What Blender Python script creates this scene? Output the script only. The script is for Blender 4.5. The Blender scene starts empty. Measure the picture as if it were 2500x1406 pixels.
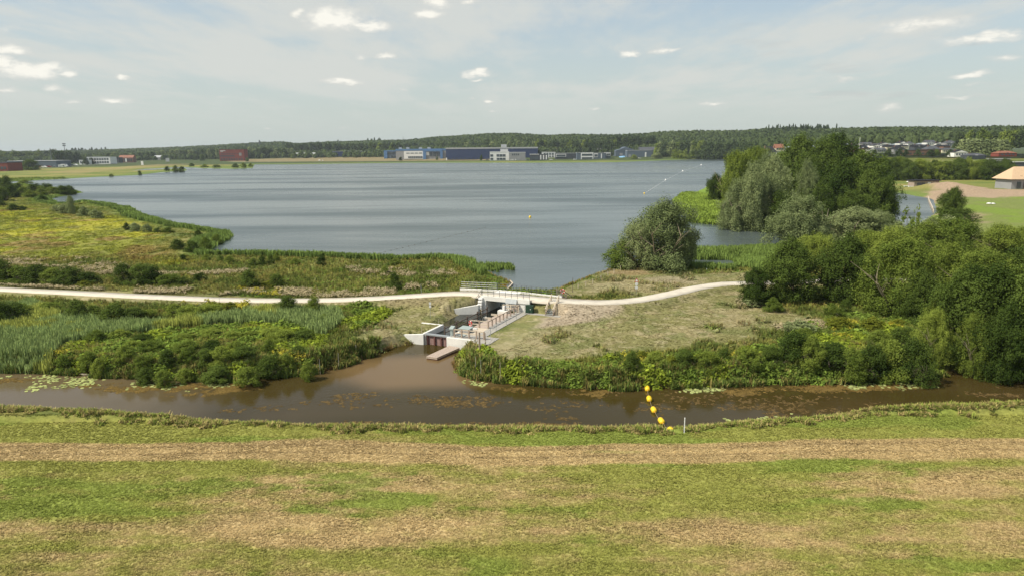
import bpy, math, random, re
import numpy as np
from mathutils import Vector, Matrix

# ------------------------------------------------------------------ camera, sky, sun, exposure
F_PX, CX, CY, CAM_H = 1667.0, 1250.0, 703.0, 28.0
PITCH, ROLL = math.radians(11.55), math.radians(-0.46)
sc = bpy.context.scene
C = sc.collection
cam_data = bpy.data.cameras.new("camera")
cam_data.sensor_width = 36.0
cam_data.lens = F_PX * 36.0 / 2500.0
cam_data.clip_start = 0.5
cam_data.clip_end = 30000
cam = bpy.data.objects.new("camera", cam_data)
C.objects.link(cam)
CAM_R = Matrix.Rotation(math.pi / 2 - PITCH, 3, 'X') @ Matrix.Rotation(ROLL, 3, 'Z')
cam.matrix_world = Matrix.Translation((0, 0, CAM_H)) @ CAM_R.to_4x4()
sc.camera = cam

SUN_EL, SUN_AZ = 50.0, 252.0      # azimuth clockwise from +Y (the view direction)
az = math.radians(SUN_AZ); el = math.radians(SUN_EL)
to_sun = Vector((math.sin(az) * math.cos(el), math.cos(az) * math.cos(el), math.sin(el)))
sun_data = bpy.data.lights.new("sun", 'SUN')
sun_data.energy = 4.8
sun_data.angle = math.radians(0.55)
sun_data.color = (1.0, 0.93, 0.80)
sun = bpy.data.objects.new("sun", sun_data)
sun.rotation_euler = to_sun.to_track_quat('Z', 'Y').to_euler()
sun.location = (-200, -60, 300)
C.objects.link(sun)

sc.view_settings.view_transform = 'Standard'
sc.view_settings.look = 'None'
sc.view_settings.exposure = 0.15
sc.view_settings.gamma = 1.0
sc.render.engine = 'CYCLES'
sc.cycles.use_denoising = True
sc.cycles.max_bounces = 6
sc.cycles.diffuse_bounces = 2
sc.cycles.glossy_bounces = 2
sc.cycles.transmission_bounces = 3
sc.cycles.transparent_max_bounces = 4
sc.cycles.volume_bounces = 0
sc.cycles.caustics_reflective = False
sc.cycles.caustics_refractive = False


def ray(x, y):
    return CAM_R @ Vector(((x - CX) / F_PX, -(y - CY) / F_PX, -1.0))


def at(x, y, z=1.5):
    d = ray(x, y)
    t = (z - CAM_H) / d.z
    return (d.x * t, d.y * t)


def to_px(X, Y, Z):
    v = CAM_R.transposed() @ Vector((X, Y, Z - CAM_H))
    return CX + F_PX * v.x / -v.z, CY - F_PX * v.y / -v.z


def height_at(X, Y, ytop):
    """height Z so that the point above (X, Y) is seen at picture row ytop"""
    lo, hi = -5.0, 400.0
    for _ in range(40):
        m = (lo + hi) / 2
        if to_px(X, Y, m)[1] > ytop: lo = m
        else: hi = m
    return lo


# ------------------------------------------------------------------ world: Nishita sky with thin cirrus and small cumulus
world = bpy.data.worlds.new("World")
sc.world = world
world.use_nodes = True
nt = world.node_tree
nt.nodes.clear()
N = nt.nodes.new
L = nt.links.new


def wmath(op, a, b=None, c=None, clamp=False):
    n = N('ShaderNodeMath'); n.operation = op; n.use_clamp = clamp
    for i, v in enumerate((a, b, c)):
        if v is None: continue
        if isinstance(v, (int, float)): n.inputs[i].default_value = v
        else: L(v, n.inputs[i])
    return n.outputs[0]


def wmix(fac, a, b):
    n = N('ShaderNodeMix'); n.data_type = 'RGBA'
    for s, v in ((n.inputs[0], fac), (n.inputs[6], a), (n.inputs[7], b)):
        if isinstance(v, (int, float)): s.default_value = v
        elif isinstance(v, tuple): s.default_value = (*v, 1)
        else: L(v, s)
    return n.outputs[2]


sky = N('ShaderNodeTexSky')
sky.sky_type = 'NISHITA'
sky.sun_disc = False
sky.sun_elevation = el
sky.sun_rotation = az
sky.air_density = 1.0
sky.dust_density = 0.9
sky.ozone_density = 1.5
tc = N('ShaderNodeTexCoord')
sep = N('ShaderNodeSeparateXYZ'); L(tc.outputs['Generated'], sep.inputs[0])
azn = wmath('ARCTAN2', sep.outputs[0], sep.outputs[1])
eln = wmath('ARCSINE', sep.outputs[2])
comb = N('ShaderNodeCombineXYZ'); L(azn, comb.inputs[0]); L(eln, comb.inputs[1])


def wnoise(vec, scale, sx=1, sy=1, detail=5, rough=0.55, off=0.0, color=False, rot=0.0):
    m = N('ShaderNodeMapping'); m.inputs['Scale'].default_value = (sx, sy, 1)
    m.inputs['Location'].default_value = (off, off * .7, off)
    m.inputs['Rotation'].default_value = (0, 0, rot)
    L(vec, m.inputs[0])
    n = N('ShaderNodeTexNoise'); n.inputs['Scale'].default_value = scale
    n.inputs['Detail'].default_value = detail; n.inputs['Roughness'].default_value = rough
    L(m.outputs[0], n.inputs[0])
    return n.outputs[1] if color else n.outputs[0]


# layer plane coordinates for the high cloud (x/z, y/z): a real layer in perspective
zc = wmath('MAXIMUM', sep.outputs[2], 0.02)
zc = wmath('ADD', zc, 0.06)
plane = N('ShaderNodeCombineXYZ')
L(wmath('DIVIDE', sep.outputs[0], zc), plane.inputs[0]); L(wmath('DIVIDE', sep.outputs[1], zc), plane.inputs[1])
cir = wnoise(plane.outputs[0], 0.55, 1.0, 0.55, 6, 0.62, 3.1, rot=-0.5)
cir2 = wnoise(plane.outputs[0], 1.6, 1.0, 0.3, 5, 0.65, 7.7, rot=-0.75)
cirm = wmath('ADD', wmath('MULTIPLY', cir, 0.7), wmath('MULTIPLY', cir2, 0.35))
mr = N('ShaderNodeMapRange'); mr.interpolation_type = 'SMOOTHSTEP'
L(cirm, mr.inputs[0]); mr.inputs[1].default_value = 0.44; mr.inputs[2].default_value = 0.60
mr.inputs[3].default_value = 0.0; mr.inputs[4].default_value = 0.85
cirrus = mr.outputs[0]
# veil that thickens toward the horizon
veil = N('ShaderNodeMapRange'); veil.interpolation_type = 'SMOOTHSTEP'
L(eln, veil.inputs[0]); veil.inputs[1].default_value = -0.03; veil.inputs[2].default_value = 0.33
veil.inputs[3].default_value = 0.95; veil.inputs[4].default_value = 0.25
SKY_S = 0.125
base_sky = N('ShaderNodeVectorMath'); base_sky.operation = 'SCALE'
L(sky.outputs[0], base_sky.inputs[0]); base_sky.inputs['Scale'].default_value = SKY_S
skc = wmix(veil.outputs[0], base_sky.outputs[0], (0.52, 0.575, 0.545))
cfade = N('ShaderNodeMapRange'); cfade.interpolation_type = 'SMOOTHSTEP'; L(eln, cfade.inputs[0]); cfade.inputs[1].default_value = 0.01; cfade.inputs[2].default_value = 0.10
cirrus = wmath('MULTIPLY', cirrus, cfade.outputs[0])
skc = wmix(cirrus, skc, (0.625, 0.64, 0.605))
# cumulus: az0, el0, half-widths, strength
clouds_px = [(822, 47, 90, 27, 1.0), (790, 40, 40, 20, 1), (905, 62, 50, 14, .9), (720, 32, 14, 8, .8), (1038, 34, 42, 12, 1), (1065, 9, 40, 9, .8), (1148, 10, 24, 6, .7),
             (25, 118, 42, 12, 1), (80, 176, 85, 18, 1), (15, 158, 28, 20, 1), (120, 170, 34, 14, 1), (176, 188, 24, 9, .9), (140, 222, 30, 6, .7), (298, 186, 17, 4, .7), (288, 243, 38, 6, .7),
             (176, 246, 26, 5, .5), (10, 220, 26, 6, .6), (20, 75, 30, 8, .5), (838, 204, 50, 8, 1), (1164, 180, 52, 11, 1), (1182, 172, 22, 9, 1), (1164, 197, 24, 4, .6), (950, 134, 28, 8, .9), (885, 138, 26, 7, .55),
             (1205, 247, 22, 4, .8), (1206, 267, 18, 3, .5), (1150, 242, 14, 3, .5), (1547, 131, 36, 8, .9), (1624, 126, 32, 7, .85), (2255, 60, 110, 17, .75), (2395, 95, 90, 12, .8), (2440, 84, 45, 11, .9),
             (2372, 184, 40, 7, .95), (1738, 255, 34, 5, .75), (1465, 262, 18, 4, .6), (2170, 263, 34, 10, .6), (2340, 236, 50, 4, .5), (2090, 97, 24, 8, .4), (2460, 143, 34, 8, .6),
             (1990, 222, 24, 3, .4), (2010, 235, 34, 3, .4), (850, 309, 20, 3, .4), (655, 311, 20, 3, .4), (1450, 309, 30, 5, .3), (1360, 310, 30, 5, .3), (990, 221, 18, 4, .4), (540, 240, 18, 4, .35), (2075, 195, 30, 4, .45), (2380, 212, 40, 6, .35), (1880, 241, 16, 3, .35), (2360, 260, 40, 6, .3)]
w1 = wnoise(comb.outputs[0], 26, 0.6, 1.3, 4, 0.6, 1.3, True)
wv = N('ShaderNodeVectorMath'); wv.operation = 'SUBTRACT'; L(w1, wv.inputs[0]); wv.inputs[1].default_value = (.5, .5, .5)
wv2 = N('ShaderNodeVectorMath'); wv2.operation = 'MULTIPLY'; L(wv.outputs[0], wv2.inputs[0]); wv2.inputs[1].default_value = (0.050, 0.022, 0)
wv3 = N('ShaderNodeVectorMath'); wv3.operation = 'ADD'; L(comb.outputs[0], wv3.inputs[0]); L(wv2.outputs[0], wv3.inputs[1])
total = None; htot = None
for (px_, py_, rx_, ry_, st_) in clouds_px:
    d = ray(px_, py_).normalized()
    a0 = math.atan2(d.x, d.y); e0 = math.asin(d.z)
    s = N('ShaderNodeVectorMath'); s.operation = 'SUBTRACT'; L(wv3.outputs[0], s.inputs[0]); s.inputs[1].default_value = (a0, e0, 0)
    m = N('ShaderNodeVectorMath'); m.operation = 'MULTIPLY'; L(s.outputs[0], m.inputs[0]); m.inputs[1].default_value = (F_PX / rx_ / 1.3, F_PX / ry_ / 1.5, 0)
    ln = N('ShaderNodeVectorMath'); ln.operation = 'LENGTH'; L(m.outputs[0], ln.inputs[0])
    v = wmath('MULTIPLY_ADD', ln.outputs['Value'], -st_, st_)
    total = v if total is None else wmath('MAXIMUM', total, v)
puff = wnoise(comb.outputs[0], 70, 0.7, 1.3, 6, 0.68, 5.0)
dens = wmath('MULTIPLY', total, wmath('ADD', 0.0, wmath('MULTIPLY', puff, 2.2)))
cm = N('ShaderNodeMapRange'); cm.interpolation_type = 'SMOOTHSTEP'; L(dens, cm.inputs[0])
cm.inputs[1].default_value = 0.02; cm.inputs[2].default_value = 0.80; cm.inputs[3].default_value = 0; cm.inputs[4].default_value = 0.95
hm = N('ShaderNodeMapRange'); L(dens, hm.inputs[0]); hm.inputs[1].default_value = 0.12; hm.inputs[2].default_value = 0.85
ccol = wmix(hm.outputs[0], (0.58, 0.585, 0.56), (0.90, 0.88, 0.80))
skc = wmix(cm.outputs[0], skc, ccol)
# faint grey flat clouds low on the right
gr = wnoise(comb.outputs[0], 14, 0.55, 3.2, 4, 0.6, 11.0)
gmask = N('ShaderNodeMapRange'); gmask.interpolation_type = 'SMOOTHSTEP'; L(gr, gmask.inputs[0])
gmask.inputs[1].default_value = 0.56; gmask.inputs[2].default_value = 0.70; gmask.inputs[4].default_value = 0.35
azm = N('ShaderNodeMapRange'); azm.interpolation_type = 'SMOOTHSTEP'; L(azn, azm.inputs[0]); azm.inputs[1].default_value = 0.15; azm.inputs[2].default_value = 0.5
elm = N('ShaderNodeMapRange'); elm.interpolation_type = 'SMOOTHSTEP'; L(eln, elm.inputs[0]); elm.inputs[1].default_value = 0.02; elm.inputs[2].default_value = 0.07
skc = wmix(wmath('MULTIPLY', gmask.outputs[0], wmath('MULTIPLY', azm.outputs[0], elm.outputs[0])), skc, (0.47, 0.49, 0.485))
bg = N('ShaderNodeBackground'); L(skc, bg.inputs[0]); bg.inputs[1].default_value = 1.0
wo = N('ShaderNodeOutputWorld'); L(bg.outputs[0], wo.inputs[0])
world.cycles.sampling_method = 'MANUAL'
world.cycles.sample_map_resolution = 512

# ------------------------------------------------------------------ helpers
rng = np.random.default_rng(7)
R_ = random.Random(11)


def tag(o, label=None, cat=None, group=None, kind=None):
    if label: o['label'] = label
    if cat: o['category'] = cat
    if group: o['group'] = group
    if kind: o['kind'] = kind
    return o


def empty(name, loc, rz=0.0):
    o = bpy.data.objects.new(name, None)
    o.empty_display_size = 0.5
    o.location = loc; o.rotation_euler = (0, 0, rz)
    C.objects.link(o)
    return o


def np_mesh(name, V, Q, mats=(), col=None, smooth=False, k=4):
    me = bpy.data.meshes.new(name)
    V = np.asarray(V, dtype=np.float32); Q = np.asarray(Q, dtype=np.int32)
    me.vertices.add(len(V)); me.vertices.foreach_set('co', V.ravel())
    me.loops.add(Q.size); me.loops.foreach_set('vertex_index', Q.ravel())
    me.polygons.add(len(Q)); me.polygons.foreach_set('loop_start', np.arange(0, Q.size, k, dtype=np.int32))
    if smooth: me.polygons.foreach_set('use_smooth', np.ones(len(Q), dtype=bool))
    for m in mats: me.materials.append(m)
    if col is not None:
        a = me.color_attributes.new('Col', 'FLOAT_COLOR', 'POINT')
        c4 = np.ones((len(V), 4), dtype=np.float32); c4[:, :3] = col
        a.data.foreach_set('color', c4.ravel())
    me.update()
    return me


def link(name, me, parent=None):
    o = bpy.data.objects.new(name, me)
    C.objects.link(o)
    if parent is not None: o.parent = parent
    return o


class MB:
    """collects boxes, bars and tubes in world (or local) coordinates"""
    def __init__(s, org=(0, 0, 0)):
        s.v = []; s.f = []; s.o = Vector(org)

    def add(s, vs, fs):
        n = len(s.v)
        s.v += [tuple(Vector(p) - s.o) for p in vs]
        s.f += [tuple(i + n for i in f) for f in fs]
        return s

    def box(s, c, size, rz=0.0, tilt=None):
        M = Matrix.Rotation(rz, 3, 'Z')
        if tilt is not None: M = M @ tilt
        h = [x / 2 for x in size]
        vs = [Vector(c) + M @ Vector((sx * h[0], sy * h[1], sz * h[2])) for sx in (-1, 1) for sy in (-1, 1) for sz in (-1, 1)]
        return s.add(vs, [(0, 1, 3, 2), (4, 6, 7, 5), (0, 4, 5, 1), (2, 3, 7, 6), (0, 2, 6, 4), (1, 5, 7, 3)])

    def tube(s, p0, p1, r0, r1=None, n=8, caps=True):
        p0 = Vector(p0); p1 = Vector(p1); r1 = r0 if r1 is None else r1
        d = (p1 - p0).normalized()
        a = d.orthogonal().normalized(); b = d.cross(a)
        vs = []
        for p, r in ((p0, r0), (p1, r1)):
            for i in range(n):
                t = 2 * math.pi * i / n
                vs.append(p + a * (r * math.cos(t)) + b * (r * math.sin(t)))
        fs = [(i, (i + 1) % n, n + (i + 1) % n, n + i) for i in range(n)]
        if caps: fs += [tuple(range(n - 1, -1, -1)), tuple(range(n, 2 * n))]
        return s.add(vs, fs)

    def bar(s, p0, p1, w, h):
        """rectangular bar from p0 to p1, w across (horizontal), h high"""
        p0 = Vector(p0); p1 = Vector(p1); d = (p1 - p0).normalized()
        side = d.cross(Vector((0, 0, 1)))
        if side.length < 1e-3: side = Vector((1, 0, 0))
        side.normalize(); up = side.cross(d)
        vs = [p + side * (a * w / 2) + up * (b * h / 2) for p in (p0, p1) for a, b in ((-1, -1), (1, -1), (1, 1), (-1, 1))]
        return s.add(vs, [(0, 1, 2, 3), (7, 6, 5, 4), (0, 4, 5, 1), (1, 5, 6, 2), (2, 6, 7, 3), (3, 7, 4, 0)])

    def prism(s, pts, z0, z1):
        """pts: xy outline (counter-clockwise), z0/z1 numbers or lists"""
        n = len(pts)
        z0 = z0 if isinstance(z0, (list, tuple)) else [z0] * n
        z1 = z1 if isinstance(z1, (list, tuple)) else [z1] * n
        vs = [(p[0], p[1], z) for p, z in zip(pts, z0)] + [(p[0], p[1], z) for p, z in zip(pts, z1)]
        fs = [tuple(range(n - 1, -1, -1)), tuple(range(n, 2 * n))] + [(i, (i + 1) % n, n + (i + 1) % n, n + i) for i in range(n)]
        return s.add(vs, fs)

    def build(s, name, mat, parent=None, smooth=False, bevel=0.0):
        me = bpy.data.meshes.new(name)
        me.from_pydata(s.v, [], s.f)
        me.materials.append(mat)
        if smooth:
            me.polygons.foreach_set('use_smooth', [True] * len(me.polygons))
        me.update()
        o = link(name, me, parent)
        if parent is None: o.location = s.o
        if bevel:
            b = o.modifiers.new('bevel', 'BEVEL'); b.width = bevel; b.segments = 1; b.limit_method = 'ANGLE'
        return o


# ------------------------------------------------------------------ materials
def new_mat(name):
    m = bpy.data.materials.new(name); m.use_nodes = True
    m.node_tree.nodes.clear()
    return m, m.node_tree


def solid(name, col, rough=0.7, var=0.18, scale=1.5, metal=0.0, spec=0.3, bump=0.0, stain=None):
    m, t = new_mat(name)
    n = t.nodes.new; l = t.links.new
    out = n('ShaderNodeOutputMaterial'); b = n('ShaderNodeBsdfPrincipled'); l(b.outputs[0], out.inputs[0])
    tcn = n('ShaderNodeNewGeometry')
    no = n('ShaderNodeTexNoise'); no.inputs['Scale'].default_value = scale; no.inputs['Detail'].default_value = 5
    no.inputs['Roughness'].default_value = 0.65
    l(tcn.outputs['Position'], no.inputs[0])
    mr = n('ShaderNodeMapRange'); l(no.outputs[0], mr.inputs[0]); mr.inputs[1].default_value = 0.25; mr.inputs[2].default_value = 0.75
    mx = n('ShaderNodeMix'); mx.data_type = 'RGBA'; l(mr.outputs[0], mx.inputs[0])
    lo = stain if stain else tuple(c * (1 - var) for c in col)
    mx.inputs[6].default_value = (*lo, 1); mx.inputs[7].default_value = (*[min(1, c * (1 + var * .6)) for c in col], 1)
    l(mx.outputs[2], b.inputs['Base Color'])
    b.inputs['Roughness'].default_value = rough; b.inputs['Metallic'].default_value = metal
    b.inputs['Specular IOR Level'].default_value = spec
    if bump:
        bp = n('ShaderNodeBump'); bp.inputs['Strength'].default_value = bump; bp.inputs['Distance'].default_value = 0.05
        l(no.outputs[0], bp.inputs['Height']); l(bp.outputs[0], b.inputs['Normal'])
    return m


M = {}
M['concrete'] = solid('white_concrete', (0.76, 0.745, 0.69), 0.85, 0.14, 1.2, bump=0.1)
M['concrete_grey'] = solid('grey_concrete', (0.36, 0.34, 0.30), 0.9, 0.22, 1.6, bump=0.1)
M['wood_grey'] = solid('weathered_timber', (0.36, 0.28, 0.22), 0.85, 0.25, 4.0)
M['wood_pale'] = solid('pale_timber', (0.55, 0.47, 0.36), 0.85, 0.18, 4.0)
M['wood_dark'] = solid('dark_timber', (0.13, 0.10, 0.08), 0.8, 0.25, 4.0)
M['deck'] = solid('deck_boards', (0.46, 0.37, 0.30), 0.8, 0.2, 3.0)
M['gate_panel'] = solid('weathered_gate_boards', (0.30, 0.19, 0.17), 0.8, 0.3, 3.0)
M['gate'] = solid('red_brown_gate', (0.15, 0.065, 0.055), 0.7, 0.3, 2.0)
M['galv'] = solid('galvanised_steel', (0.42, 0.44, 0.44), 0.45, 0.15, 3.0, metal=0.4)
M['galv_dark'] = solid('dark_steel', (0.12, 0.13, 0.14), 0.5, 0.2, 3.0, metal=0.4)
M['green_box'] = solid('dark_green_cabinet', (0.022, 0.055, 0.035), 0.45, 0.15, 2.0)
M['grey_box'] = solid('grey_green_metal', (0.33, 0.38, 0.36), 0.5, 0.1, 2.0)
M['white'] = solid('white_paint', (0.80, 0.79, 0.76), 0.5, 0.06, 1.0)
M['red'] = solid('red_plastic', (0.55, 0.03, 0.03), 0.45, 0.1, 3.0)
M['yellow'] = solid('yellow_plastic', (0.85, 0.60, 0.03), 0.4, 0.12, 5.0, stain=(0.78, 0.50, 0.03))
M['orange'] = solid('orange_plastic', (0.75, 0.32, 0.03), 0.4, 0.1, 3.0)
M['rope'] = solid('rope', (0.30, 0.24, 0.14), 0.9, 0.2, 5.0)
M['glass'] = solid('window_glass', (0.06, 0.075, 0.09), 0.12, 0.3, 0.4, spec=0.8)
M['bark'] = solid('bark', (0.12, 0.095, 0.07), 0.95, 0.3, 5.0)
M['bark_pale'] = solid('pale_bark', (0.26, 0.21, 0.15), 0.95, 0.3, 5.0)
M['blue_hall'] = solid('navy_cladding', (0.028, 0.045, 0.115), 0.5, 0.15, 0.05)
M['blue_frame'] = solid('blue_cladding', (0.10, 0.20, 0.38), 0.5, 0.08, 0.05)
M['roof_grey'] = solid('pale_grey_roof', (0.42, 0.43, 0.43), 0.7, 0.12, 0.05)
M['roof_dark'] = solid('dark_roof_tile', (0.030, 0.031, 0.036), 0.95, 0.25, 0.3, spec=0.05)
M['roof_slate'] = solid('slate_roof', (0.085, 0.09, 0.10), 0.95, 0.15, 0.1, spec=0.08)
M['roof_orange'] = solid('orange_roof_tile', (0.26, 0.11, 0.065), 0.7, 0.2, 0.3)
M['thatch'] = solid('fresh_thatch', (0.56, 0.40, 0.25), 0.95, 0.14, 1.0)
M['brick'] = solid('brick_wall', (0.22, 0.12, 0.085), 0.9, 0.2, 0.5)
M['brick_red'] = solid('red_brick', (0.20, 0.050, 0.036), 0.85, 0.2, 0.2)
M['wall_grey'] = solid('grey_wall', (0.30, 0.30, 0.30), 0.8, 0.12, 0.2)
M['wall_dark'] = solid('anthracite_wall', (0.06, 0.068, 0.08), 0.7, 0.15, 0.2)
M['wall_cream'] = solid('cream_wall', (0.66, 0.60, 0.45), 0.8, 0.08, 0.2)
M['wall_slate'] = solid('blue_grey_cladding', (0.11, 0.14, 0.175), 0.7, 0.1, 0.1)
M['sand_soil'] = solid('sandy_soil', (0.34, 0.25, 0.18), 0.95, 0.3, 0.35, bump=0.4)
M['asphalt'] = solid('asphalt', (0.16, 0.16, 0.155), 0.9, 0.15, 0.1)
M['car_red'] = solid('red_car_paint', (0.35, 0.03, 0.03), 0.3, 0.05)
M['car_grey'] = solid('grey_car_paint', (0.2, 0.21, 0.22), 0.3, 0.05)
M['car_dark'] = solid('dark_car_paint', (0.03, 0.035, 0.045), 0.3, 0.05)
M['tyre'] = solid('tyre_rubber', (0.02, 0.02, 0.02), 0.9, 0.1)
M['blue_cloth'] = solid('pale_blue_sheet', (0.22, 0.42, 0.62), 0.7, 0.1)
M['path'] = solid('pale_paving', (0.66, 0.60, 0.49), 0.9, 0.09, 0.6, stain=(0.50, 0.45, 0.37))


def foliage(name, c_dark, c_light, transl=0.3, hue_obj=0.25):
    m, t = new_mat(name)
    n = t.nodes.new; l = t.links.new
    out = n('ShaderNodeOutputMaterial')
    at_ = n('ShaderNodeAttribute'); at_.attribute_name = 'Col'
    oi = n('ShaderNodeObjectInfo')
    sp = n('ShaderNodeSeparateColor'); l(at_.outputs['Color'], sp.inputs[0])
    ad = n('ShaderNodeMath'); ad.operation = 'MULTIPLY_ADD'; l(oi.outputs['Random'], ad.inputs[0]); ad.inputs[1].default_value = hue_obj * 2
    l(sp.outputs[0], ad.inputs[2])
    sb = n('ShaderNodeMath'); sb.operation = 'SUBTRACT'; sb.use_clamp = True; l(ad.outputs[0], sb.inputs[0]); sb.inputs[1].default_value = hue_obj
    mx = n('ShaderNodeMix'); mx.data_type = 'RGBA'; l(sb.outputs[0], mx.inputs[0])
    mx.inputs[6].default_value = (*c_dark, 1); mx.inputs[7].default_value = (*c_light, 1)
    d = n('ShaderNodeBsdfDiffuse'); l(mx.outputs[2], d.inputs[0])
    tr = n('ShaderNodeBsdfTranslucent'); l(mx.outputs[2], tr.inputs[0])
    ms = n('ShaderNodeMixShader'); ms.inputs[0].default_value = transl
    l(d.outputs[0], ms.inputs[1]); l(tr.outputs[0], ms.inputs[2])
    l(ms.outputs[0], out.inputs[0])
    return m


FM = {
    'dark': foliage('dark_green_leaves', (0.034, 0.060, 0.013), (0.130, 0.180, 0.036), .2, .34),
    'green': foliage('green_leaves', (0.080, 0.125, 0.022), (0.270, 0.325, 0.058), .24, .34),
    'willow': foliage('silver_green_leaves', (0.125, 0.165, 0.062), (0.340, 0.385, 0.170), .22, .3),
    'far': foliage('woodland_leaves', (0.030, 0.054, 0.022), (0.108, 0.145, 0.052)),
    'conifer': foliage('conifer_needles', (0.016, 0.034, 0.018), (0.045, 0.070, 0.032)),
    'lime': foliage('yellow_green_leaves', (0.110, 0.135, 0.016), (0.230, 0.250, 0.035)),
}


def attr_leaf(name, transl=0.25, var=0.25, scale=3.0, sss=0.0):
    """colour straight from the Col attribute with a little fine noise"""
    m, t = new_mat(name)
    n = t.nodes.new; l = t.links.new
    out = n('ShaderNodeOutputMaterial')
    at_ = n('ShaderNodeAttribute'); at_.attribute_name = 'Col'
    d = n('ShaderNodeBsdfDiffuse'); l(at_.outputs['Color'], d.inputs[0])
    tr = n('ShaderNodeBsdfTranslucent'); l(at_.outputs['Color'], tr.inputs[0])
    # thin upright leaves: the lit normal leans upward, as a sward's does
    ge = n('ShaderNodeNewGeometry'); va = n('ShaderNodeVectorMath'); va.operation = 'MULTIPLY_ADD'
    l(ge.outputs['Normal'], va.inputs[0]); va.inputs[1].default_value = (.7, .7, .7); va.inputs[2].default_value = (0, 0, 1)
    vn = n('ShaderNodeVectorMath'); vn.operation = 'NORMALIZE'; l(va.outputs[0], vn.inputs[0]); l(vn.outputs[0], d.inputs['Normal'])
    ms = n('ShaderNodeMixShader'); ms.inputs[0].default_value = transl
    l(d.outputs[0], ms.inputs[1]); l(tr.outputs[0], ms.inputs[2]); l(ms.outputs[0], out.inputs[0])
    return m


M['cover'] = attr_leaf('herb_cover')

# ground: regional colour from the mesh, broken up by fine noise
m, t = new_mat('ground_cover')
n = t.nodes.new; l = t.links.new
out = n('ShaderNodeOutputMaterial'); b = n('ShaderNodeBsdfPrincipled'); l(b.outputs[0], out.inputs[0])
at_ = n('ShaderNodeAttribute'); at_.attribute_name = 'Col'
geo = n('ShaderNodeNewGeometry')
mp = n('ShaderNodeMapping'); mp.inputs['Scale'].default_value = (0.55, 1.0, 1.0); l(geo.outputs['Position'], mp.inputs[0])
n1 = n('ShaderNodeTexNoise'); n1.inputs['Scale'].default_value = 3.2; n1.inputs['Detail'].default_value = 6; n1.inputs['Roughness'].default_value = 0.75
l(mp.outputs[0], n1.inputs[0])
n2 = n('ShaderNodeTexNoise'); n2.inputs['Scale'].default_value = 0.9; n2.inputs['Detail'].default_value = 4; l(geo.outputs['Position'], n2.inputs[0])
r1 = n('ShaderNodeMapRange'); l(n1.outputs[0], r1.inputs[0]); r1.inputs[1].default_value = .3; r1.inputs[2].default_value = .7; r1.inputs[3].default_value = .58; r1.inputs[4].default_value = 1.38
r2 = n('ShaderNodeMapRange'); l(n2.outputs[0], r2.inputs[0]); r2.inputs[1].default_value = .3; r2.inputs[2].default_value = .7; r2.inputs[3].default_value = .85; r2.inputs[4].default_value = 1.12
mm = n('ShaderNodeMath'); mm.operation = 'MULTIPLY'; l(r1.outputs[0], mm.inputs[0]); l(r2.outputs[0], mm.inputs[1])
vm = n('ShaderNodeVectorMath'); vm.operation = 'SCALE'; l(at_.outputs['Color'], vm.inputs[0]); l(mm.outputs[0], vm.inputs['Scale'])
l(vm.outputs[0], b.inputs['Base Color']); b.inputs['Roughness'].default_value = 0.95; b.inputs['Specular IOR Level'].default_value = 0.1
bp = n('ShaderNodeBump'); bp.inputs['Strength'].default_value = 0.5; bp.inputs['Distance'].default_value = 0.08
l(n1.outputs[0], bp.inputs['Height']); l(bp.outputs[0], b.inputs['Normal'])
M['ground'] = m


# ------------------------------------------------------------------ numpy noise
def vnoise(x, y, seed=0):
    xi = np.floor(x).astype(np.int64); yi = np.floor(y).astype(np.int64)
    xf = x - xi; yf = y - yi
    u = xf * xf * (3 - 2 * xf); v = yf * yf * (3 - 2 * yf)

    def h(a, b):
        n = (a * 374761393 + b * 668265263 + seed * 974634777) & 0xffffffff
        n = ((n ^ (n >> 13)) * 1274126177) & 0xffffffff
        n = n ^ (n >> 16)
        return (n & 0xffff) / 65535.0
    return (h(xi, yi) * (1 - u) + h(xi + 1, yi) * u) * (1 - v) + (h(xi, yi + 1) * (1 - u) + h(xi + 1, yi + 1) * u) * v


def fbm(x, y, sc_=1.0, o=4, seed=0, rough=0.5):
    x = np.asarray(x, float) * sc_; y = np.asarray(y, float) * sc_
    s = 0; a = 1; t_ = 0
    for i in range(o):
        s = s + a * vnoise(x + 17.3 * i, y - 9.1 * i, seed + i); t_ += a
        a *= rough; x = x * 2.03; y = y * 2.03
    return s / t_          # 0..1, mean .5


def sdist(poly, X, Y, margin=30.0):
    """signed distance to a polygon, positive inside; far outside the box it is just -margin"""
    poly = np.asarray(poly, float)
    X = np.asarray(X, float); Y = np.asarray(Y, float)
    out = np.full(X.shape, -float(margin))
    sel = (X > poly[:, 0].min() - margin) & (X < poly[:, 0].max() + margin) & (Y > poly[:, 1].min() - margin) & (Y < poly[:, 1].max() + margin)
    x = X[sel]; y = Y[sel]
    d2 = np.full(x.shape, 1e18); ins = np.zeros(x.shape, bool)
    n_ = len(poly)
    for i in range(n_):
        ax, ay = poly[i]; bx, by = poly[(i + 1) % n_]
        ex, ey = bx - ax, by - ay
        l2 = ex * ex + ey * ey + 1e-12
        tt = np.clip(((x - ax) * ex + (y - ay) * ey) / l2, 0, 1)
        dx = x - ax - tt * ex; dy = y - ay - tt * ey
        d2 = np.minimum(d2, dx * dx + dy * dy)
        c = ((ay > y) != (by > y))
        with np.errstate(divide='ignore', invalid='ignore'):
            xin = ax + (y - ay) * ex / (ey if abs(ey) > 1e-12 else 1e-12)
        ins ^= c & (x < xin)
    d = np.sqrt(d2)
    out[sel] = np.where(ins, d, -d)
    return np.maximum(out, -margin)


def poly_px(pts, z):
    return [at(p[0], p[1], z) for p in pts]


def ss(a, b, x):
    t_ = np.clip((x - a) / (b - a), 0, 1)
    return t_ * t_ * (3 - 2 * t_)


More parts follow.
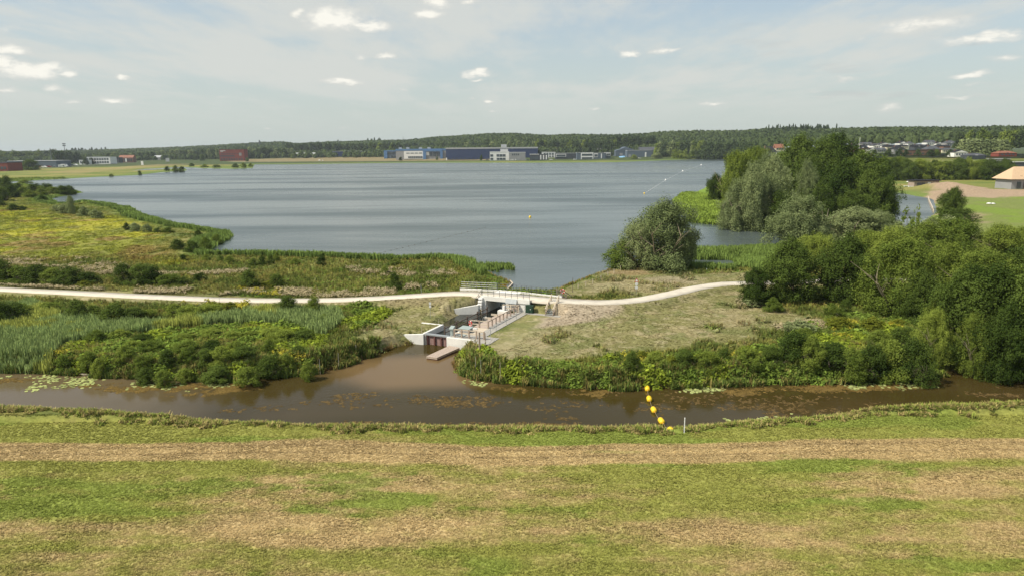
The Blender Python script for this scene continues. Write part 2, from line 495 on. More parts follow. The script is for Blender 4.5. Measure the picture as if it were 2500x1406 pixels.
# ------------------------------------------------------------------ the lock's own frame
LK_A = math.radians(24.0)
LK_O = (-11.0, 96.0)
LU = (math.cos(LK_A), -math.sin(LK_A)); LV = (math.sin(LK_A), math.cos(LK_A))


def lk(u, v, z=0.0):
    return (LK_O[0] + LU[0] * u + LV[0] * v, LK_O[1] + LU[1] * u + LV[1] * v, z)


def lkxy(u, v):
    return lk(u, v)[:2]


LAKE_Z, CANAL_Z = 0.8, 0.0
lake_poly_px = [(-700, 460), (-300, 450), (0, 445), (60, 443), (230, 433), (340, 428), (400, 421), (461, 417), (455, 409), (490, 411), (560, 413), (620, 411), (624, 402), (700, 402), (860, 400), (1000, 398), (1300, 398), (1500, 397), (1600, 393), (1700, 389), (1775, 388),
                (1762, 430), (1710, 461), (1674, 476), (1658, 492), (1666, 514), (1692, 523), (1692, 541), (1736, 546), (1798, 552), (1884, 561), (2000, 563), (2150, 560), (2186, 535), (2184, 471), (2259, 485), (2267, 488), (2276, 518), (2248, 540), (2190, 562), (1950, 602), (1887, 612), (1790, 618), (1675, 622),
                (1672, 634), (1749, 633), (1801, 634), (1824, 650), (1814, 655), (1762, 661), (1710, 658), (1671, 648), (1600, 643), (1500, 642), (1489, 653), (1477, 661), (1454, 670), (1428, 679), (1396, 690), (1373, 701), (1352, 712), (1330, 716), (1262, 712), (1236, 707), (1252, 690), (1246, 684), (1229, 679), (1205, 670), (1184, 661), (1150, 645), (1124, 637),
                (1055, 635), (995, 636), (935, 636), (800, 630), (692, 626), (650, 626), (510, 626), (494, 615), (520, 597), (549, 584), (567, 577), (546, 571), (455, 555), (387, 542), (343, 529), (304, 508), (255, 499), (221, 494), (187, 495), (161, 501), (145, 500), (118, 492), (118, 485), (166, 479), (214, 470), (190, 466), (150, 462), (100, 455), (60, 450), (0, 452), (-300, 462), (-700, 480)]
lake_poly = poly_px(lake_poly_px, LAKE_Z)
lagoon_poly = poly_px([(318, 418), (360, 413), (400, 411.5), (445, 408), (452, 412), (400, 414), (350, 417)], LAKE_Z)
canal_poly_px = [(-900, 895), (-300, 902), (0, 908), (95, 909), (151, 912), (240, 920), (400, 925), (500, 930), (590, 931), (635, 923), (700, 919), (778, 910), (848, 892), (904, 871), (960, 852), (990, 843)]
canal_poly = poly_px(canal_poly_px, 0) + [lkxy(-2.0, 0.2), lkxy(1.95, 0.2), lkxy(1.95, -0.6), lkxy(4.7, -0.9)] + \
    poly_px([(1118, 866), (1109, 876), (1102, 890), (1110, 908), (1160, 925), (1250, 936), (1400, 946), (1500, 952), (1580, 950), (1700, 945), (1800, 940), (1900, 937), (2000, 938), (2100, 932), (2200, 925), (2350, 914), (2500, 907), (2900, 890), (3400, 870),
             (3400, 960), (2900, 980), (2500, 1000), (2300, 1008), (2100, 1018), (1900, 1034), (1700, 1049), (1600, 1054), (1300, 1051), (850, 1048), (550, 1038), (250, 1023), (0, 1013), (-400, 1000), (-1200, 985)], 0)
lock_poly = [lkxy(-1.95, -0.3), lkxy(2.1, -0.3), lkxy(2.3, 0.2), lkxy(2.3, 5.7), lkxy(5.4, 5.8), lkxy(5.4, 17.2), lkxy(3.3, 17.4), lkxy(2.9, 25), lkxy(6, 31), lkxy(-4, 31), lkxy(-1.3, 25), lkxy(-1.3, 18.5), lkxy(-3.9, 15.6), lkxy(-2.6, 5.7), lkxy(-2.2, 5.2)]

# path centre line (picture position + its height)
path_ctrl = [(-700, 672, 1.8), (-300, 690, 1.8), (0, 706, 1.8), (200, 716, 1.8), (400, 726, 1.85), (600, 733, 1.9), (780, 733, 2.0), (900, 729, 2.4), (1020, 722, 3.0), (1110, 717, 3.45), (1180, 718.5, 3.6), (1250, 723, 3.6), (1330, 731, 3.5), (1400, 736, 3.15), (1480, 738, 2.8),
             (1560, 732, 2.55), (1640, 717, 2.4), (1700, 703, 2.3), (1760, 694, 2.2), (1810, 691.5, 2.2), (1900, 690, 2.2), (2030, 684, 2.2), (2200, 680, 2.2), (2700, 672, 2.2)]
pc = [(*at(x, y, z), z) for x, y, z in path_ctrl]


def catmull(P, n_=8):
    P = [np.array(p, float) for p in P]
    out = []
    for i in range(len(P) - 1):
        p0 = P[max(i - 1, 0)]; p1 = P[i]; p2 = P[i + 1]; p3 = P[min(i + 2, len(P) - 1)]
        for k in range(n_):
            t_ = k / n_
            out.append(0.5 * ((2 * p1) + (-p0 + p2) * t_ + (2 * p0 - 5 * p1 + 4 * p2 - p3) * t_ ** 2 + (-p0 + 3 * p1 - 3 * p2 + p3) * t_ ** 3))
    out.append(P[-1])
    return np.array(out)


PATH = catmull(pc, 8)
PATH_W = 3.3


def path_dist(X, Y, lim=16.0):
    """distance to path and path height there"""
    X = np.asarray(X, float); Y = np.asarray(Y, float)
    D = np.full(X.shape, lim * 1.0); Z = np.zeros(X.shape)
    sel = (Y > 90) & (Y < 150)
    x = X[sel]; y = Y[sel]; d = np.full(x.shape, lim * 1.0); z = np.full(x.shape, 2.0)
    for i in range(len(PATH) - 1):
        a = PATH[i]; b_ = PATH[i + 1]
        ex, ey = b_[0] - a[0], b_[1] - a[1]
        near = (x > min(a[0], b_[0]) - lim) & (x < max(a[0], b_[0]) + lim)
        xx = x[near]; yy = y[near]
        tt = np.clip(((xx - a[0]) * ex + (yy - a[1]) * ey) / (ex * ex + ey * ey), 0, 1)
        dd = np.hypot(xx - a[0] - tt * ex, yy - a[1] - tt * ey)
        zz = a[2] + tt * (b_[2] - a[2])
        dn = d[near]; zn = z[near]
        c = dd < dn
        dn[c] = dd[c]; zn[c] = zz[c]
        d[near] = dn; z[near] = zn
    D[sel] = d; Z[sel] = z
    return D, Z


# wooded ridge: skyline of the tree tops in the photo, by picture x
ridge = [(-1500, 372, 4500), (-600, 371, 4500), (0, 371, 4200), (200, 368, 4000), (400, 361, 3800), (550, 354, 3600), (640, 348, 3400), (690, 346, 3300), (720, 351, 3300), (800, 347, 3200), (900, 344, 3000), (1000, 342, 2800), (1060, 335, 2700), (1120, 332, 2600), (1180, 327, 2500), (1250, 326, 2400),
         (1330, 331, 2400), (1400, 329, 2300), (1500, 330, 2200), (1570, 327, 2200), (1620, 322, 2200), (1700, 320, 2100), (1790, 320, 2100), (1880, 315, 2100), (1950, 313, 2100), (1960, 316, 2000), (2050, 315, 2000), (2150, 312, 2000), (2250, 312, 1900), (2350, 312, 1900), (2500, 309, 1800), (3000, 306, 1700), (4000, 306, 1700)]
r_az = []; r_h = []; r_D = []
for x_, y_, D_ in ridge:
    d = ray(x_, y_)
    r_az.append(math.atan2(d.x, d.y)); hd = math.hypot(d.x, d.y)
    r_D.append(D_); r_h.append(CAM_H + D_ * d.z / hd - 15.0)


def forest_start(a):
    return np.interp(a, [-0.7, -0.35, 0.0, 0.2, 0.31, 0.36, 0.7], [2150, 2050, 1720, 1680, 1560, 1300, 1250])


def hill_start(a):
    return np.interp(a, [-0.7, -0.35, 0.0, 0.2, 0.31, 0.345, 0.40, 0.7], [2000, 1950, 1600, 1600, 1520, 1050, 640, 600])


def hill_z(X, Y):
    D = np.hypot(X, Y); a = np.arctan2(X, Y)
    h_ = np.interp(a, r_az, r_h); rd = np.interp(a, r_az, r_D)
    st = hill_start(a)
    t_ = np.clip((D - st) / (rd - st), 0, 1)
    z = np.maximum(h_, 2.0) * t_
    z = z * np.where(D > rd, np.maximum(0.0, 1 - (D - rd) / 6000.0), 1.0)
    return z


def far_ground(x, yb):
    """the point of the ground seen at picture (x, yb), with its height; walks outward over the hills"""
    d = ray(x, yb); hd = math.hypot(d.x, d.y)
    D = np.arange(200, 4300, 6.0)
    X = d.x / hd * D; Y = d.y / hd * D
    zr = CAM_H + d.z / hd * D
    zg = 1.6 + hill_z(X, Y)
    k = np.where(zr <= zg)[0]
    i = int(k[0]) if len(k) else len(D) - 1
    return float(X[i]), float(Y[i]), float(zg[i])


def land_z(X, Y):
    """height of the ground, banks and embankment"""
    X = np.asarray(X, float); Y = np.asarray(Y, float)
    z = 1.55 + (fbm(X, Y, 0.12, 3, 5) - 0.5) * 0.5 * np.clip((Y - 60) / 60, 0.2, 1)
    z = np.where(Y < 66, 1.0 + (fbm(X, Y, 0.1, 3, 8) - .5) * .35, z)
    # rise of the south field toward the camera (foot of the dike)
    z = z + np.clip((42 - Y) / 40, 0, 3) * 0.0
    D, PZ = path_dist(X, Y)
    w = 1 - ss(PATH_W / 2 + 0.6, PATH_W / 2 + 0.6 + np.maximum(1.0, (PZ - 1.5) * 2.3), D)
    z = z * (1 - w) + (PZ - 0.05) * w
    # flat lock yard
    yd = sdist(YARD, X, Y, 6)
    wy = ss(-2.0, 0.3, yd) * (1 - ss(2.8, 5.0, -D + 6.0) * 0)
    wy = wy * (1 - w)
    z = z * (1 - wy) + 1.55 * wy
    y2 = ss(-1.3, .1, sdist(YARD2, X, Y, 6))
    z = np.minimum(z, z * (1 - y2) + 1.55 * y2)
    # bank of fine sand / mounds on the right
    for (cx_, cy_, rx_, ry_, h_) in MOUNDS:
        g = np.exp(-(((X - cx_) / rx_) ** 2 + ((Y - cy_) / ry_) ** 2) * 1.3)
        z = z + h_ * g * (0.8 + 0.4 * fbm(X, Y, 0.15, 3, 77))
    z = z + hill_z(X, Y)
    # water
    far = np.clip(Y / 120.0, 1, 3)
    jit = (fbm(X, Y, 0.25, 3, 21) - .5) * 1.0
    s1 = -sdist(lake_poly, X, Y, 60) + jit * far * .5
    bw = 2.6 * far
    f1 = ss(-0.05, 1.0, np.clip(s1 / bw, -1, 1))
    lake_bed = LAKE_Z - 0.25 - np.clip(-s1 * 0.35, 0, 2.0)
    z = np.where(s1 > 0, (LAKE_Z - 0.25) * (1 - f1) + z * f1, lake_bed)
    s2 = -sdist(canal_poly, X, Y, 30) + jit * .55
    f2 = ss(-0.02, 1.0, np.clip(s2 / 1.9, -1, 1))
    z = np.where(s2 > 0, (CANAL_Z - 0.2) * (1 - f2) + z * f2, CANAL_Z - 0.2 - np.clip(-s2 * 0.5, 0, 1.6))
    s4 = -sdist(lagoon_poly, X, Y, 60)
    z = np.where(s4 > 0, np.minimum(z, LAKE_Z - .25 + s4 * .1), LAKE_Z - .6)
    s3 = -sdist(lock_poly, X, Y, 10)
    vl = (X - LK_O[0]) * LV[0] + (Y - LK_O[1]) * LV[1]; ul = (X - LK_O[0]) * LU[0] + (Y - LK_O[1]) * LU[1]
    wl = vl - (17.0 + (ul + 1.46) * .685)
    side = (ul < 0) & (vl > 5.3) & (wl < 0) & (s3 < 6)
    z = np.where(side, np.minimum(z, .30 + s3 * .62), z)
    back = (ul > -7) & (ul < -1.2) & (wl >= 0) & (wl < 3)
    z = np.where(back, np.minimum(z, 1.66 - (ul + 1.46) * .16 + wl * 1.1), z)
    z = np.where(s3 < 0, -1.2, z)
    return z


YARD = poly_px([(1180, 845), (1215, 800), (1262, 775), (1290, 762), (1335, 768), (1330, 790), (1280, 815), (1240, 850)], 1.6)
m1 = at(2325, 462, 2.0); m2 = at(2390, 468, 1.8); m3 = at(2330, 470, 1.8); m4 = at(2300, 474, 1.6)
YARD2 = [lkxy(2.2, -.6), lkxy(9.3, -2.2), lkxy(9.5, 1.8), lkxy(7.6, 4), lkxy(7.6, 15.5), lkxy(13, 15.6), lkxy(13, 17.2), lkxy(7.3, 17.6), lkxy(7.1, 18.2), lkxy(3.4, 18.6), lkxy(2.4, 18.6)]
MOUNDS = [(m1[0], m1[1] + 6, 22, 12, 4.2), (m2[0], m2[1], 26, 7, 2.0), (m3[0], m3[1] - 4, 17, 6, 2.6), (m4[0], m4[1] - 3, 14, 5, 1.6)]

SAND_PX = [
    ([(930, 745), (1010, 728), (1110, 730), (1165, 728), (1168, 745), (1130, 748), (1060, 752), (960, 755)], (0.180, 0.140, 0.085), 0.6, 1.0),
    ([(1362, 752), (1420, 748), (1500, 756), (1480, 775), (1380, 790), (1330, 800), (1290, 800), (1330, 775)], (0.300, 0.245, 0.180), 0.85, 1.0),
    ([(1200, 850), (1300, 800), (1420, 790), (1440, 800), (1350, 830), (1270, 870), (1230, 880)], (0.270, 0.235, 0.135), 0.4, 1.5),
    ([(1560, 680), (1640, 672), (1720, 678), (1700, 690), (1600, 690)], (0.30, 0.25, 0.17), 0.6, 1.5),
    ([(1500, 655), (1560, 655), (1600, 668), (1540, 672), (1495, 665)], (0.24, 0.17, 0.09), 0.6, 1.0),
    ([(1440, 690), (1520, 690), (1530, 715), (1450, 712)], (0.26, 0.225, 0.13), 0.5, 1.5),
    ([(2262, 492), (2268, 468), (2290, 455), (2340, 452), (2420, 464), (2700, 458), (2700, 478), (2420, 482), (2300, 478), (2275, 500), (2280, 520)], (0.30, 0.215, 0.15), 0.9, 3.0),
    ([(2340, 530), (2380, 520), (2400, 545), (2350, 560)], (0.25, 0.2, 0.12), 0.7, 3.0),
    ([(1680, 395), (1760, 385), (1820, 380), (1700, 378)], (0.22, 0.18, 0.08), 0.5, 15.0),
    ([(560, 392), (900, 388), (1200, 388), (1200, 392), (900, 394), (560, 396)], (0.27, 0.20, 0.11), 0.6, 12.0),
    ([(100, 420), (380, 402), (480, 400), (420, 404), (300, 414), (180, 425)], (0.25, 0.19, 0.09), 0.5, 8.0),
]
SAND = [(poly_px(p, 1.7), c, s_, e_) for p, c, s_, e_ in SAND_PX]
DRY = [poly_px(p, 1.7) for p in (
    [(1160, 860), (1200, 815), (1300, 760), (1380, 748), (1600, 746), (1800, 700), (1860, 745), (1960, 770), (2010, 795), (1900, 800), (1860, 820), (1750, 845), (1500, 865), (1380, 880), (1250, 885)],
    [(1352, 725), (1380, 700), (1500, 655), (1600, 660), (1700, 668), (1830, 665), (1830, 690), (1600, 725)],
    [(985, 812), (1030, 792), (1050, 760), (1130, 735), (900, 740), (860, 780), (850, 830), (920, 830)],
    [(1020, 800), (1050, 755), (1110, 728), (1175, 730), (1168, 748), (1130, 752), (1120, 775), (1095, 800), (1060, 800)])]
LAWN = poly_px([(2275, 480), (2500, 478), (2700, 476), (2700, 600), (2300, 580), (2290, 520)], 1.7)
REEDGRASS = poly_px([(1775, 400), (1710, 461), (1674, 476), (1658, 492), (1666, 514), (1692, 523), (1692, 541), (1736, 546), (1800, 552), (1790, 500), (1760, 450)], 1.0)
PENINSULA = poly_px([(-600, 520), (0, 505), (120, 505), (300, 545), (420, 590), (480, 630), (300, 640), (0, 630), (-600, 640)], 1.6)
SOIL_A = at(1250, 1048, 1.0)[1]


def ground_rgb(X, Y):
    X = np.asarray(X, float); Y = np.asarray(Y, float)
    n_ = X.shape[0]
    c = np.zeros((n_, 3))

    def put(mask, rgb):
        nonlocal c
        mk = np.clip(mask, 0, 1)[:, None]
        c = c * (1 - mk) + np.array(rgb)[None, :] * mk
    A = fbm(X, Y, 0.05, 4, 1); B = fbm(X, Y, 0.16, 4, 2); D_ = fbm(X, Y, 0.45, 3, 3)
    # default rough herbage
    put(np.ones(n_), (0.105, 0.120, 0.034))
    put(ss(.44, .58, B), (0.165, 0.155, 0.046))
    put(ss(.54, .62, fbm(X, Y, .11, 4, 35)) * .7, (0.200, 0.190, 0.060))
    put(ss(.52, .64, D_) * .6, (0.085, 0.112, 0.026))
    # marsh meadow on the left peninsula: yellow green, olive and rust
    pen = ss(-6, 6, sdist(PENINSULA, X, Y, 40) + (A - .5) * 30)
    put(pen, (0.185, 0.190, 0.034))
    put(pen * ss(.50, .60, A), (0.270, 0.255, 0.032))
    put(pen * ss(.52, .62, fbm(X, Y, .09, 4, 31)) * .8, (0.205, 0.140, 0.058))
    put(pen * ss(.50, .62, fbm(X, Y, .2, 4, 33)) * .7, (0.115, 0.128, 0.030))
    # far shore
    farm = ss(300, 500, Y)
    put(farm, (0.150, 0.160, 0.040))
    put(farm * ss(.46, .58, fbm(X, Y * 3, .012, 4, 41)), (0.215, 0.190, 0.062))
    put(farm * ss(.50, .60, fbm(X, Y * 2.5, .02, 4, 45)), (0.105, 0.135, 0.032))
    fs = ss(1350, 1500, np.hypot(X, Y) - 0)
    put(fs * .9, (0.040, 0.060, 0.022))
    # lake fringe
    sl = -sdist(lake_poly, X, Y, 60)
    fr = (1 - ss(1.5, 6.0, sl / np.clip(Y / 150, 1, 8) + (B - .5) * 3)) * (Y > 112)
    put(fr * .85, (0.110, 0.155, 0.035))
    put(ss(-10, 5, sdist(REEDGRASS, X, Y, 30)), (0.135, 0.200, 0.028))
    put(ss(-6, 3, sdist(LAWN, X, Y, 30)), (0.140, 0.165, 0.045))
    put(ss(-6, 3, sdist(LAWN, X, Y, 30)) * ss(.5, .6, A), (0.135, 0.185, 0.030))
    # mown dry ground round the lock and on the verges
    pd, _ = path_dist(X, Y)
    dry = ss(-1.5, 1.5, (B - .5) * 5 + (3.9 - pd))
    for p in DRY:
        dry = np.maximum(dry, ss(-1.6, 1.6, sdist(p, X, Y, 12) + (B - .5) * 7))
    dry = dry * (Y > 84)
    put(dry, (0.172, 0.162, 0.066))
    put(dry * ss(.50, .64, fbm(X, Y, .22, 4, 51)), (0.225, 0.194, 0.098))
    put(dry * ss(.52, .66, fbm(X, Y, .3, 4, 52)) * .7, (0.130, 0.140, 0.050))
    put(dry * ss(.60, .70, fbm(X, Y, 1.1, 3, 53)) * .45, (0.320, 0.275, 0.170))
    for p, rgb, st_, e_ in SAND:
        put(ss(-e_, e_, sdist(p, X, Y, 30) + (B - .5) * 5 * e_) * st_, rgb)
    # orange fringe on the lake shore next to the lock
    of = (1 - ss(.4, 2.4, sl + (B - .5) * 2.0)) * (X > -6) * (X < 33) * (Y > 110) * (Y < 155)
    put(of, (0.260, 0.150, 0.030))
    # red brown canal edge
    sc_ = -sdist(canal_poly, X, Y, 12)
    put((1 - ss(0.0, 0.9, sc_ + (D_ - .5) * 1.2)) * .9, (0.120, 0.068, 0.030))
    # south field: mown strips, tan and green, running along the canal
    s = ss(66.5, 65.5, Y + (B - .5) * 2)
    yy = Y + (fbm(X, Y * .3, .06, 3, 61) - .5) * 2.4 + X * 0.006
    streak = fbm(X * .12, Y * 1.0, .55, 5, 62, .6); patch = fbm(X * .35, Y, .16, 4, 63, .55); fine = fbm(X * .6, Y, .9, 4, 64, .65)
    g = np.interp(yy, [38.0, 39.5, 41.2, 42.6, 44.2, 45.6, 47.2, 48.6, 50.2, 52.0, 54.2, 55.6, 56.3, 57.8, 59.9, 60.5, 62.5, 64.5],
                  [.55, .42, .50, .62, .38, .24, .40, .58, .34, .40, .60, .50, .06, .02, .10, .80, .90, .90])
    g = g + .12 + (streak - .5) * 1.0 + (patch - .5) * .9 + (fine - .5) * .7
    strip = ss(55.9, 56.5, yy) * (1 - ss(59.6, 60.2, yy))
    g = g * (1 - strip) + strip * (g * .35 - .05)
    gm = ss(.10, .85, g)
    tan = np.array((0.335, 0.248, 0.118)); grn = np.array((0.205, 0.208, 0.050))
    tan2 = tan[None, :] * (0.86 + .3 * fbm(X * .1, Y, .8, 3, 66))[:, None]
    fld = tan2 * (1 - gm[:, None]) + grn[None, :] * gm[:, None]
    lush = ss(.62, .72, fbm(X * .3, Y, .25, 4, 67) + (gm - .5) * .2)
    fld = fld * (1 - lush[:, None] * .75) + np.array((0.150, 0.190, 0.036))[None, :] * lush[:, None] * .75
    tr = np.exp(-((yy - 57.6) / .16) ** 2) + np.exp(-((yy - 59.1) / .2) ** 2) * .8
    fld = fld * (1 - tr[:, None] * .55) + np.array((0.16, 0.11, 0.055))[None, :] * tr[:, None] * .55
    c = c * (1 - s[:, None]) + fld * s[:, None]
    return c * 1.28


# ------------------------------------------------------------------ the ground, one sheet to the horizon
def make_ground():
    r = []
    r += list(np.arange(-60, 30, 3.0))
    r += list(np.arange(30, 92, 0.30))
    r += list(np.arange(92, 126, 0.16))
    y = 126.0; st = 0.32
    while y < 9500:
        r.append(y); y += st; st = max(0.32, min(st * 1.02, y * 0.011))
    r = np.array(r)
    u = np.concatenate([np.linspace(-1, -.26, 170, endpoint=False), np.linspace(-.26, -.17, 50, endpoint=False), np.linspace(-.17, .12, 300, endpoint=False), np.linspace(.12, .3, 80, endpoint=False), np.linspace(.3, 1, 160)])
    RR, UU = np.meshgrid(r, u, indexing='ij')
    W_ = np.maximum(90, 1.0 * RR + 30)
    X = (UU * W_).ravel(); Y = RR.ravel()
    Z = land_z(X, Y)
    nr, nu = len(r), len(u)
    i = np.arange(nr * nu).reshape(nr, nu)
    Q = np.stack([i[:-1, :-1], i[:-1, 1:], i[1:, 1:], i[1:, :-1]], -1).reshape(-1, 4)
    col = ground_rgb(X, Y)
    me = np_mesh('ground', np.stack([X, Y, Z], 1), Q, [M['ground']], col, smooth=True)
    o = link('ground', me); tag(o, kind='structure')
    return len(X)


NG = make_ground()
_zc = {}


def gz(x, y):
    return float(land_z(np.array([x]), np.array([y]))[0])


# ------------------------------------------------------------------ water
def water_mat(name, base, rough, scale, strength, stretch=(1, 1, 1), use_attr=False, bands=False, spec=0.5):
    m, t = new_mat(name)
    n = t.nodes.new; l = t.links.new
    out = n('ShaderNodeOutputMaterial'); b = n('ShaderNodeBsdfPrincipled'); l(b.outputs[0], out.inputs[0])
    geo = n('ShaderNodeNewGeometry')
    mp = n('ShaderNodeMapping'); mp.inputs['Scale'].default_value = stretch; l(geo.outputs['Position'], mp.inputs[0])
    n1 = n('ShaderNodeTexNoise'); n1.inputs['Scale'].default_value = scale; n1.inputs['Detail'].default_value = 4; n1.inputs['Roughness'].default_value = .6
    l(mp.outputs[0], n1.inputs[0])
    b.inputs['IOR'].default_value = 1.333; b.inputs['Specular IOR Level'].default_value = spec
    b.inputs['Roughness'].default_value = rough
    bp = n('ShaderNodeBump'); bp.inputs['Distance'].default_value = 0.12; bp.inputs['Strength'].default_value = strength
    l(n1.outputs[0], bp.inputs['Height']); l(bp.outputs[0], b.inputs['Normal'])
    if use_attr:
        a = n('ShaderNodeAttribute'); a.attribute_name = 'Col'; l(a.outputs['Color'], b.inputs['Base Color'])
    else:
        b.inputs['Base Color'].default_value = (*base, 1)
    if bands:
        # wind lanes: patches of rougher and smoother water
        m2 = n('ShaderNodeMapping'); m2.inputs['Scale'].default_value = (0.22, 1.0, 1); m2.inputs['Rotation'].default_value = (0, 0, -0.06); l(geo.outputs['Position'], m2.inputs[0])
        n2 = n('ShaderNodeTexNoise'); n2.inputs['Scale'].default_value = 0.016; n2.inputs['Detail'].default_value = 4; n2.inputs['Roughness'].default_value = .6
        l(m2.outputs[0], n2.inputs[0])
        r2 = n('ShaderNodeMapRange'); r2.interpolation_type = 'SMOOTHSTEP'; l(n2.outputs[0], r2.inputs[0])
        r2.inputs[1].default_value = .42; r2.inputs[2].default_value = .70; r2.inputs[3].default_value = strength * .3; r2.inputs[4].default_value = strength * 2.2
        l(r2.outputs[0], bp.inputs['Strength'])
        r3 = n('ShaderNodeMapRange'); r3.interpolation_type = 'SMOOTHSTEP'; l(n2.outputs[0], r3.inputs[0])
        r3.inputs[1].default_value = .40; r3.inputs[2].default_value = .68; r3.inputs[3].default_value = rough * .7; r3.inputs[4].default_value = rough * 1.6
        l(r3.outputs[0], b.inputs['Roughness'])
    return m


M['lake'] = water_mat('lake_water', (0.078, 0.098, 0.094), 0.26, 0.8, 0.80, (0.6, 1, 1), bands=True)
M['canal'] = water_mat('canal_water', (0.1, 0.08, 0.05), 0.07, 1.6, 0.10, (1, 1, 1), use_attr=True, spec=0.19)
M['chamber'] = water_mat('chamber_water', (0.022, 0.024, 0.018), 0.05, 1.6, 0.05, spec=0.5)
lake = link('lake_water', np_mesh('lake_water', [(-2600, 113, LAKE_Z), (2600, 113, LAKE_Z), (2600, 2200, LAKE_Z), (-2600, 2200, LAKE_Z)], [(0, 1, 2, 3)], [M['lake']]))
tag(lake, kind='structure')
lp = [lk(-4.2, 0.12, LAKE_Z - .006), lk(5.3, 0.12, LAKE_Z - .006), lk(5.3, 24.4, LAKE_Z - .006), lk(-4.2, 24.4, LAKE_Z - .006)]
# the lock chamber sheet stops where the lake sheet begins
o = link('chamber_water', np_mesh('chamber_water', [(*p[:2], LAKE_Z + .012) for p in lp], [(0, 1, 2, 3)], [M['chamber']])); tag(o, kind='structure')

gx = np.linspace(-190, 190, 420); gy = np.linspace(55, 97.5, 130)
GX, GY = np.meshgrid(gx, gy, indexing='ij')
X = GX.ravel(); Y = GY.ravel()
p0 = at(1000, 930, 0); p1 = at(250, 985, 0); p2 = at(1050, 900, 0)
n_a = fbm(X, Y, .1, 4, 91); n_b = fbm(X * .35, Y, .5, 4, 92)
plume = ss(.30, .75, np.exp(-(((X - p0[0] - 1) / 15) ** 2 + ((Y - p0[1] - 3.5) / 8.5) ** 2)) + (n_a - .5) * .35)
bx, by = at(740, 962, 0); ex, ey = at(1200, 962, 0)
silt_edge = ss(-0.8, 0.8, Y - (by + (X - bx) / (ex - bx) * (ey - by)) + (n_b - .5) * 2.2)
plume = plume * silt_edge
left = ss(-22, -60, X + (n_a - .5) * 30)  # left end: pale sky reflection put into the water's base colour
cc = np.zeros((len(X), 3)) + np.array((0.046, 0.034, 0.009))
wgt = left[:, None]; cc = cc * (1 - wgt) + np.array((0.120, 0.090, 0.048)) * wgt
wgt = (ss(.45, .75, fbm(X * .4, Y, .12, 4, 95)) * .5)[:, None] * (1 - left[:, None]); cc = cc * (1 - wgt) + np.array((0.070, 0.048, 0.020)) * wgt
wgt = plume[:, None]; cc = cc * (1 - wgt) + np.array((0.150, 0.098, 0.044)) * wgt
nx_, ny_ = len(gx), len(gy); i = np.arange(nx_ * ny_).reshape(nx_, ny_)
Q = np.stack([i[:-1, :-1], i[1:, :-1], i[1:, 1:], i[:-1, 1:]], -1).reshape(-1, 4)
# keep the sheet out of the lock chamber
cxy = np.stack([X, Y], 1)[Q].mean(1)
vloc = (cxy[:, 0] - LK_O[0]) * LV[0] + (cxy[:, 1] - LK_O[1]) * LV[1]
uloc = (cxy[:, 0] - LK_O[0]) * LU[0] + (cxy[:, 1] - LK_O[1]) * LU[1]
Q = Q[(vloc < 0.1) | (np.abs(uloc) > 6)]
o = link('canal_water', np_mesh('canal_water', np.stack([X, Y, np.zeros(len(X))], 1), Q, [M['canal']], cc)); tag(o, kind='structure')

# ------------------------------------------------------------------ the path (ribbon) and the far road
PV = []; PQ = []
for i in range(len(PATH)):
    a = PATH[max(i - 1, 0)]; b_ = PATH[min(i + 1, len(PATH) - 1)]
    t_ = np.array([b_[0] - a[0], b_[1] - a[1]]); t_ /= np.linalg.norm(t_)
    nn = np.array([-t_[1], t_[0]])
    for s_, dz in ((-1, -.35), (-1, .03), (0, .05), (1, .03), (1, -.35)):
        w_ = PATH_W / 2 * s_
        w_ += R_.uniform(-.05, .05) * abs(s_)
        PV.append((PATH[i][0] + nn[0] * w_, PATH[i][1] + nn[1] * w_, PATH[i][2] + dz))
for i in range(len(PATH) - 1):
    for k in range(4):
        PQ.append((i * 5 + k + 1, i * 5 + k, (i + 1) * 5 + k, (i + 1) * 5 + k + 1))
tag(link('path', np_mesh('path', PV, PQ, [M['path']])), kind='structure')
rp = [(*at(x, y, 1.9), 2.2) for x, y in ((-400, 425), (0, 419), (100, 413), (200, 406), (300, 399), (400, 391.5), (440, 388))]
RV = []; RQ = []
for i, p in enumerate(rp):
    RV += [(p[0], p[1] - 6, 2.3), (p[0], p[1] + 8, 2.3)]
for i in range(len(rp) - 1): RQ.append((2 * i, 2 * i + 2, 2 * i + 3, 2 * i + 1))
tag(link('road', np_mesh('road', RV, RQ, [M['asphalt']])), kind='structure')

# ------------------------------------------------------------------ the lock, its bridge and its furniture
def lbox(mb, u0, u1, v0, v1, z0, z1):
    p = lk((u0 + u1) / 2, (v0 + v1) / 2, (z0 + z1) / 2)
    return mb.box(p, (abs(u1 - u0), abs(v1 - v0), abs(z1 - z0)), -LK_A)


def lprism(mb, uv, z0, z1):
    return mb.prism([lkxy(u, v) for u, v in uv], z0, z1)


def thing(name, loc, label, cat, group=None):
    o = empty(name, loc); return tag(o, label, cat, group)


# --- concrete of the lower lock head, left side
org = lk(-1.9, 2.0, 0)
t = thing('lock_wall', org, 'white concrete lock wall left of the gate with sloping wing and long chamber side', 'lock wall')
mb = MB(org); lprism(mb, [(-1.85, -.35), (-1.85, -.7), (-8.6, -1.15), (-8.6, -.8)][::-1], [-.8] * 4, [.9, .9, 1.62, 1.62]); mb.build('wing_wall', M['concrete'], t, bevel=.03)
mb = MB(org); lbox(mb, -2.2, -1.8, -.345, 5.25, -.9, 1.66); mb.build('chamber_wall', M['concrete'], t, bevel=.03)
mb = MB(org); lbox(mb, -5.6, -2.2, 4.9, 5.25, -.2, 1.64); mb.build('return_wall', M['concrete'], t, bevel=.03)
mb = MB(org); lbox(mb, -1.8, -1.55, -.45, .05, -.9, 1.5); mb.build('gate_recess', M['concrete_grey'], t)
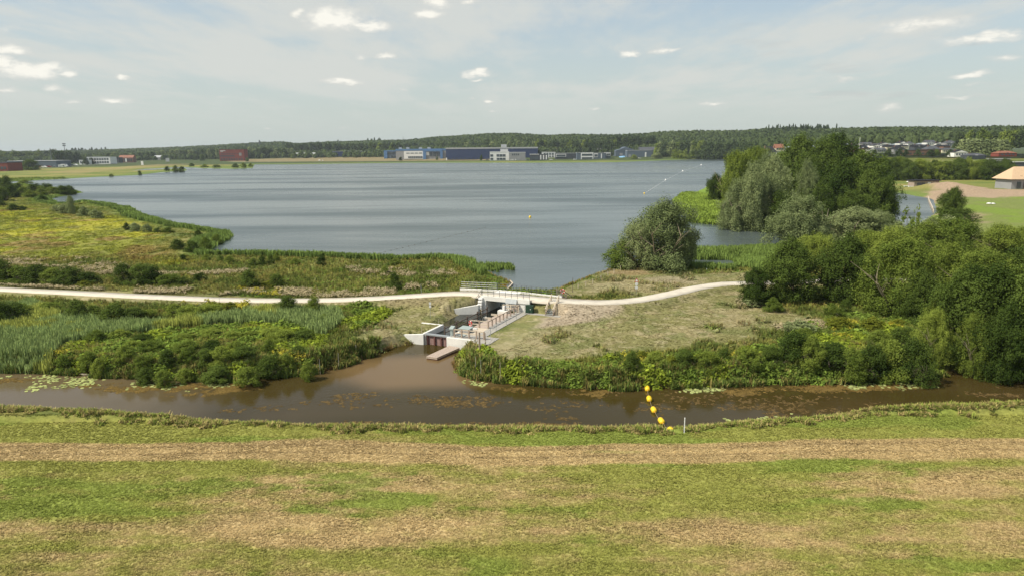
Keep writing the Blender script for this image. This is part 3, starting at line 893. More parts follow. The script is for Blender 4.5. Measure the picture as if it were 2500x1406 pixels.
# --- right side
org = lk(4.5, 1, 0)
t = thing('lock_platform', org, 'white concrete lock head right of the gate, carrying the platform with timber railings', 'lock wall')
mb = MB(org); lbox(mb, 1.95, 6.3, -.65, -.25, -.8, 1.55); mb.build('front_wall', M['concrete'], t, bevel=.03)
mb = MB(org); lbox(mb, 1.95, 2.4, -.25, 5.7, -.9, 1.55); mb.build('chamber_wall', M['concrete'], t, bevel=.03)
mb = MB(org); lbox(mb, 2.4, 9.3, -.25, 1.6, 1.2, 1.62); lbox(mb, 6.3, 9.3, -2.0, -.253, 1.2, 1.612); mb.build('platform_slab', M['concrete_grey'], t)
mb = MB(org); lbox(mb, 2.4, 5.6, 1.6, 5.7, 1.1, 1.615); mb.build('machine_slab', M['wood_pale'], t)
o = MB(lk(6, 10, 1.6)); lprism(o, [(5.6, 1.6), (7.2, 1.6), (7.3, 16.5), (13.0, 16.4), (13.0, 17.3), (5.2, 17.5), (5.2, 5.7), (5.6, 5.7)], 1.3, 1.63)
tag(o.build('pavement', M['concrete_grey']), kind='structure')

# --- lower gate
org = lk(0, 0, 0)
t = thing('lock_gate', org, 'red brown timber lock gate closed between white concrete walls', 'gate')
mb = MB(org); lbox(mb, -1.8, 1.95, -.1, .02, -.8, 1.42); mb.build('gate_panel', M['gate_panel'], t)
for u in (-1.45, -.25, .85, 1.75):
    mb = MB(org); lbox(mb, u - .11, u + .11, -.32, -.1, -.8, 1.40); mb.build('post', M['gate'], t)
mb = MB(org); lbox(mb, -1.95, 2.6, -.36, .22, 1.42, 1.60); mb.build('top_beam', M['galv'], t)

# --- bridge
org = lk(2.5, 20.3, 0)
t = thing('bridge', org, 'low white concrete bridge carrying the pale path over the lock', 'bridge')
mb = MB(org); lbox(mb, -.9, 3.6, 17.75, 22.95, 3.05, 3.54); mb.build('deck', M['concrete'], t, bevel=.02)
mb = MB(org); lbox(mb, -1.45, -.55, 17.45, 23.2, -.8, 3.045); mb.build('abutment', M['concrete'], t, bevel=.02)
mb = MB(org); lbox(mb, 3.1, 7.3, 17.62, 18.1, .8, 3.045); lbox(mb, 3.1, 3.7, 18.1, 23.2, -.8, 3.045); mb.build('abutment', M['concrete'], t, bevel=.02)
mb = MB(org); lbox(mb, -1.5, 7.4, 17.48, 17.75, 2.95, 3.74); mb.build('kerb', M['concrete'], t, bevel=.03)
mb = MB(org); lprism(mb, [(-8.2, 22.5), (-1.2, 22.85), (3.5, 22.85), (10.9, 23.2), (10.9, 23.5), (3.5, 23.2), (-1.2, 23.2), (-8.2, 22.85)], 2.7, [3.5, 3.68, 3.68, 3.42, 3.42, 3.68, 3.68, 3.5]); mb.build('kerb', M['concrete'], t, bevel=.02)
mb = MB(org); lprism(mb, [(-1.46, 17.0), (-1.46, 16.3), (-5.4, 14.3), (-5.4, 14.75)][::-1], [-.6] * 4, [1.7, 1.7, 2.35, 2.35]); mb.build('wing_wall', M['concrete'], t, bevel=.02)
for i, (zz, vv) in enumerate(((3.35, 17.2), (2.85, 17.05), (2.35, 16.9), (1.85, 16.75))):
    mb = MB(org); lbox(mb, -1.8, -1.05, vv - .15, vv + .3 + .02 * i, zz - .25, zz + .1); mb.build('capstone', M['white'], t, bevel=.02)


def railing(name, pts, n_posts, h, rails, pr, rr, mat, label, cat, group=None, post_mat=None, sq=False, railmat=None):
    """posts along a polyline pts of (u, v, z); rails at the given fractions of the height"""
    P = [Vector(lk(*p)) for p in pts]
    seg = [(P[i + 1] - P[i]).length for i in range(len(P) - 1)]; tot = sum(seg)

    def along(s_):
        for i, g in enumerate(seg):
            if s_ <= g + 1e-6: return P[i].lerp(P[i + 1], s_ / g)
            s_ -= g
        return P[-1]
    t = thing(name, P[0], label, cat, group)
    for i in range(n_posts):
        b_ = along(tot * i / (n_posts - 1))
        mb = MB(P[0])
        if sq: mb.box(b_ + Vector((0, 0, h / 2)), (pr * 2, pr * 2, h + .06), -LK_A)
        else: mb.tube(b_ - Vector((0, 0, .05)), b_ + Vector((0, 0, h)), pr, n=6)
        mb.build('post', post_mat or mat, t)
    for fr in rails:
        mb = MB(P[0])
        for i in range(len(P) - 1):
            a = P[i] + Vector((0, 0, h * fr)); b_ = P[i + 1] + Vector((0, 0, h * fr))
            if sq: mb.bar(a, b_, rr * 2.4, rr * 2)
            else: mb.tube(a, b_, rr, n=6)
        mb.build('rail', railmat or mat, t)
    return t


railing('railing', [(-1.3, 17.6, 3.74), (7.3, 17.6, 3.74)], 9, 1.1, (.98, .68, .36), .035, .028, M['galv_dark'], 'steel railing along the near side of the white bridge', 'railing')
railing('railing', [(-8.0, 22.7, 3.5), (-1.1, 23.0, 3.68)], 8, 1.15, (.99, .66, .33), .035, .04, M['galv_dark'], 'steel railing with sunlit rails beside the path, left of the bridge', 'railing', railmat=M['galv'])  # paler steel on these rails puts the sunlight into their colour
railing('railing', [(-1.0, 23.0, 3.68), (3.5, 23.05, 3.68), (10.8, 23.35, 3.42)], 14, 1.15, (.99, .66, .33), .035, .03, M['galv_dark'], 'dark steel railing along the far side of the bridge above the lake', 'railing')
railing('railing', [(-1.5, 17.7, 3.6), (-2.2, 16.9, 2.2)], 3, 1.1, (.98, .5), .035, .03, M['galv_dark'], 'short steel railing sloping down beside the left bridge pier', 'railing')

# --- timber railings on the platform
railing('timber_railing', [(3.0, -.12, 1.62), (7.6, .12, 1.62)], 5, 1.12, (.97, .55), .09, .055, M['wood_grey'], 'timber railing along the front edge of the lock platform, above the dock', 'railing', sq=True, railmat=M['wood_pale'])
railing('timber_railing', [(2.65, 5.6, 1.6), (5.5, 5.85, 1.6)], 3, 1.1, (.97, .5), .09, .055, M['wood_grey'], 'short timber railing behind the grey machine box and life ring', 'railing', sq=True, railmat=M['wood_pale'])
railing('timber_railing', [(5.45, 5.95, 1.55), (5.55, 18.0, 1.62)], 10, 1.1, (.97,), .085, .05, M['wood_grey'], 'long timber railing following the walkway from platform to bridge', 'railing', sq=True, railmat=M['wood_grey'])
railing('timber_railing', [(2.9, 16.9, 1.6), (5.5, 17.3, 1.6)], 3, 1.1, (.97, .5), .085, .055, M['wood_pale'], 'pale timber railing against the foot of the white bridge wall', 'railing', sq=True)
railing('wire_fence', [(8.85, -2.0, 1.5), (7.9, 1.6, 1.6), (6.95, 5.8, 1.6), (7.05, 9.6, 1.6), (7.1, 13.3, 1.6), (7.0, 16.4, 1.6)], 6, 1.35, (.9, .5), .04, .014, M['galv'], 'thin grey post and wire fence on the landward side of the concrete strip', 'fence')
# --- guide fence in the chamber
railing('guide_fence', [(-.15, 2.6, -.4), (-.05, 5.07, -.4), (0, 8.0, -.4), (0.05, 10.9, -.4), (.1, 16.5, -.4)], 5, 2.55, (.88, .62), .13, .085, M['wood_dark'], 'dark timber guide fence with round posts standing in the lock chamber', 'guide fence')

# --- walkway on the right of the chamber
org = lk(4, 11, 0)
t = thing('timber_walkway', org, 'pale timber walkway running beside the lock chamber up to the bridge', 'walkway')
mb = MB(org)
for i in range(37):
    v_ = 6.1 + i * .3; lbox(mb, 2.55, 5.3, v_, v_ + .27, 1.27, 1.33 + .006 * (i % 3))
mb.build('deck_boards', M['deck'], t)
mb = MB(org); lbox(mb, 2.5, 2.62, 6.0, 17.2, .2, 1.26); lbox(mb, 5.2, 5.32, 6.0, 17.2, .7, 1.26); mb.build('side_beam', M['wood_grey'], t)
for v_ in (12.0, 14.4):
    mb = MB(org); lbox(mb, 1.9, 3.0, v_ - .1, v_ + .1, 1.34, 1.62); mb.build('mooring_beam', M['wood_pale'], t)
t = thing('access_ladder', lk(2.45, 10.4, .3), 'galvanised ladder with two hooped handles at the edge of the walkway', 'ladder')
for s_ in (-.28, .28):
    mb = MB(t.location); c0 = Vector(lk(2.44, 10.4 + s_, .3))
    pts = [c0 + Vector((0, 0, 0)), c0 + Vector((0, 0, 1.45)), c0 + Vector((LU[0] * .15, LU[1] * .15, 1.75)), c0 + Vector((LU[0] * .45, LU[1] * .45, 1.75)), c0 + Vector((LU[0] * .6, LU[1] * .6, 1.05))]
    for a, b_ in zip(pts, pts[1:]): mb.tube(a, b_, .035, n=6)
    mb.build('handle', M['galv'], t)
mb = MB(t.location)
for k in range(4): mb.tube(lk(2.44, 10.12, .4 + .3 * k), lk(2.44, 10.68, .4 + .3 * k), .02, n=6)
mb.build('rungs', M['galv'], t)

# --- dock
org = Vector((*at(1082, 858, .2), 0)); dd = Vector(lk(0, 1)) - Vector(lk(0, 0)); da = math.radians(28)
t = thing('dock', org, 'pale floating jetty sticking out from the lock head over the brown water', 'dock')
q = [at(1041, 869, .42), at(1067, 872.5, .42), at(1122, 848, .42), at(1097, 843, .42)]
mb = MB(org); mb.prism(q, .30, .42); mb.build('deck_boards', M['deck'], t)


def inset(q, k):
    cx_ = sum(p[0] for p in q) / 4; cy_ = sum(p[1] for p in q) / 4
    return [(cx_ + (p[0] - cx_) * k, cy_ + (p[1] - cy_) * k) for p in q]


mb = MB(org); mb.prism(inset(q, .985), -.15, .295); mb.build('float', M['gate'], t)
mb = MB(org); mb.prism(inset(q, 1.012), .17, .25); mb.build('fender_strip', M['wood_pale'], t)
# board lines across the deck as thin dark gaps
mb = MB(org)
for i in range(1, 24):
    k = i / 24; a = Vector((*q[0], 0)).lerp(Vector((*q[3], 0)), k); b_ = Vector((*q[1], 0)).lerp(Vector((*q[2], 0)), k)
    mb.bar((a.x, a.y, .4205), (b_.x, b_.y, .4205), .02, .006)
mb.build('board_gaps', M['wood_dark'], t)

# --- machine boxes
t = thing('control_box', lk(2.3, .45, 1.62), 'grey green control pedestal with sloping top at the right end of the gate beam', 'control box')
mb = MB(t.location); lbox(mb, 2.12, 2.55, .2, .6, 1.62, 2.45); mb.build('pedestal', M['grey_box'], t, bevel=.03)
mb = MB(t.location); lprism(mb, [(2.0, .1), (2.68, .1), (2.68, .75), (2.0, .75)], 2.45, [2.72, 2.72, 3.0, 3.0]); mb.build('hood', M['grey_box'], t, bevel=.03)
t = thing('machine_box', lk(3.2, 3.3, 1.62), 'low grey machine housing with pale lid on the lock platform', 'machine box')
mb = MB(t.location); lbox(mb, 2.45, 4.1, 2.3, 3.5, 1.62, 2.15); mb.build('housing', M['wall_grey'], t, bevel=.03)
mb = MB(t.location); lprism(mb, [(2.38, 2.2), (4.2, 2.2), (4.2, 3.6), (2.38, 3.6)], 2.153, [2.22, 2.22, 2.34, 2.34]); mb.build('lid', M['grey_box'], t, bevel=.02)
# control arm and grey hatch
o = MB(lk(4.6, 1.0, 1.63)); lbox(o, 2.9, 4.2, .6, 1.35, 1.64, 1.70); tag(o.build('floor_hatch', M['grey_box']), 'pale grey steel hatch lying flush in the lock platform', 'hatch')
# --- life ring
def life_ring(name, c, rr, label, axis, stand):
    t = thing(name, (c[0], c[1], stand), label, 'life ring')
    mb = MB(t.location); n1_, n2_ = 24, 8
    ax = Vector(axis).normalized(); s1_ = ax.cross(Vector((0, 0, 1))).normalized(); s2_ = s1_.cross(ax)
    for kind, mat_ in (('ring', M['red']), ('white_band', M['white'])):
        mb = MB(t.location)
        if kind == 'ring':
            vs = []; fs = []
            for i in range(n1_):
                a = 2 * math.pi * i / n1_; dr = s1_ * math.cos(a) + s2_ * math.sin(a)
                for j in range(n2_):
                    b_ = 2 * math.pi * j / n2_
                    vs.append(Vector(c) + dr * (rr + .085 * math.cos(b_)) + ax * .085 * math.sin(b_))
            for i in range(n1_):
                for j in range(n2_):
                    fs.append((i * n2_ + j, ((i + 1) % n1_) * n2_ + j, ((i + 1) % n1_) * n2_ + (j + 1) % n2_, i * n2_ + (j + 1) % n2_))
            mb.add(vs, fs); mb.build('ring', mat_, t, smooth=True)
        else:
            for a in (.3, 1.87, 3.44, 5.0):
                dr = s1_ * math.cos(a) + s2_ * math.sin(a); tg = ax.cross(dr)
                mbb = MB(t.location); mbb.tube(Vector(c) + dr * rr - tg * .06, Vector(c) + dr * rr + tg * .06, .093, n=8)
                mbb.build('white_band', M['white'], t)
    mb = MB(t.location); mb.tube((c[0] + ax.x * -.12, c[1] + ax.y * -.12, stand), (c[0] + ax.x * -.12, c[1] + ax.y * -.12, c[2] + .3), .04, n=6); mb.build('stand', M['wood_grey'], t)
    return t


life_ring('life_ring', lk(3.0, 4.9, 2.35), .36, 'red life ring hanging at the left end of the short timber railing', (-LV[0] + LU[0] * -.6, -LV[1] + LU[1] * -.6, 0), 1.62)
life_ring('life_ring', lk(10.9, 23.6, 4.25), .33, 'red and white life ring at the right end of the far bridge railing', (-.3, -1, 0), 3.3)
o = MB(lk(3.7, 4.6, 1.62)); o.tube(lk(3.3, 4.3, 1.7), lk(4.2, 4.7, 1.7), .13, n=8); o.tube(lk(3.25, 4.28, 1.7), lk(3.1, 4.2, 1.85), .05, n=6)
tag(o.build('mooring_roll', M['white']), 'white rolled tube lying on the platform beside the red life ring', 'roll')
# --- information panel against the bridge and the white valve block
t = thing('information_panel', lk(4.1, 17.3, 1.6), 'silver sloping information panel in front of the right white bridge wall', 'panel')
for u in (3.4, 4.9):
    mb = MB(t.location); mb.tube(lk(u, 17.35, 1.6), lk(u, 17.35, 3.2), .04, n=6); mb.build('leg', M['galv'], t)
mb = MB(t.location); mb.box(lk(4.15, 17.3, 3.25), (2.0, .06, .75), -LK_A, Matrix.Rotation(-.35, 3, 'X')); mb.build('board', M['galv'], t, bevel=.01)
t = thing('valve_block', lk(3.0, 16.7, .8), 'white concrete block with timber top beside the tunnel mouth', 'block')
mb = MB(t.location); lbox(mb, 2.1, 4.0, 16.3, 17.3, -.4, 1.75); mb.build('block', M['concrete'], t, bevel=.03)
mb = MB(t.location); lbox(mb, 2.9, 3.3, 16.5, 16.9, 1.75, 2.5); mb.build('spindle_housing', M['white'], t, bevel=.03)
# --- green cabinet
t = thing('green_cabinet', lk(7.4, 17.1, 1.6), 'dark green steel cabinet standing right of the white bridge wall', 'cabinet')
mb = MB(t.location); lbox(mb, 6.85, 8.15, 16.95, 17.55, 1.6, 2.85); mb.build('body', M['green_box'], t, bevel=.03)
mb = MB(t.location); lbox(mb, 6.8, 8.2, 16.9, 17.6, 2.855, 2.92); mb.build('lid', M['green_box'], t, bevel=.02)
for u0, u1 in ((6.9, 7.48), (7.52, 8.1)):
    mb = MB(t.location); lbox(mb, u0, u1, 16.925, 16.948, 1.68, 2.8); dr = mb.build('door', M['green_box'], t)
mb = MB(t.location); lbox(mb, 7.7, 7.8, 16.90, 16.923, 2.25, 2.38); mb.build('label_plate', M['white'], dr)
# --- stairs
def stairs(name, u0, u1, v0, v1, z0, z1, label, mat=M['wood_pale'], steps=9):
    t = thing(name, lk((u0 + u1) / 2, v0, z0), label, 'stairs')
    mb = MB(t.location)
    for i in range(steps):
        f = (i + .5) / steps; v_ = v0 + (v1 - v0) * f; z_ = z0 + (z1 - z0) * (i + 1) / steps
        lbox(mb, u0 + .06, u1 - .06, v_ - .16, v_ + .16, z_ - .06, z_)
    mb.build('steps', M['galv'], t)
    for u in (u0, u1):
        mb = MB(t.location); mb.bar(lk(u, v0 - .15, z0 + .02), lk(u, v1 + .1, z1 - .05), .08, .28); mb.build('stringer', M['wood_grey'], t)
        mb = MB(t.location); mb.bar(lk(u, v0 - .1, z0 + 1.0), lk(u, v1 + .1, z1 + 1.0), .12, .12); mb.build('handrail', mat, t)
        mb = MB(t.location); mb.bar(lk(u, v0 - .1, z0 + .55), lk(u, v1 + .1, z1 + .55), .06, .1); mb.build('mid_rail', mat, t)
        for f in (0.02, .5, .97):
            mb = MB(t.location); v_ = v0 + (v1 - v0) * f; z_ = z0 + (z1 - z0) * f
            mb.box(lk(u, v_, z_ + .4), (.11, .11, 1.2), -LK_A); mb.build('post', M['wood_grey'], t)
    return t


stairs('stairs', 10.4, 11.7, 16.9, 19.6, 1.62, 3.45, 'timber stairs with pale handrails climbing from concrete strip to path, beside the green cabinet')
stairs('stairs', 9.6, 10.5, 29.3, 24.2, 1.3, 3.35, 'timber handrailed stairs going down to the lake behind the bridge', steps=9)
# --- sheet piling of the lake bank
org = Vector((*at(1247, 695, LAKE_Z), LAKE_Z))
t = thing('sheet_piling', org, 'dark timber sheet piling with pale capping at the lake side of the bridge', 'retaining wall')
pl = [at(1245.5, 684, 1.15), at(1251.5, 690.5, 1.15), at(1236, 707, 1.15)]
for a, b_ in zip(pl, pl[1:]):
    mb = MB(org); mb.bar((*a, .5), (*b_, .5), .12, 1.1); mb.build('planking', M['wood_dark'], t)
    mb = MB(org); mb.bar((*a, 1.09), (*b_, 1.09), .26, .08); mb.build('capping', M['wood_pale'], t)

# ------------------------------------------------------------------ trees and shrubs: leaf-sized faces in clumps round a trunk with limbs
def unit(n_, g):
    v = g.normal(size=(n_, 3)); return v / np.linalg.norm(v, axis=1, keepdims=True)


def leaf_quads(P, Nrm, size, g, aspect=1.7, droop=0.0):
    n_ = len(P)
    a = np.cross(Nrm, unit(n_, g)); a /= np.linalg.norm(a, axis=1, keepdims=True) + 1e-9
    if droop:
        a = a * (1 - droop) + np.array([0, 0, -1.0]) * droop; a -= Nrm * (a * Nrm).sum(1, keepdims=True); a /= np.linalg.norm(a, axis=1, keepdims=True) + 1e-9
    b = np.cross(Nrm, a)
    s = (size * g.uniform(.65, 1.35, n_))[:, None]
    a = a * s * aspect * .5; b = b * s * .5
    V = np.stack([P - a - b * .5, P + a * .1 - b, P + a + b * .35, P - a * .1 + b], 1).reshape(-1, 3)
    return V, np.arange(n_ * 4).reshape(-1, 4)


def crown_mesh(name, seed, mat, nclump=70, nleaf=9000, leaf=0.03, base=0.12, prof='round', rc=0.17, droop=0.0, up=0.0, flat=1.15):
    """unit crown: height 1, width 1 (radius .5); leaf size relative"""
    g = np.random.default_rng(seed)
    cs = []; rs = []
    lob = g.uniform(0, 6.28, 4); amp = g.uniform(.04, .13, 4)
    tries = 0
    while len(cs) < nclump and tries < 20000:
        tries += 1
        t_ = g.uniform(0, 1); a = g.uniform(0, 6.283); q = g.uniform(0.05, 1) ** .45
        if prof == 'round': R = max(0.0, 1 - (abs(t_ - .36) / .66) ** 2.6) ** .5
        elif prof == 'tall': R = (math.sin(math.pi * (t_ * .82 + .18))) ** .5 * .95
        elif prof == 'bush': R = max(0.0, 1 - (abs(t_ - .2) / .82) ** 2.4) ** .5
        elif prof == 'cone': R = (1 - t_) ** .9 + .05
        elif prof == 'dome': R = math.cos(t_ * math.pi / 2) ** .45
        R *= 1 + sum(amp[k] * math.sin((k + 1) * a + lob[k] + 3 * t_) for k in range(4))
        r_ = rc * g.uniform(.5, 1.3) * (1 if prof != 'cone' else (1.15 - t_))
        rr = max(0, R * .5 - r_ * .75) * q
        z = base + t_ * (1 - base - r_ * .7)
        cs.append((rr * math.cos(a), rr * math.sin(a), z)); rs.append(r_)
    cs = np.array(cs); rs = np.array(rs)
    # each clump carries smaller sprays, each spray its leaves
    ns = 7
    sd_ = unit(len(cs) * ns, g)
    sr = np.repeat(rs, ns)
    sc2 = np.repeat(cs, ns, 0) + sd_ * sr[:, None] * g.uniform(.55, 1.05, len(sr))[:, None] * np.array([1, 1, flat])
    rr2 = sr * g.uniform(.28, .52, len(sr)); tone = np.repeat(g.uniform(.2, .8, len(cs)), ns) * .55 + g.uniform(.1, .9, len(sr)) * .45
    w = rr2 ** 2; idx = g.choice(len(sc2), size=nleaf, p=w / w.sum())
    d = unit(nleaf, g); d[:, 2] = np.where(d[:, 2] < -.6, -d[:, 2] * .6, d[:, 2])
    d /= np.linalg.norm(d, axis=1, keepdims=True)
    rad = rr2[idx] * (.95 + .22 * g.normal(size=nleaf) + .16 * g.exponential(size=nleaf))
    P = sc2[idx] + d * rad[:, None] * np.array([1, 1, flat * 1.35])
    P[:, 2] = np.maximum(P[:, 2], .005)
    outw = P - np.array([0, 0, base + .3]); outw /= np.linalg.norm(outw, axis=1, keepdims=True) + 1e-9
    Nn = d * .85 + outw * .35 + unit(nleaf, g) * .75 + np.array([0, 0, up])
    Nn /= np.linalg.norm(Nn, axis=1, keepdims=True)
    V, Q = leaf_quads(P, Nn, leaf, g, droop=droop)
    ct = tone[idx] * .75 + g.uniform(0, 1, nleaf) * .25
    col = np.repeat(ct, 4)[:, None] * np.ones(3)
    me = np_mesh(name, V, Q, [mat], col)
    return me


def trunk_mesh(name, seed, mat, r=0.02, top=.62, limbs=6, first=.12, stems=1, spread=.3):
    g = random.Random(seed); mb = MB()
    for s_ in range(stems):
        a0 = g.uniform(0, 6.28); off = 0 if stems == 1 else .05 + g.random() * .05
        p = Vector((off * math.cos(a0), off * math.sin(a0), -.02)); lean = Vector((math.cos(a0), math.sin(a0), 0)) * (0.02 if stems == 1 else .10)
        rr = r * (1 if stems == 1 else .6)
        pts = [p]
        for k in range(4):
            p = p + Vector((g.uniform(-.02, .02), g.uniform(-.02, .02), top / 4)) + lean
            pts.append(p)
        for k in range(4): mb.tube(pts[k], pts[k + 1], rr * (1 - k * .2), rr * (1 - (k + 1) * .2), n=6)
        for k in range(limbs):
            f = first + (1 - first) * (k + .5) / limbs; i = min(3, int(f * 4)); q = pts[i].lerp(pts[i + 1], f * 4 - i)
            a = g.uniform(0, 6.28); ln = spread * g.uniform(.6, 1.0)
            e = q + Vector((math.cos(a) * ln, math.sin(a) * ln, ln * .75))
            mb.tube(q, e, rr * .5 * (1.1 - f * .5), rr * .15, n=5)
    me = bpy.data.meshes.new(name); me.from_pydata(mb.v, [], mb.f); me.materials.append(mat); me.update()
    return me


PROTO = {}


def proto(kind, n_, trunk_kw, **kw):
    PROTO[kind] = []
    for i in range(n_):
        cm_ = crown_mesh('crown', i * 13 + len(PROTO) * 101, **kw)
        tm_ = trunk_mesh('trunk', i + 7 * len(PROTO), **trunk_kw)
        PROTO[kind].append((tm_, cm_))


proto('willow', 3, dict(mat=M['bark_pale'], r=.022, stems=3), mat=FM['willow'], nclump=90, nleaf=42000, leaf=.0125, base=.02, prof='round', rc=.13, droop=.45, up=.1)
proto('tallwillow', 2, dict(mat=M['bark_pale'], r=.018), mat=FM['willow'], nclump=100, nleaf=32000, leaf=.0125, base=.04, prof='tall', rc=.12, droop=.4)
proto('dark', 3, dict(mat=M['bark'], r=.018), mat=FM['dark'], nclump=110, nleaf=38000, leaf=.0130, base=.03, prof='tall', rc=.115, up=.1)
proto('green', 3, dict(mat=M['bark_pale'], r=.018, stems=2), mat=FM['green'], nclump=80, nleaf=38000, leaf=.0125, base=.02, prof='round', rc=.12, droop=.2, up=.15)
proto('bush', 3, dict(mat=M['bark'], r=.02, stems=4, top=.5, spread=.2), mat=FM['dark'], nclump=60, nleaf=11000, leaf=.021, base=.0, prof='bush', rc=.14, up=.2)
proto('greenbush', 3, dict(mat=M['bark'], r=.02, stems=4, top=.5, spread=.2), mat=FM['green'], nclump=64, nleaf=11000, leaf=.021, base=.0, prof='bush', rc=.13, up=.2)
proto('palebush', 2, dict(mat=M['bark'], r=.02, stems=4, top=.5, spread=.2), mat=FM['willow'], nclump=50, nleaf=5000, leaf=.034, base=.0, prof='bush', rc=.15, up=.1)
proto('limebush', 2, dict(mat=M['bark'], r=.015, stems=4, top=.4, spread=.2), mat=FM['lime'], nclump=40, nleaf=4000, leaf=.036, base=.0, prof='dome', rc=.15, up=.3)
proto('fartree', 4, dict(mat=M['bark'], r=.02, limbs=3), mat=FM['far'], nclump=40, nleaf=1500, leaf=.06, base=.04, prof='dome', rc=.17, up=.2)
proto('fargreen', 2, dict(mat=M['bark'], r=.02, limbs=3), mat=FM['green'], nclump=40, nleaf=1500, leaf=.06, base=.04, prof='dome', rc=.17, up=.2)
proto('farwillow', 2, dict(mat=M['bark'], r=.02, limbs=3), mat=FM['willow'], nclump=40, nleaf=1500, leaf=.06, base=.02, prof='dome', rc=.17, up=.2)
proto('slender', 1, dict(mat=M['bark_pale'], r=.012, limbs=8, top=.9, spread=.12), mat=FM['green'], nclump=24, nleaf=900, leaf=.035, base=.15, prof='cone', rc=.09)

ORD = ['first', 'second', 'third', 'fourth', 'fifth', 'sixth', 'seventh', 'eighth', 'ninth', 'tenth', 'eleventh', 'twelfth', 'thirteenth', 'fourteenth', 'fifteenth', 'sixteenth', 'seventeenth', 'eighteenth', 'nineteenth', 'twentieth',
       'twenty-first', 'twenty-second', 'twenty-third', 'twenty-fourth', 'twenty-fifth', 'twenty-sixth', 'twenty-seventh', 'twenty-eighth', 'twenty-ninth', 'thirtieth'] + ['thirty-' + w for w in ('first', 'second', 'third', 'fourth', 'fifth', 'sixth', 'seventh', 'eighth', 'ninth')] + \
      ['fortieth'] + ['forty-' + w for w in ('first', 'second', 'third', 'fourth', 'fifth', 'sixth', 'seventh', 'eighth', 'ninth')] + ['fiftieth']
NAMES = {'willow': ('willow_tree', 'silvery willow'), 'tallwillow': ('willow_tree', 'tall silvery willow'), 'dark': ('broadleaf_tree', 'dark green tree'), 'green': ('broadleaf_tree', 'mid green tree'),
         'bush': ('shrub', 'dark green shrub'), 'greenbush': ('shrub', 'mid green shrub'), 'palebush': ('shrub', 'pale silvery shrub'), 'limebush': ('shrub', 'yellow green mound'),
         'fartree': ('broadleaf_tree', 'distant dark tree'), 'fargreen': ('broadleaf_tree', 'distant mid green tree'), 'farwillow': ('broadleaf_tree', 'distant pale tree'), 'slender': ('young_tree', 'slender young tree')}


def plant(kind, X, Y, Z, h, w, label, group, rz=None):
    tm_, cm_ = PROTO[kind][R_.randrange(len(PROTO[kind]))]
    nm = NAMES[kind][0]
    r = empty(nm, (X, Y, Z - .05), R_.uniform(0, 6.28) if rz is None else rz)
    r.scale = (w * R_.uniform(.85, 1.18), w * R_.uniform(.85, 1.18), h)
    r.rotation_euler[0] = R_.uniform(-.1, .1); r.rotation_euler[1] = R_.uniform(-.1, .1)
    tag(r, label, 'shrub' if nm == 'shrub' else 'tree', group)
    for n2, me in (('stems' if nm == 'shrub' else 'trunk', tm_), ('foliage' if nm == 'shrub' else 'crown', cm_)):
        o = bpy.data.objects.new(n2, me); C.objects.link(o); o.parent = r
    return r


TREES = []      # filled for the checks


def plant_list(items, place, group, z=None, wscale=1.12, hscale=1.04, ordinal_side='left'):
    """items: (kind, x, y_base, y_top, width) in picture units; each gets its own real position, height and width"""
    rows = {}
    for it in sorted(items, key=lambda q: q[1]):
        rows.setdefault(it[0], []).append(it)
    for kind, its in rows.items():
        for i, (k, x, yb, yt, w) in enumerate(its):
            if z is not None:
                X, Y, Zg = far_ground(x, yb)
            else:
                X, Y = at(x, yb, 1.5); Zg = gz(X, Y)
                if Zg > 3: X, Y, Zg = far_ground(x, yb)
            Zg = max(Zg, 0.1)
            h = max(0.8, (height_at(X, Y, yt) - Zg) * hscale)
            W_ = w * math.hypot(X, Y) / F_PX * wscale
            nm = NAMES[k][1]
            if len(its) == 1: lab = f'only {nm} {place}'
            else: lab = f'{ORD[i % len(ORD)]} {nm} from left {place}'
            plant(k, X, Y, Zg, h, W_, lab, group)
            TREES.append((X, Y, W_ / 2))


plant_list([('willow', 1615, 657, 502, 172), ('willow', 1568, 655, 548, 90), ('greenbush', 1519, 653, 590, 82), ('willow', 1650, 656, 540, 80)], 'on the spit beside the lake', 'trees on the lake spit')
plant_list([
    ('dark', 1744, 497, 430, 44), ('green', 1802, 515, 380, 88), ('willow', 1802, 556, 450, 70), ('tallwillow', 1838, 558, 410, 80), ('tallwillow', 1790, 548, 462, 56), ('tallwillow', 1893, 530, 392, 92),
    ('willow', 1866, 555, 440, 70), ('dark', 1900, 560, 475, 90), ('tallwillow', 1968, 553, 402, 66), ('dark', 1944, 500, 342, 120), ('dark', 2042, 500, 336, 130), ('dark', 1990, 520, 352, 100), ('dark', 2105, 520, 376, 115),
    ('dark', 2050, 545, 402, 125), ('dark', 2118, 550, 424, 110), ('dark', 2160, 549, 440, 62), ('dark', 1992, 556, 450, 100), ('willow', 1868, 490, 385, 84), ('green', 1915, 470, 385, 70), ('green', 1828, 480, 368, 80),
    ('bush', 1832, 556, 520, 56), ('bush', 1872, 560, 528, 56), ('bush', 1776, 549, 510, 40), ('bush', 1930, 562, 520, 60), ('dark', 2080, 556, 470, 90), ('bush', 2140, 556, 510, 70), ('dark', 1760, 470, 440, 40)],
    'in the tall clump behind the inlet', 'trees of the tall clump by the lake')
plant_list([('willow', 1946, 606, 490, 128), ('willow', 2085, 592, 514, 120), ('willow', 2036, 592, 532, 60), ('willow', 2140, 592, 522, 80), ('palebush', 2190, 585, 548, 60), ('palebush', 2262, 585, 538, 50), ('palebush', 2310, 590, 532, 60),
            ('dark', 2316, 530, 462, 56), ('bush', 2345, 540, 510, 60), ('bush', 2310, 560, 518, 60), ('slender', 2213, 566, 500, 44), ('slender', 2237, 555, 494, 24)],
           'between inlet and building plot', 'trees in front of the tall clump')
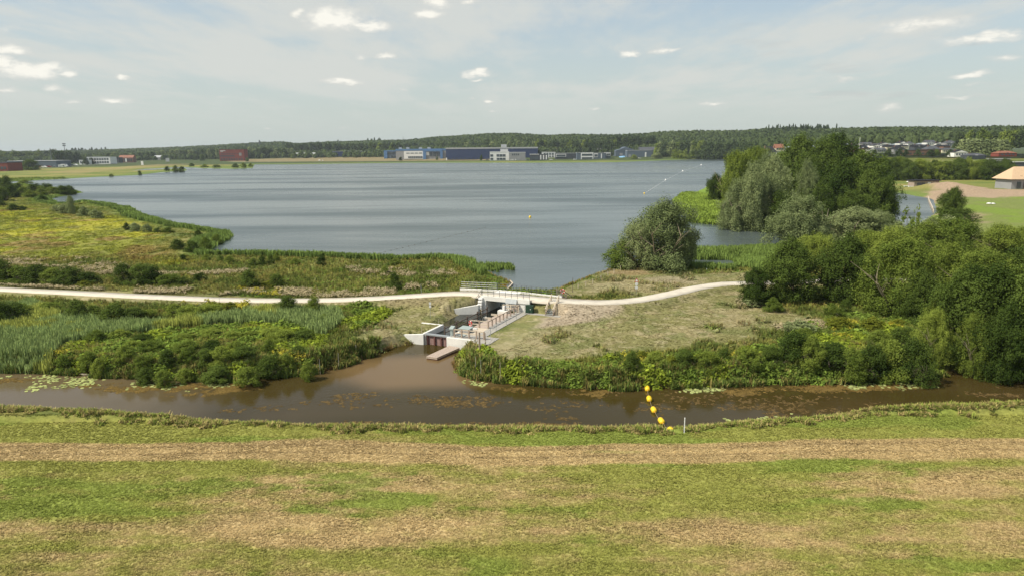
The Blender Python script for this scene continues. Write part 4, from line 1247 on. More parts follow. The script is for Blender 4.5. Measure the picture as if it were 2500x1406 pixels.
plant_list([
    ('dark', 1850, 745, 655, 92), ('dark', 1932, 735, 588, 150), ('dark', 2050, 738, 578, 150), ('green', 1990, 650, 572, 110), ('green', 2105, 660, 566, 120), ('green', 2190, 775, 592, 150), ('green', 2170, 680, 560, 120), ('dark', 2120, 745, 640, 100),
    ('green', 2245, 660, 545, 130), ('green', 2335, 660, 540, 130), ('green', 2430, 670, 552, 130), ('green', 2500, 660, 560, 110), ('green', 2300, 760, 600, 150), ('green', 2400, 780, 620, 160), ('dark', 2475, 780, 610, 150), ('dark', 2232, 790, 660, 100),
    ('dark', 2322, 872, 668, 145), ('dark', 2405, 880, 655, 165), ('dark', 2490, 885, 640, 155), ('green', 2265, 860, 740, 80), ('green', 2380, 890, 770, 80), ('dark', 2580, 880, 630, 180), ('green', 2580, 780, 590, 180), ('green', 2600, 670, 550, 160), ('dark', 2370, 820, 650, 120), ('green', 2280, 880, 760, 70), ('dark', 2440, 900, 740, 100)],
    'in the thicket right of the path', 'trees of the thicket on the right', wscale=.98, hscale=1.0)
plant_list([
    ('bush', 1540, 906, 852, 58), ('greenbush', 1600, 896, 852, 60), ('bush', 1668, 898, 845, 72), ('greenbush', 1730, 900, 850, 70), ('bush', 1765, 890, 846, 60), ('greenbush', 1820, 895, 838, 80), ('bush', 1880, 895, 838, 70), ('bush', 1935, 885, 800, 90), ('greenbush', 1975, 895, 812, 90),
    ('bush', 2030, 895, 830, 90), ('greenbush', 2080, 905, 840, 80), ('bush', 2130, 900, 830, 80), ('greenbush', 2180, 900, 815, 90), ('bush', 2215, 900, 810, 80), ('bush', 2250, 910, 830, 70), ('greenbush', 1955, 845, 795, 70), ('bush', 2200, 850, 790, 70), ('greenbush', 2150, 850, 800, 80),
    ('bush', 1830, 738, 700, 40), ('greenbush', 1885, 760, 722, 50), ('greenbush', 2030, 780, 735, 60), ('bush', 2065, 770, 725, 36), ('palebush', 1950, 815, 778, 90), ('palebush', 1835, 748, 725, 60), ('limebush', 2050, 805, 770, 70), ('limebush', 2130, 808, 770, 75), ('limebush', 2190, 800, 775, 50), ('limebush', 1700, 895, 858, 50), ('limebush', 1640, 900, 862, 44), ('limebush', 1570, 880, 852, 44)],
    'along the right canal bank', 'shrubs along the right canal bank', wscale=.98, hscale=.86)
plant_list([('bush', 5, 690, 640, 50), ('greenbush', 45, 690, 652, 70), ('bush', 92, 692, 652, 72), ('greenbush', 135, 694, 658, 60), ('bush', 170, 695, 652, 70), ('bush', 215, 694, 665, 52), ('bush', 305, 694, 646, 58), ('bush', 345, 697, 650, 62), ('bush', 375, 698, 656, 50), ('greenbush', 415, 698, 670, 56), ('bush', 445, 697, 678, 36),
            ('bush', 488, 688, 667, 30), ('bush', 610, 706, 665, 62), ('bush', 678, 700, 670, 42), ('bush', 968, 706, 668, 30), ('greenbush', 940, 672, 652, 26)],
           'beyond the path left of the lock', 'shrubs beyond the path on the left')
plant_list([('bush', 0, 800, 738, 60), ('bush', 32, 792, 738, 70), ('greenbush', 60, 775, 745, 60), ('bush', 190, 784, 738, 66), ('greenbush', 232, 782, 748, 50), ('bush', 283, 790, 745, 66), ('bush', 330, 786, 752, 52), ('greenbush', 365, 780, 755, 40), ('greenbush', 465, 775, 745, 60), ('greenbush', 510, 775, 742, 60),
            ('bush', 702, 770, 724, 52), ('greenbush', 768, 768, 728, 40), ('greenbush', 120, 770, 740, 60), ('greenbush', 425, 768, 742, 50), ('limebush', 560, 758, 738, 50), ('limebush', 520, 757, 738, 44), ('limebush', 210, 697, 684, 44), ('limebush', 655, 700, 688, 50)],
           'below the path left of the lock', 'shrubs below the path on the left')
lf = []
for (x, yb, yt, w) in [(250, 830, 796, 60), (300, 832, 792, 60), (350, 836, 800, 56), (405, 828, 792, 66), (455, 835, 800, 60), (510, 832, 795, 60), (565, 830, 792, 66), (615, 828, 792, 60), (655, 822, 782, 56), (700, 840, 795, 72), (745, 832, 790, 60), (775, 815, 788, 44),
                       (130, 910, 858, 52), (205, 890, 836, 60), (165, 880, 845, 50), (245, 892, 850, 56), (300, 885, 832, 70), (350, 885, 838, 66), (400, 888, 832, 70), (450, 886, 834, 72), (500, 884, 830, 72), (555, 892, 826, 84), (610, 885, 830, 76), (650, 900, 842, 80), (700, 893, 845, 66),
                       (340, 928, 885, 60), (395, 925, 882, 62), (440, 930, 890, 56), (490, 930, 882, 62), (545, 932, 885, 70), (600, 925, 882, 66), (650, 920, 880, 64), (700, 912, 874, 56), (745, 900, 862, 50), (725, 870, 835, 50), (470, 860, 812, 70), (530, 860, 812, 70), (590, 858, 812, 66), (380, 860, 815, 60), (320, 862, 815, 60), (665, 866, 812, 66), (820, 812, 785, 36), (845, 800, 775, 34), (800, 790, 760, 46)]:
    if yb > 905 and R_.random() < .4: continue
    dy = max(0, yb - 908) * .95 + R_.uniform(-5, 7); w *= R_.uniform(.65, 1.25); x += R_.uniform(-14, 14); yt += R_.uniform(-4, 9)
    lf.append((R_.choice(['bush', 'greenbush', 'greenbush', 'greenbush']), x, yb - dy, yt - dy * .25, w))
plant_list(lf, 'in the thicket on the left canal bank', 'shrubs of the thicket on the left canal bank', hscale=.68, wscale=1.0)
plant_list([('tallwillow', 174, 524, 481, 20), ('palebush', 158, 522, 500, 28), ('palebush', 140, 517, 502, 22), ('palebush', 205, 527, 506, 26), ('palebush', 236, 534, 514, 28), ('greenbush', 190, 520, 505, 18), ('bush', 310, 563, 546, 16), ('palebush', 330, 566, 546, 26), ('palebush', 358, 567, 549, 24),
            ('bush', 385, 569, 556, 16), ('greenbush', 410, 570, 556, 24), ('bush', 435, 610, 585, 30), ('bush', 470, 616, 590, 30), ('greenbush', 500, 606, 582, 30), ('greenbush', 528, 592, 575, 26), ('bush', 485, 578, 562, 18), ('bush', 32, 515, 500, 24), ('bush', 2, 505, 490, 20), ('bush', 55, 514, 504, 20),
            ('bush', 640, 648, 626, 24), ('bush', 662, 646, 624, 20), ('greenbush', 675, 640, 618, 18), ('greenbush', 560, 645, 626, 26), ('bush', 540, 640, 624, 18), ('bush', 785, 650, 627, 30), ('greenbush', 720, 650, 632, 26), ('greenbush', 965, 648, 632, 34), ('greenbush', 620, 650, 632, 20), ('bush', 450, 640, 622, 18), ('greenbush', 505, 640, 622, 22)],
           'on the marshy peninsula left of the lake', 'shrubs on the peninsula')
plant_list([('bush', 18, 475, 434, 30), ('bush', 45, 470, 450, 26), ('bush', 84, 470, 449, 30), ('bush', 116, 470, 449, 26), ('greenbush', 128, 474, 457, 24), ('bush', 150, 475, 455, 26), ('bush', 172, 474, 456, 26), ('bush', 30, 484, 456, 34), ('greenbush', 58, 478, 458, 26), ('bush', 5, 492, 462, 40),
            ('greenbush', 100, 480, 463, 30), ('bush', 105, 492, 478, 20), ('greenbush', 75, 484, 466, 26), ('greenbush', -20, 480, 445, 40), ('bush', 0, 460, 438, 22), ('greenbush', 60, 450, 440, 24)],
           'on the lake tongue at the left edge', 'shrubs on the left tongue of land')
plant_list([('bush', 408, 418, 407, 12), ('greenbush', 428, 419, 406, 16), ('bush', 443, 419, 408, 14), ('bush', 342, 426, 418, 8), ('greenbush', 272, 430, 425, 8), ('bush', 468, 407, 399, 10), ('greenbush', 500, 409, 402, 16), ('greenbush', 530, 410, 403, 18), ('bush', 575, 410, 400, 16), ('greenbush', 595, 410, 399, 16), ('greenbush', 612, 408, 400, 12), ('bush', 78, 416, 391, 36), ('bush', 60, 415, 400, 18),
            ('bush', 460, 389, 380, 10), ('bush', 478, 391, 382, 10), ('bush', 495, 393, 380, 12), ('greenbush', 604, 395, 385, 8), ('bush', 978, 393, 384, 8), ('bush', 1067, 391, 383, 6), ('bush', 1175, 392, 380, 8), ('greenbush', 1548, 388, 379, 16), ('palebush', 1605, 388, 374, 20), ('palebush', 1595, 387, 377, 12), ('bush', 1693, 387, 380, 10)],
           'on the far shore of the lake', 'shrubs on the far shore')

# ------------------------------------------------------------------ ground cover: herbs, grasses and reeds nobody could count
def tuft_protos(kind, n_, seed):
    out = []
    for i in range(n_):
        g = np.random.default_rng(seed + i)
        if kind == 'herb':
            m_ = 20; d = unit(m_, g); d[:, 2] = np.abs(d[:, 2])
            P = d * np.array([.5, .5, .55]) * g.uniform(.45, 1.1, m_)[:, None] ** .7
            nn = d * .8 + unit(m_, g) * .8; nn[:, 2] += .3; nn /= np.linalg.norm(nn, axis=1, keepdims=True)
            V, Q = leaf_quads(P, nn, .17, g, aspect=1.9)
            sh = g.uniform(.72, 1.25, m_).repeat(4)
        elif kind == 'flower':
            m_ = 26; d = unit(m_, g); d[:, 2] = np.abs(d[:, 2])
            P = d * np.array([.45, .45, .75]) * g.uniform(.7, 1.05, m_)[:, None]
            nn = d + unit(m_, g) * .6; nn[:, 2] += .4; nn /= np.linalg.norm(nn, axis=1, keepdims=True)
            V, Q = leaf_quads(P, nn, .15, g, aspect=1.3)
            sh = np.where(P[:, 2] > .42, 2.0, 1.0).repeat(4)      # 2 marks a flower head
        elif kind == 'mat':
            m_ = 5; P = g.uniform(-.5, .5, (m_, 3)); P[:, 2] = 0
            nn = np.zeros((m_, 3)); nn[:, 2] = 1; nn += unit(m_, g) * .06
            V, Q = leaf_quads(P, nn, .32, g, aspect=1.8); sh = g.uniform(.7, 1.25, m_).repeat(4)
        elif kind == 'pad':
            V = []; Q = []; sh = []
            for k in range(4):
                c_ = g.uniform(-.6, .6, 2); r_ = g.uniform(.13, .22)
                for a in range(6): V.append((c_[0] + r_ * math.cos(a * 1.047), c_[1] + r_ * math.sin(a * 1.047), .01 * k + (g.uniform(0, .05) if a < 2 else 0)))
                b_ = k * 6; Q += [(b_, b_ + 1, b_ + 2, b_ + 3), (b_, b_ + 3, b_ + 4, b_ + 5)]
                sh += [g.uniform(.75, 1.2)] * 6
            V = np.array(V); Q = np.array(Q); sh = np.array(sh)
        else:
            m_ = {'grass': 9, 'reed': 15, 'lawn': 6}[kind]; V = []; Q = []; sh = []
            for k in range(m_):
                a = g.uniform(0, 6.283); r0 = g.uniform(0, .35 if kind != 'reed' else .5); x, y = r0 * math.cos(a), r0 * math.sin(a)
                ln = g.uniform(.6, 1.1); le = g.uniform(.05, .5) if kind != 'reed' else g.uniform(0, .22)
                b_ = g.uniform(0, 6.283); w_ = {'grass': .05, 'reed': .055, 'lawn': .10}[kind]
                ax_, ay_ = -math.sin(b_) * w_, math.cos(b_) * w_
                tx, ty = x + math.cos(b_) * le, y + math.sin(b_) * le
                mx_, my_ = x + math.cos(b_) * le * .35, y + math.sin(b_) * le * .35
                n0 = len(V)
                V += [(x - ax_, y - ay_, 0), (x + ax_, y + ay_, 0), (mx_ + ax_, my_ + ay_, ln * .6), (mx_ - ax_, my_ - ay_, ln * .6), (tx + ax_ * .3, ty + ay_ * .3, ln), (tx - ax_ * .3, ty - ay_ * .3, ln)]
                Q += [(n0, n0 + 1, n0 + 2, n0 + 3), (n0 + 3, n0 + 2, n0 + 4, n0 + 5)]
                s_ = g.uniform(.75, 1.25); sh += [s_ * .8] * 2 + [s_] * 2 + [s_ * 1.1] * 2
            V = np.array(V); Q = np.array(Q); sh = np.array(sh)
        out.append((np.asarray(V, float), np.asarray(Q), np.asarray(sh, float)))
    return out


TP = {k: tuft_protos(k, 5, 900 + i * 20) for i, k in enumerate(('herb', 'flower', 'grass', 'reed', 'lawn', 'mat', 'pad'))}


BUOYS = [(*at(1580.5, 950, .1), .9), (*at(1638, 1056, .1), 1.0), (*at(1577, 957, .1), .9), (*at(1640, 1066, .3), 1.0), (*at(1614.5, 1029, .1), .7), (*at(1672, 1060, .3), .5)]


def scatter(name, kind, X, Y, Z, w, h, col, label=None, head=None, mat=None):
    keep = np.ones(len(X), bool)
    for bx_, by2, br_ in BUOYS: keep &= (X - bx_) ** 2 + (Y - by2) ** 2 > br_ ** 2
    X, Y, Z, w, h, col = X[keep], Y[keep], Z[keep], w[keep], h[keep], col[keep]
    g = np.random.default_rng(len(X))
    prot = TP[kind]; k = g.integers(0, len(prot), len(X))
    Vs = []; Qs = []; Cs = []; off = 0
    for kk, (V, Q, sh) in enumerate(prot):
        idx = np.where(k == kk)[0]
        if not len(idx): continue
        a = g.uniform(0, 6.283, len(idx)); ca, sa = np.cos(a)[:, None], np.sin(a)[:, None]
        ww = w[idx][:, None]; hh = h[idx][:, None]
        x = (V[None, :, 0] * ca - V[None, :, 1] * sa) * ww + X[idx][:, None]
        y = (V[None, :, 0] * sa + V[None, :, 1] * ca) * ww + Y[idx][:, None]
        z = V[None, :, 2] * hh + Z[idx][:, None]
        VV = np.stack([x, y, z], -1).reshape(-1, 3)
        QQ = (Q[None] + (np.arange(len(idx)) * len(V))[:, None, None]).reshape(-1, 4) + off
        off += len(VV); Vs.append(VV); Qs.append(QQ)
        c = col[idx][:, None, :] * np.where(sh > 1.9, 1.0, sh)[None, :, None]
        if head is not None:
            hm_ = (sh > 1.9)
            c = np.where(hm_[None, :, None], np.broadcast_to(np.array(head)[None, None, :] * g.uniform(.75, 1.2, (len(idx), 1, 1)), c.shape), c)
        Cs.append(c.reshape(-1, 3))
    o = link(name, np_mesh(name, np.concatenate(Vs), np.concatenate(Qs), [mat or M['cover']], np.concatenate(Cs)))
    tag(o, label, None, kind='stuff')
    return o


def inpoly(polys, X, Y, m_=0.0):
    r = np.zeros(len(X), bool)
    for p in polys: r |= sdist(p, X, Y, 5) > m_
    return r


REEDS_L = poly_px([(-200, 905), (-200, 770), (0, 765), (80, 745), (160, 785), (250, 795), (420, 800), (560, 778), (690, 762), (830, 768), (835, 795), (790, 825), (700, 800), (560, 795), (240, 830), (150, 850), (110, 905)], 1.3)
REEDS_R = poly_px([(1672, 625), (1790, 620), (1890, 612), (1960, 605), (2000, 640), (1900, 690), (1830, 665), (1822, 648), (1800, 634), (1672, 634)], .9)
FL = [poly_px(p, 1.7) for p in ([(850, 655), (1110, 662), (1115, 680), (850, 672)], [(775, 707), (960, 706), (960, 722), (780, 726)], [(-50, 632), (110, 618), (300, 645), (320, 662), (150, 652), (-50, 660)], [(990, 699), (1065, 696), (1068, 706), (992, 709)], [(330, 702), (470, 708), (600, 712), (560, 722), (330, 716)],
                                [(1895, 790), (2000, 785), (2005, 805), (1905, 808)], [(1805, 735), (1850, 740), (1860, 755), (1810, 750)], [(600, 706), (760, 706), (760, 722), (600, 718)], [(0, 700), (250, 703), (250, 708), (0, 705)], [(150, 655), (420, 668), (600, 660), (600, 668), (420, 676), (150, 668)])]
FY = [poly_px(p, 1.7) for p in ([(590, 702), (690, 704), (680, 722), (600, 718)], [(500, 738), (600, 744), (590, 760), (505, 756)], [(1525, 868), (1640, 872), (1640, 892), (1530, 890)], [(1640, 872), (1790, 868), (1780, 885), (1650, 890)], [(2030, 785), (2240, 780), (2240, 800), (2040, 808)], [(2040, 820), (2110, 832), (2090, 850), (2040, 840)],
                                [(0, 520), (120, 512), (240, 530), (200, 545), (0, 545)], [(560, 880), (700, 860), (760, 880), (600, 900)], [(100, 850), (160, 845), (200, 860), (120, 870)], [(200, 560), (380, 575), (330, 600), (150, 590)], [(430, 740), (560, 742), (540, 752), (430, 748)])]
TIM = []


def cover_points(n_, x0, x1, y0, y1, seed, fan=False):
    g = np.random.default_rng(seed)
    Y = g.uniform(y0, y1, n_)
    X = g.uniform(x0, x1, n_) * (Y if fan else 1)
    return X, Y, g


def make_cover():
    # north side rough herbage, near part
    X1, Y1, g = cover_points(90000, -.84, .84, 76, 172, 1, True)
    sl = -sdist(lake_poly, X1, Y1, 30); scn = -sdist(canal_poly, X1, Y1, 12); slk = -sdist(lock_poly, X1, Y1, 8)
    pd, _ = path_dist(X1, Y1)
    dry = inpoly(DRY, X1, Y1) & (fbm(X1, Y1, .16, 3, 2) > .36)
    yard = inpoly([YARD, YARD2], X1, Y1, -.8)
    ok = (sl > .25) & (scn > .1) & (slk > .2) & (pd > PATH_W / 2 + .25) & ~yard
    reed = inpoly([REEDS_L], X1, Y1)
    n1 = fbm(X1, Y1, .14, 4, 101); n2 = fbm(X1, Y1, .35, 3, 102)
    verge = (pd < 4.2)
    base = ground_rgb(X1, Y1)
    herb = ok & ~dry & ~reed & ~verge & (g.uniform(size=len(X1)) < .62)
    fl = inpoly(FL, X1, Y1); fy = inpoly(FY, X1, Y1)
    hs = herb
    Z = land_z(X1, Y1)
    hue = g.uniform(.72, 1.3, (len(X1), 1)) * (1 + (g.uniform(size=(len(X1), 3)) - .5) * .22)
    n3 = fbm(X1, Y1, .07, 3, 105)
    bright = np.where((n3 > .53)[:, None], np.array([[1.05, 1.3, .85]]), np.array([[1.0, 1.1, .95]]))
    sz = (.32 + 1.35 * np.clip(n1 - .35, 0, .5) + .5 * n2 * g.uniform(.3, 1, len(X1)))
    near = hs & (g.uniform(size=len(X1)) < .72)
    scatter('herb_layer', 'herb', X1[near], Y1[near], Z[near] - .05, sz[near] * 1.35, sz[near] * 1.0, (base * hue * bright)[near], 'rough knee high herbs and nettles covering the banks')
    gr_ = ok & ~dry & ~reed & ~verge & ~near
    scatter('rough_grass', 'grass', X1[gr_], Y1[gr_], Z[gr_] - .03, sz[gr_] * .9, (.4 + sz * .45)[gr_], (base * hue * np.array([[1.15, 1.15, 1.0]]))[gr_], 'rough tufted grass between the herbs')
    # flower strips
    Xf, Yf, gf = cover_points(160000, -.84, .84, 76, 172, 4, True)
    okf = (path_dist(Xf, Yf)[0] > 2.2) & (-sdist(lake_poly, Xf, Yf, 10) > .3)
    n4 = fbm(Xf, Yf, .3, 3, 107)
    thin = gf.uniform(size=len(Xf))
    a = okf & inpoly(FL, Xf, Yf, -.4) & (n4 + thin * .35 > .76) & (thin > .45); b_ = okf & inpoly(FY, Xf, Yf, -.4) & (n4 + thin * .35 > .80)
    Zf = land_z(Xf, Yf)
    for m_, nm, hd, lab, bc in ((a, 'pale_flowers', (.44, .37, .22), 'strips of seeding pale pink wildflowers', (.12, .115, .045)), (b_, 'yellow_flowers', (.40, .36, .045), 'patches of yellow wildflowers', (.11, .13, .03))):
        k = int(m_.sum()); s_ = gf.uniform(.8, 1.5, k)
        scatter(nm, 'flower', Xf[m_], Yf[m_], Zf[m_] - .05, s_, s_ * .95, np.tile(np.array([bc]), (k, 1)) * gf.uniform(.8, 1.2, (k, 1)), lab, head=hd)
    # lush tall herbs filling between the shrubs of both thickets
    TH = [poly_px(p, 1.5) for p in ([(140, 905), (150, 850), (240, 822), (560, 800), (700, 785), (800, 790), (790, 860), (740, 905), (640, 925), (560, 930), (300, 926)], [(1500, 940), (1540, 880), (1700, 870), (1900, 850), (1960, 800), (2060, 770), (2250, 780), (2330, 900), (2300, 915), (1900, 932), (1600, 945)],
                                    [(830, 745), (900, 742), (960, 760), (900, 800), (850, 810), (800, 790)], [(1105, 890), (1120, 860), (1180, 850), (1220, 880), (1400, 890), (1500, 880), (1500, 945), (1250, 930), (1150, 915)])]
    Xh, Yh, gh = cover_points(60000, -.80, .75, 76, 116, 31, True)
    nh = fbm(Xh, Yh, .35, 4, 133)
    m_ = inpoly(TH, Xh, Yh) & (-sdist(canal_poly, Xh, Yh, 12) > .2) & (path_dist(Xh, Yh)[0] > 3) & (nh > .40) & ~inpoly([YARD, YARD2], Xh, Yh, -.4)
    Xh, Yh, nh = Xh[m_], Yh[m_], nh[m_]; k = len(Xh)
    ch = np.array([[.170, .240, .042]]) * gh.uniform(.65, 1.35, (k, 1)) * np.where((fbm(Xh, Yh, .2, 3, 135) > .55)[:, None], np.array([[1.35, 1.2, .8]]), 1.0)
    scatter('lush_herbs', 'herb', Xh, Yh, land_z(Xh, Yh) - .1, 1.0 + .9 * nh, (.7 + 2.6 * (nh - .35).clip(0)) * gh.uniform(.6, 1.3, k), ch, 'lush bright green nettles and willowherb between the shrubs')
    # reeds
    Xr, Yr, gr2 = cover_points(26000, -92, -20, 78, 122, 6)
    m_ = inpoly([REEDS_L], Xr, Yr) & (-sdist(canal_poly, Xr, Yr, 12) > -.3) & (path_dist(Xr, Yr)[0] > 3.5)
    Xa, Ya = Xr[m_], Yr[m_]
    Xr, Yr, _ = cover_points(16000, 25, 75, 135, 200, 7)
    m_ = inpoly([REEDS_R], Xr, Yr)
    Xb, Yb = Xr[m_], Yr[m_]
    # lake fringe: reeds along the shore, deeper with distance
    Xc, Yc, gc = cover_points(220000, -.86, .40, 118, 420, 8, True)
    slc = -sdist(lake_poly, Xc, Yc, 30)
    wid = 2.2 + 3.5 * fbm(Xc, Yc, .05, 3, 111) * np.clip(Yc / 140, 1, 2.2)
    lim = (Xc < -6 - (Yc - 118) * 0) | (Xc > 34)
    m_ = (slc < wid) & (slc > -1.4 * (fbm(Xc, Yc, .1, 3, 113) > .5) - .2) & lim & ~((Xc > 20) & (Yc > 210))
    m_ &= gc.uniform(size=len(Xc)) < np.clip(170 / Yc, .3, 1)
    Xc, Yc = Xc[m_], Yc[m_]
    Xd, Yd, gd = cover_points(60000, 40, 105, 220, 460, 9)
    m_ = (sdist(REEDGRASS, Xd, Yd, 10) > -.5)
    Xd, Yd = Xd[m_], Yd[m_]
    Xp, Yp, gp = cover_points(200, -30, -6, 140, 156, 10)
    cx_, cy_ = at(1212, 655, LAKE_Z); Xp = cx_ + gp.normal(size=160) * 1.8; Yp = cy_ + gp.normal(size=160) * 1.6
    X_ = np.concatenate([Xa, Xb, Xc, Xd, Xp]); Y_ = np.concatenate([Ya, Yb, Yc, Yd, Yp])
    src = np.concatenate([np.full(len(Xa), 0), np.full(len(Xb), 1), np.full(len(Xc), 2), np.full(len(Xd), 3), np.full(len(Xp), 2)])
    Z_ = np.maximum(land_z(X_, Y_), np.where(Y_ > 112, LAKE_Z - .2, -.1))
    gg = np.random.default_rng(12)
    n5 = fbm(X_, Y_, .12, 4, 115)
    c0 = np.where((src == 0)[:, None], np.array([[.25, .325, .11]]), np.where((src == 3)[:, None], np.array([[.200, .275, .045]]), np.array([[.165, .235, .055]])))
    c0 = c0 * (.7 + .6 * n5)[:, None] * gg.uniform(.75, 1.3, (len(X_), 1))
    c0 = np.where((n5 > .60)[:, None] & (src == 0)[:, None], c0 * np.array([[1.25, 1.05, .7]]), c0)
    hh = np.select([src == 0, src == 1, src == 2], [1.5, 2.0, 1.5], 1.5) * gg.uniform(.75, 1.15, len(X_)) * (.75 + .5 * n5)
    wd = np.select([src == 0, src == 1, src == 2], [1.0, 1.3, 1.2], 2.6) * np.clip(Y_ / 150, 1, 2.4)
    scatter('reeds', 'reed', X_, Y_, Z_ - .05, wd, hh, c0, 'beds and fringes of tall green reeds along the water')
    print('reeds', len(X_))
    # peninsula and lake land on the left, coarser tufts
    Xq, Yq, gq = cover_points(60000, -.90, .06, 165, 720, 14, True)
    Yq = 165 + (Yq - 165) ** 1.0
    ok = (-sdist(lake_poly, Xq, Yq, 30) > 2) & (-sdist(lagoon_poly, Xq, Yq, 30) > 2) & (gq.uniform(size=len(Xq)) < np.clip(330 / Yq, .25, 1))
    Xq, Yq = Xq[ok], Yq[ok]
    nq = fbm(Xq, Yq, .06, 4, 117)
    s_ = (.9 + 1.5 * np.clip(nq - .35, 0, 1)) * np.clip(Yq / 260, .9, 2.2)
    cq = ground_rgb(Xq, Yq) * np.random.default_rng(1).uniform(.72, 1.3, (len(Xq), 1)) * np.array([[1.0, 1.06, .9]])
    scatter('marsh_growth', 'herb', Xq, Yq, land_z(Xq, Yq) - .1, s_ * 1.6, s_ * .75, cq, 'yellow green and rusty marsh plants on the peninsula')
    # grass fringe of the south bank and canal edges
    Xs, Ys, gs = cover_points(150000, -66, 66, 58, 72, 16)
    scn = -sdist(canal_poly, Xs, Ys, 12)
    hi = fbm(Xs, Ys, .25, 3, 121)
    hi = .55 * hi + .45 * fbm(Xs, Ys, 1.2, 3, 137)
    ok = (scn > -.45) & (scn < .8 + 4.2 * hi ** 1.3) & (gs.uniform(size=len(Xs)) < .8)
    Xs, Ys, hi = Xs[ok], Ys[ok], hi[ok]; k = len(Xs)
    c1 = np.where((gs.uniform(size=(k, 1)) < .45), np.array([[.250, .300, .062]]), np.array([[.400, .330, .130]])) * gs.uniform(.7, 1.25, (k, 1))
    zs = np.maximum(land_z(Xs, Ys), -.03)
    hb = (.15 + .62 * hi * gs.uniform(.1, 1.15, k) ** 1.5)
    kk = gs.uniform(size=k) < .6
    scatter('bank_grass', 'grass', Xs[kk], Ys[kk], zs[kk] - .02, (.55 + .3 * hi)[kk], hb[kk], c1[kk], 'tall grass and seed heads along the near canal bank')
    kk = ~kk
    scatter('bank_herbs', 'herb', Xs[kk], Ys[kk], zs[kk] - .05, (.35 + .5 * hi)[kk], (.3 + .45 * hi)[kk], c1[kk], 'green and straw coloured herbs along the near canal bank')
    Xs, Ys, gs = cover_points(120000, -95, 80, 72, 100, 18)
    scn = -sdist(canal_poly, Xs, Ys, 12); hi = fbm(Xs, Ys, .2, 3, 123)
    ok = (scn > -.45) & (scn < 1.0 + 2.6 * hi) & (Ys > 70) & (-sdist(lock_poly, Xs, Ys, 8) > .4) & ~inpoly([YARD2], Xs, Ys, -.6) & ~((Xs > -19) & (Xs < -5) & (Ys > 90)) & (Ys > 71)
    ok &= ~((Xs > -14) & (Xs < -6) & (Ys > 84))
    ok &= fbm(Xs, Ys, .55, 3, 131) > .44
    Xs, Ys, hi = Xs[ok], Ys[ok], hi[ok]; k = len(Xs)
    c1 = np.where((gs.uniform(size=(k, 1)) < .7), np.array([[.160, .215, .048]]), np.array([[.270, .230, .075]])) * gs.uniform(.7, 1.25, (k, 1))
    zs = np.maximum(land_z(Xs, Ys), -.03)
    scatter('canal_fringe', 'grass', Xs, Ys, zs - .02, .75 + .4 * hi, .3 + 1.1 * hi * gs.uniform(.3, 1.2, k), c1, 'overhanging grass and sedge along the far canal bank')
    # mown field in the foreground
    Xm, Ym, gm_ = cover_points(170000, -.86, .86, 36, 66.5, 20, True)
    ok = (-sdist(canal_poly, Xm, Ym, 12) > .3)
    Xm, Ym = Xm[ok], Ym[ok]; k = len(Xm)
    cm_ = ground_rgb(Xm, Ym) * gm_.uniform(.75, 1.35, (k, 1))
    tt = fbm(Xm * .5, Ym, .8, 3, 127)
    scatter('mown_grass', 'lawn', Xm, Ym, land_z(Xm, Ym) - .01, gm_.uniform(.14, .36, k), .03 + .10 * tt * gm_.uniform(.3, 1.2, k), cm_, 'short mown grass and hay stubble of the foreground field')
    # short dry grass round the lock and on the verges
    Xm, Ym, gm_ = cover_points(70000, -.55, .62, 84, 156, 22, True)
    pdm = path_dist(Xm, Ym)[0]
    ok = (inpoly(DRY, Xm, Ym, -1) | (pdm < 4.6)) & (pdm > 1.6) & (-sdist(lake_poly, Xm, Ym, 12) > .4) & (-sdist(canal_poly, Xm, Ym, 12) > .4) & ~inpoly([YARD, YARD2, ], Xm, Ym, -.3) & (-sdist(lock_poly, Xm, Ym, 8) > .5)
    Xm, Ym = Xm[ok], Ym[ok]; k = len(Xm)
    cm_ = ground_rgb(Xm, Ym) * gm_.uniform(.8, 1.3, (k, 1)); tt = fbm(Xm, Ym, .5, 3, 129)
    scatter('dry_grass', 'lawn', Xm, Ym, land_z(Xm, Ym) - .01, gm_.uniform(.3, .6, k), .04 + .15 * np.clip(tt - .3, 0, 1) * gm_.uniform(.3, 1.3, k), cm_, 'short dry grass round the lock and along the path')
    # floating plants
    def poly_pts(pp, n_, seed, z=0.0, clump=.5, cs=.5):
        P = poly_px(pp, 0); xs = [p[0] for p in P]; ys = [p[1] for p in P]
        g = np.random.default_rng(seed); X = g.uniform(min(xs), max(xs), n_); Y = g.uniform(min(ys), max(ys), n_)
        m_ = (sdist(P, X, Y, 5) > g.uniform(0, .8, n_)) & (fbm(X * .45, Y, cs, 4, seed, .7) > clump + g.uniform(-.03, .20, n_) + .12 * np.exp(-sdist(P, X, Y, 5).clip(0) / .8)) & (sdist(canal_poly, X, Y, 8) > -.1)
        return X[m_], Y[m_]
    L1 = [([(-60, 912), (0, 908), (230, 922), (560, 932), (600, 945), (420, 958), (250, 946), (60, 956), (-60, 950)], 2600), ([(1560, 950), (1760, 942), (1780, 962), (1650, 962)], 650), ([(2040, 935), (2300, 925), (2440, 918), (2460, 935), (2300, 950), (2060, 952)], 1300),
          ([(1690, 1045), (1730, 1030), (1900, 1010), (1960, 1020), (1740, 1055)], 800), ([(1130, 925), (1200, 940), (1180, 955), (1130, 940)], 500), ([(430, 1030), (900, 1035), (1200, 1045), (1600, 1046), (1600, 1060), (500, 1050)], 1500), ([(2000, 1010), (2400, 990), (2420, 1000), (2000, 1025)], 700)]
    XX = []; YY = []
    for i, (p, n_) in enumerate(L1):
        n_ = n_ // 3 + 60
        a, b_ = poly_pts(p, n_, 300 + i, clump=.46); XX.append(a); YY.append(b_)
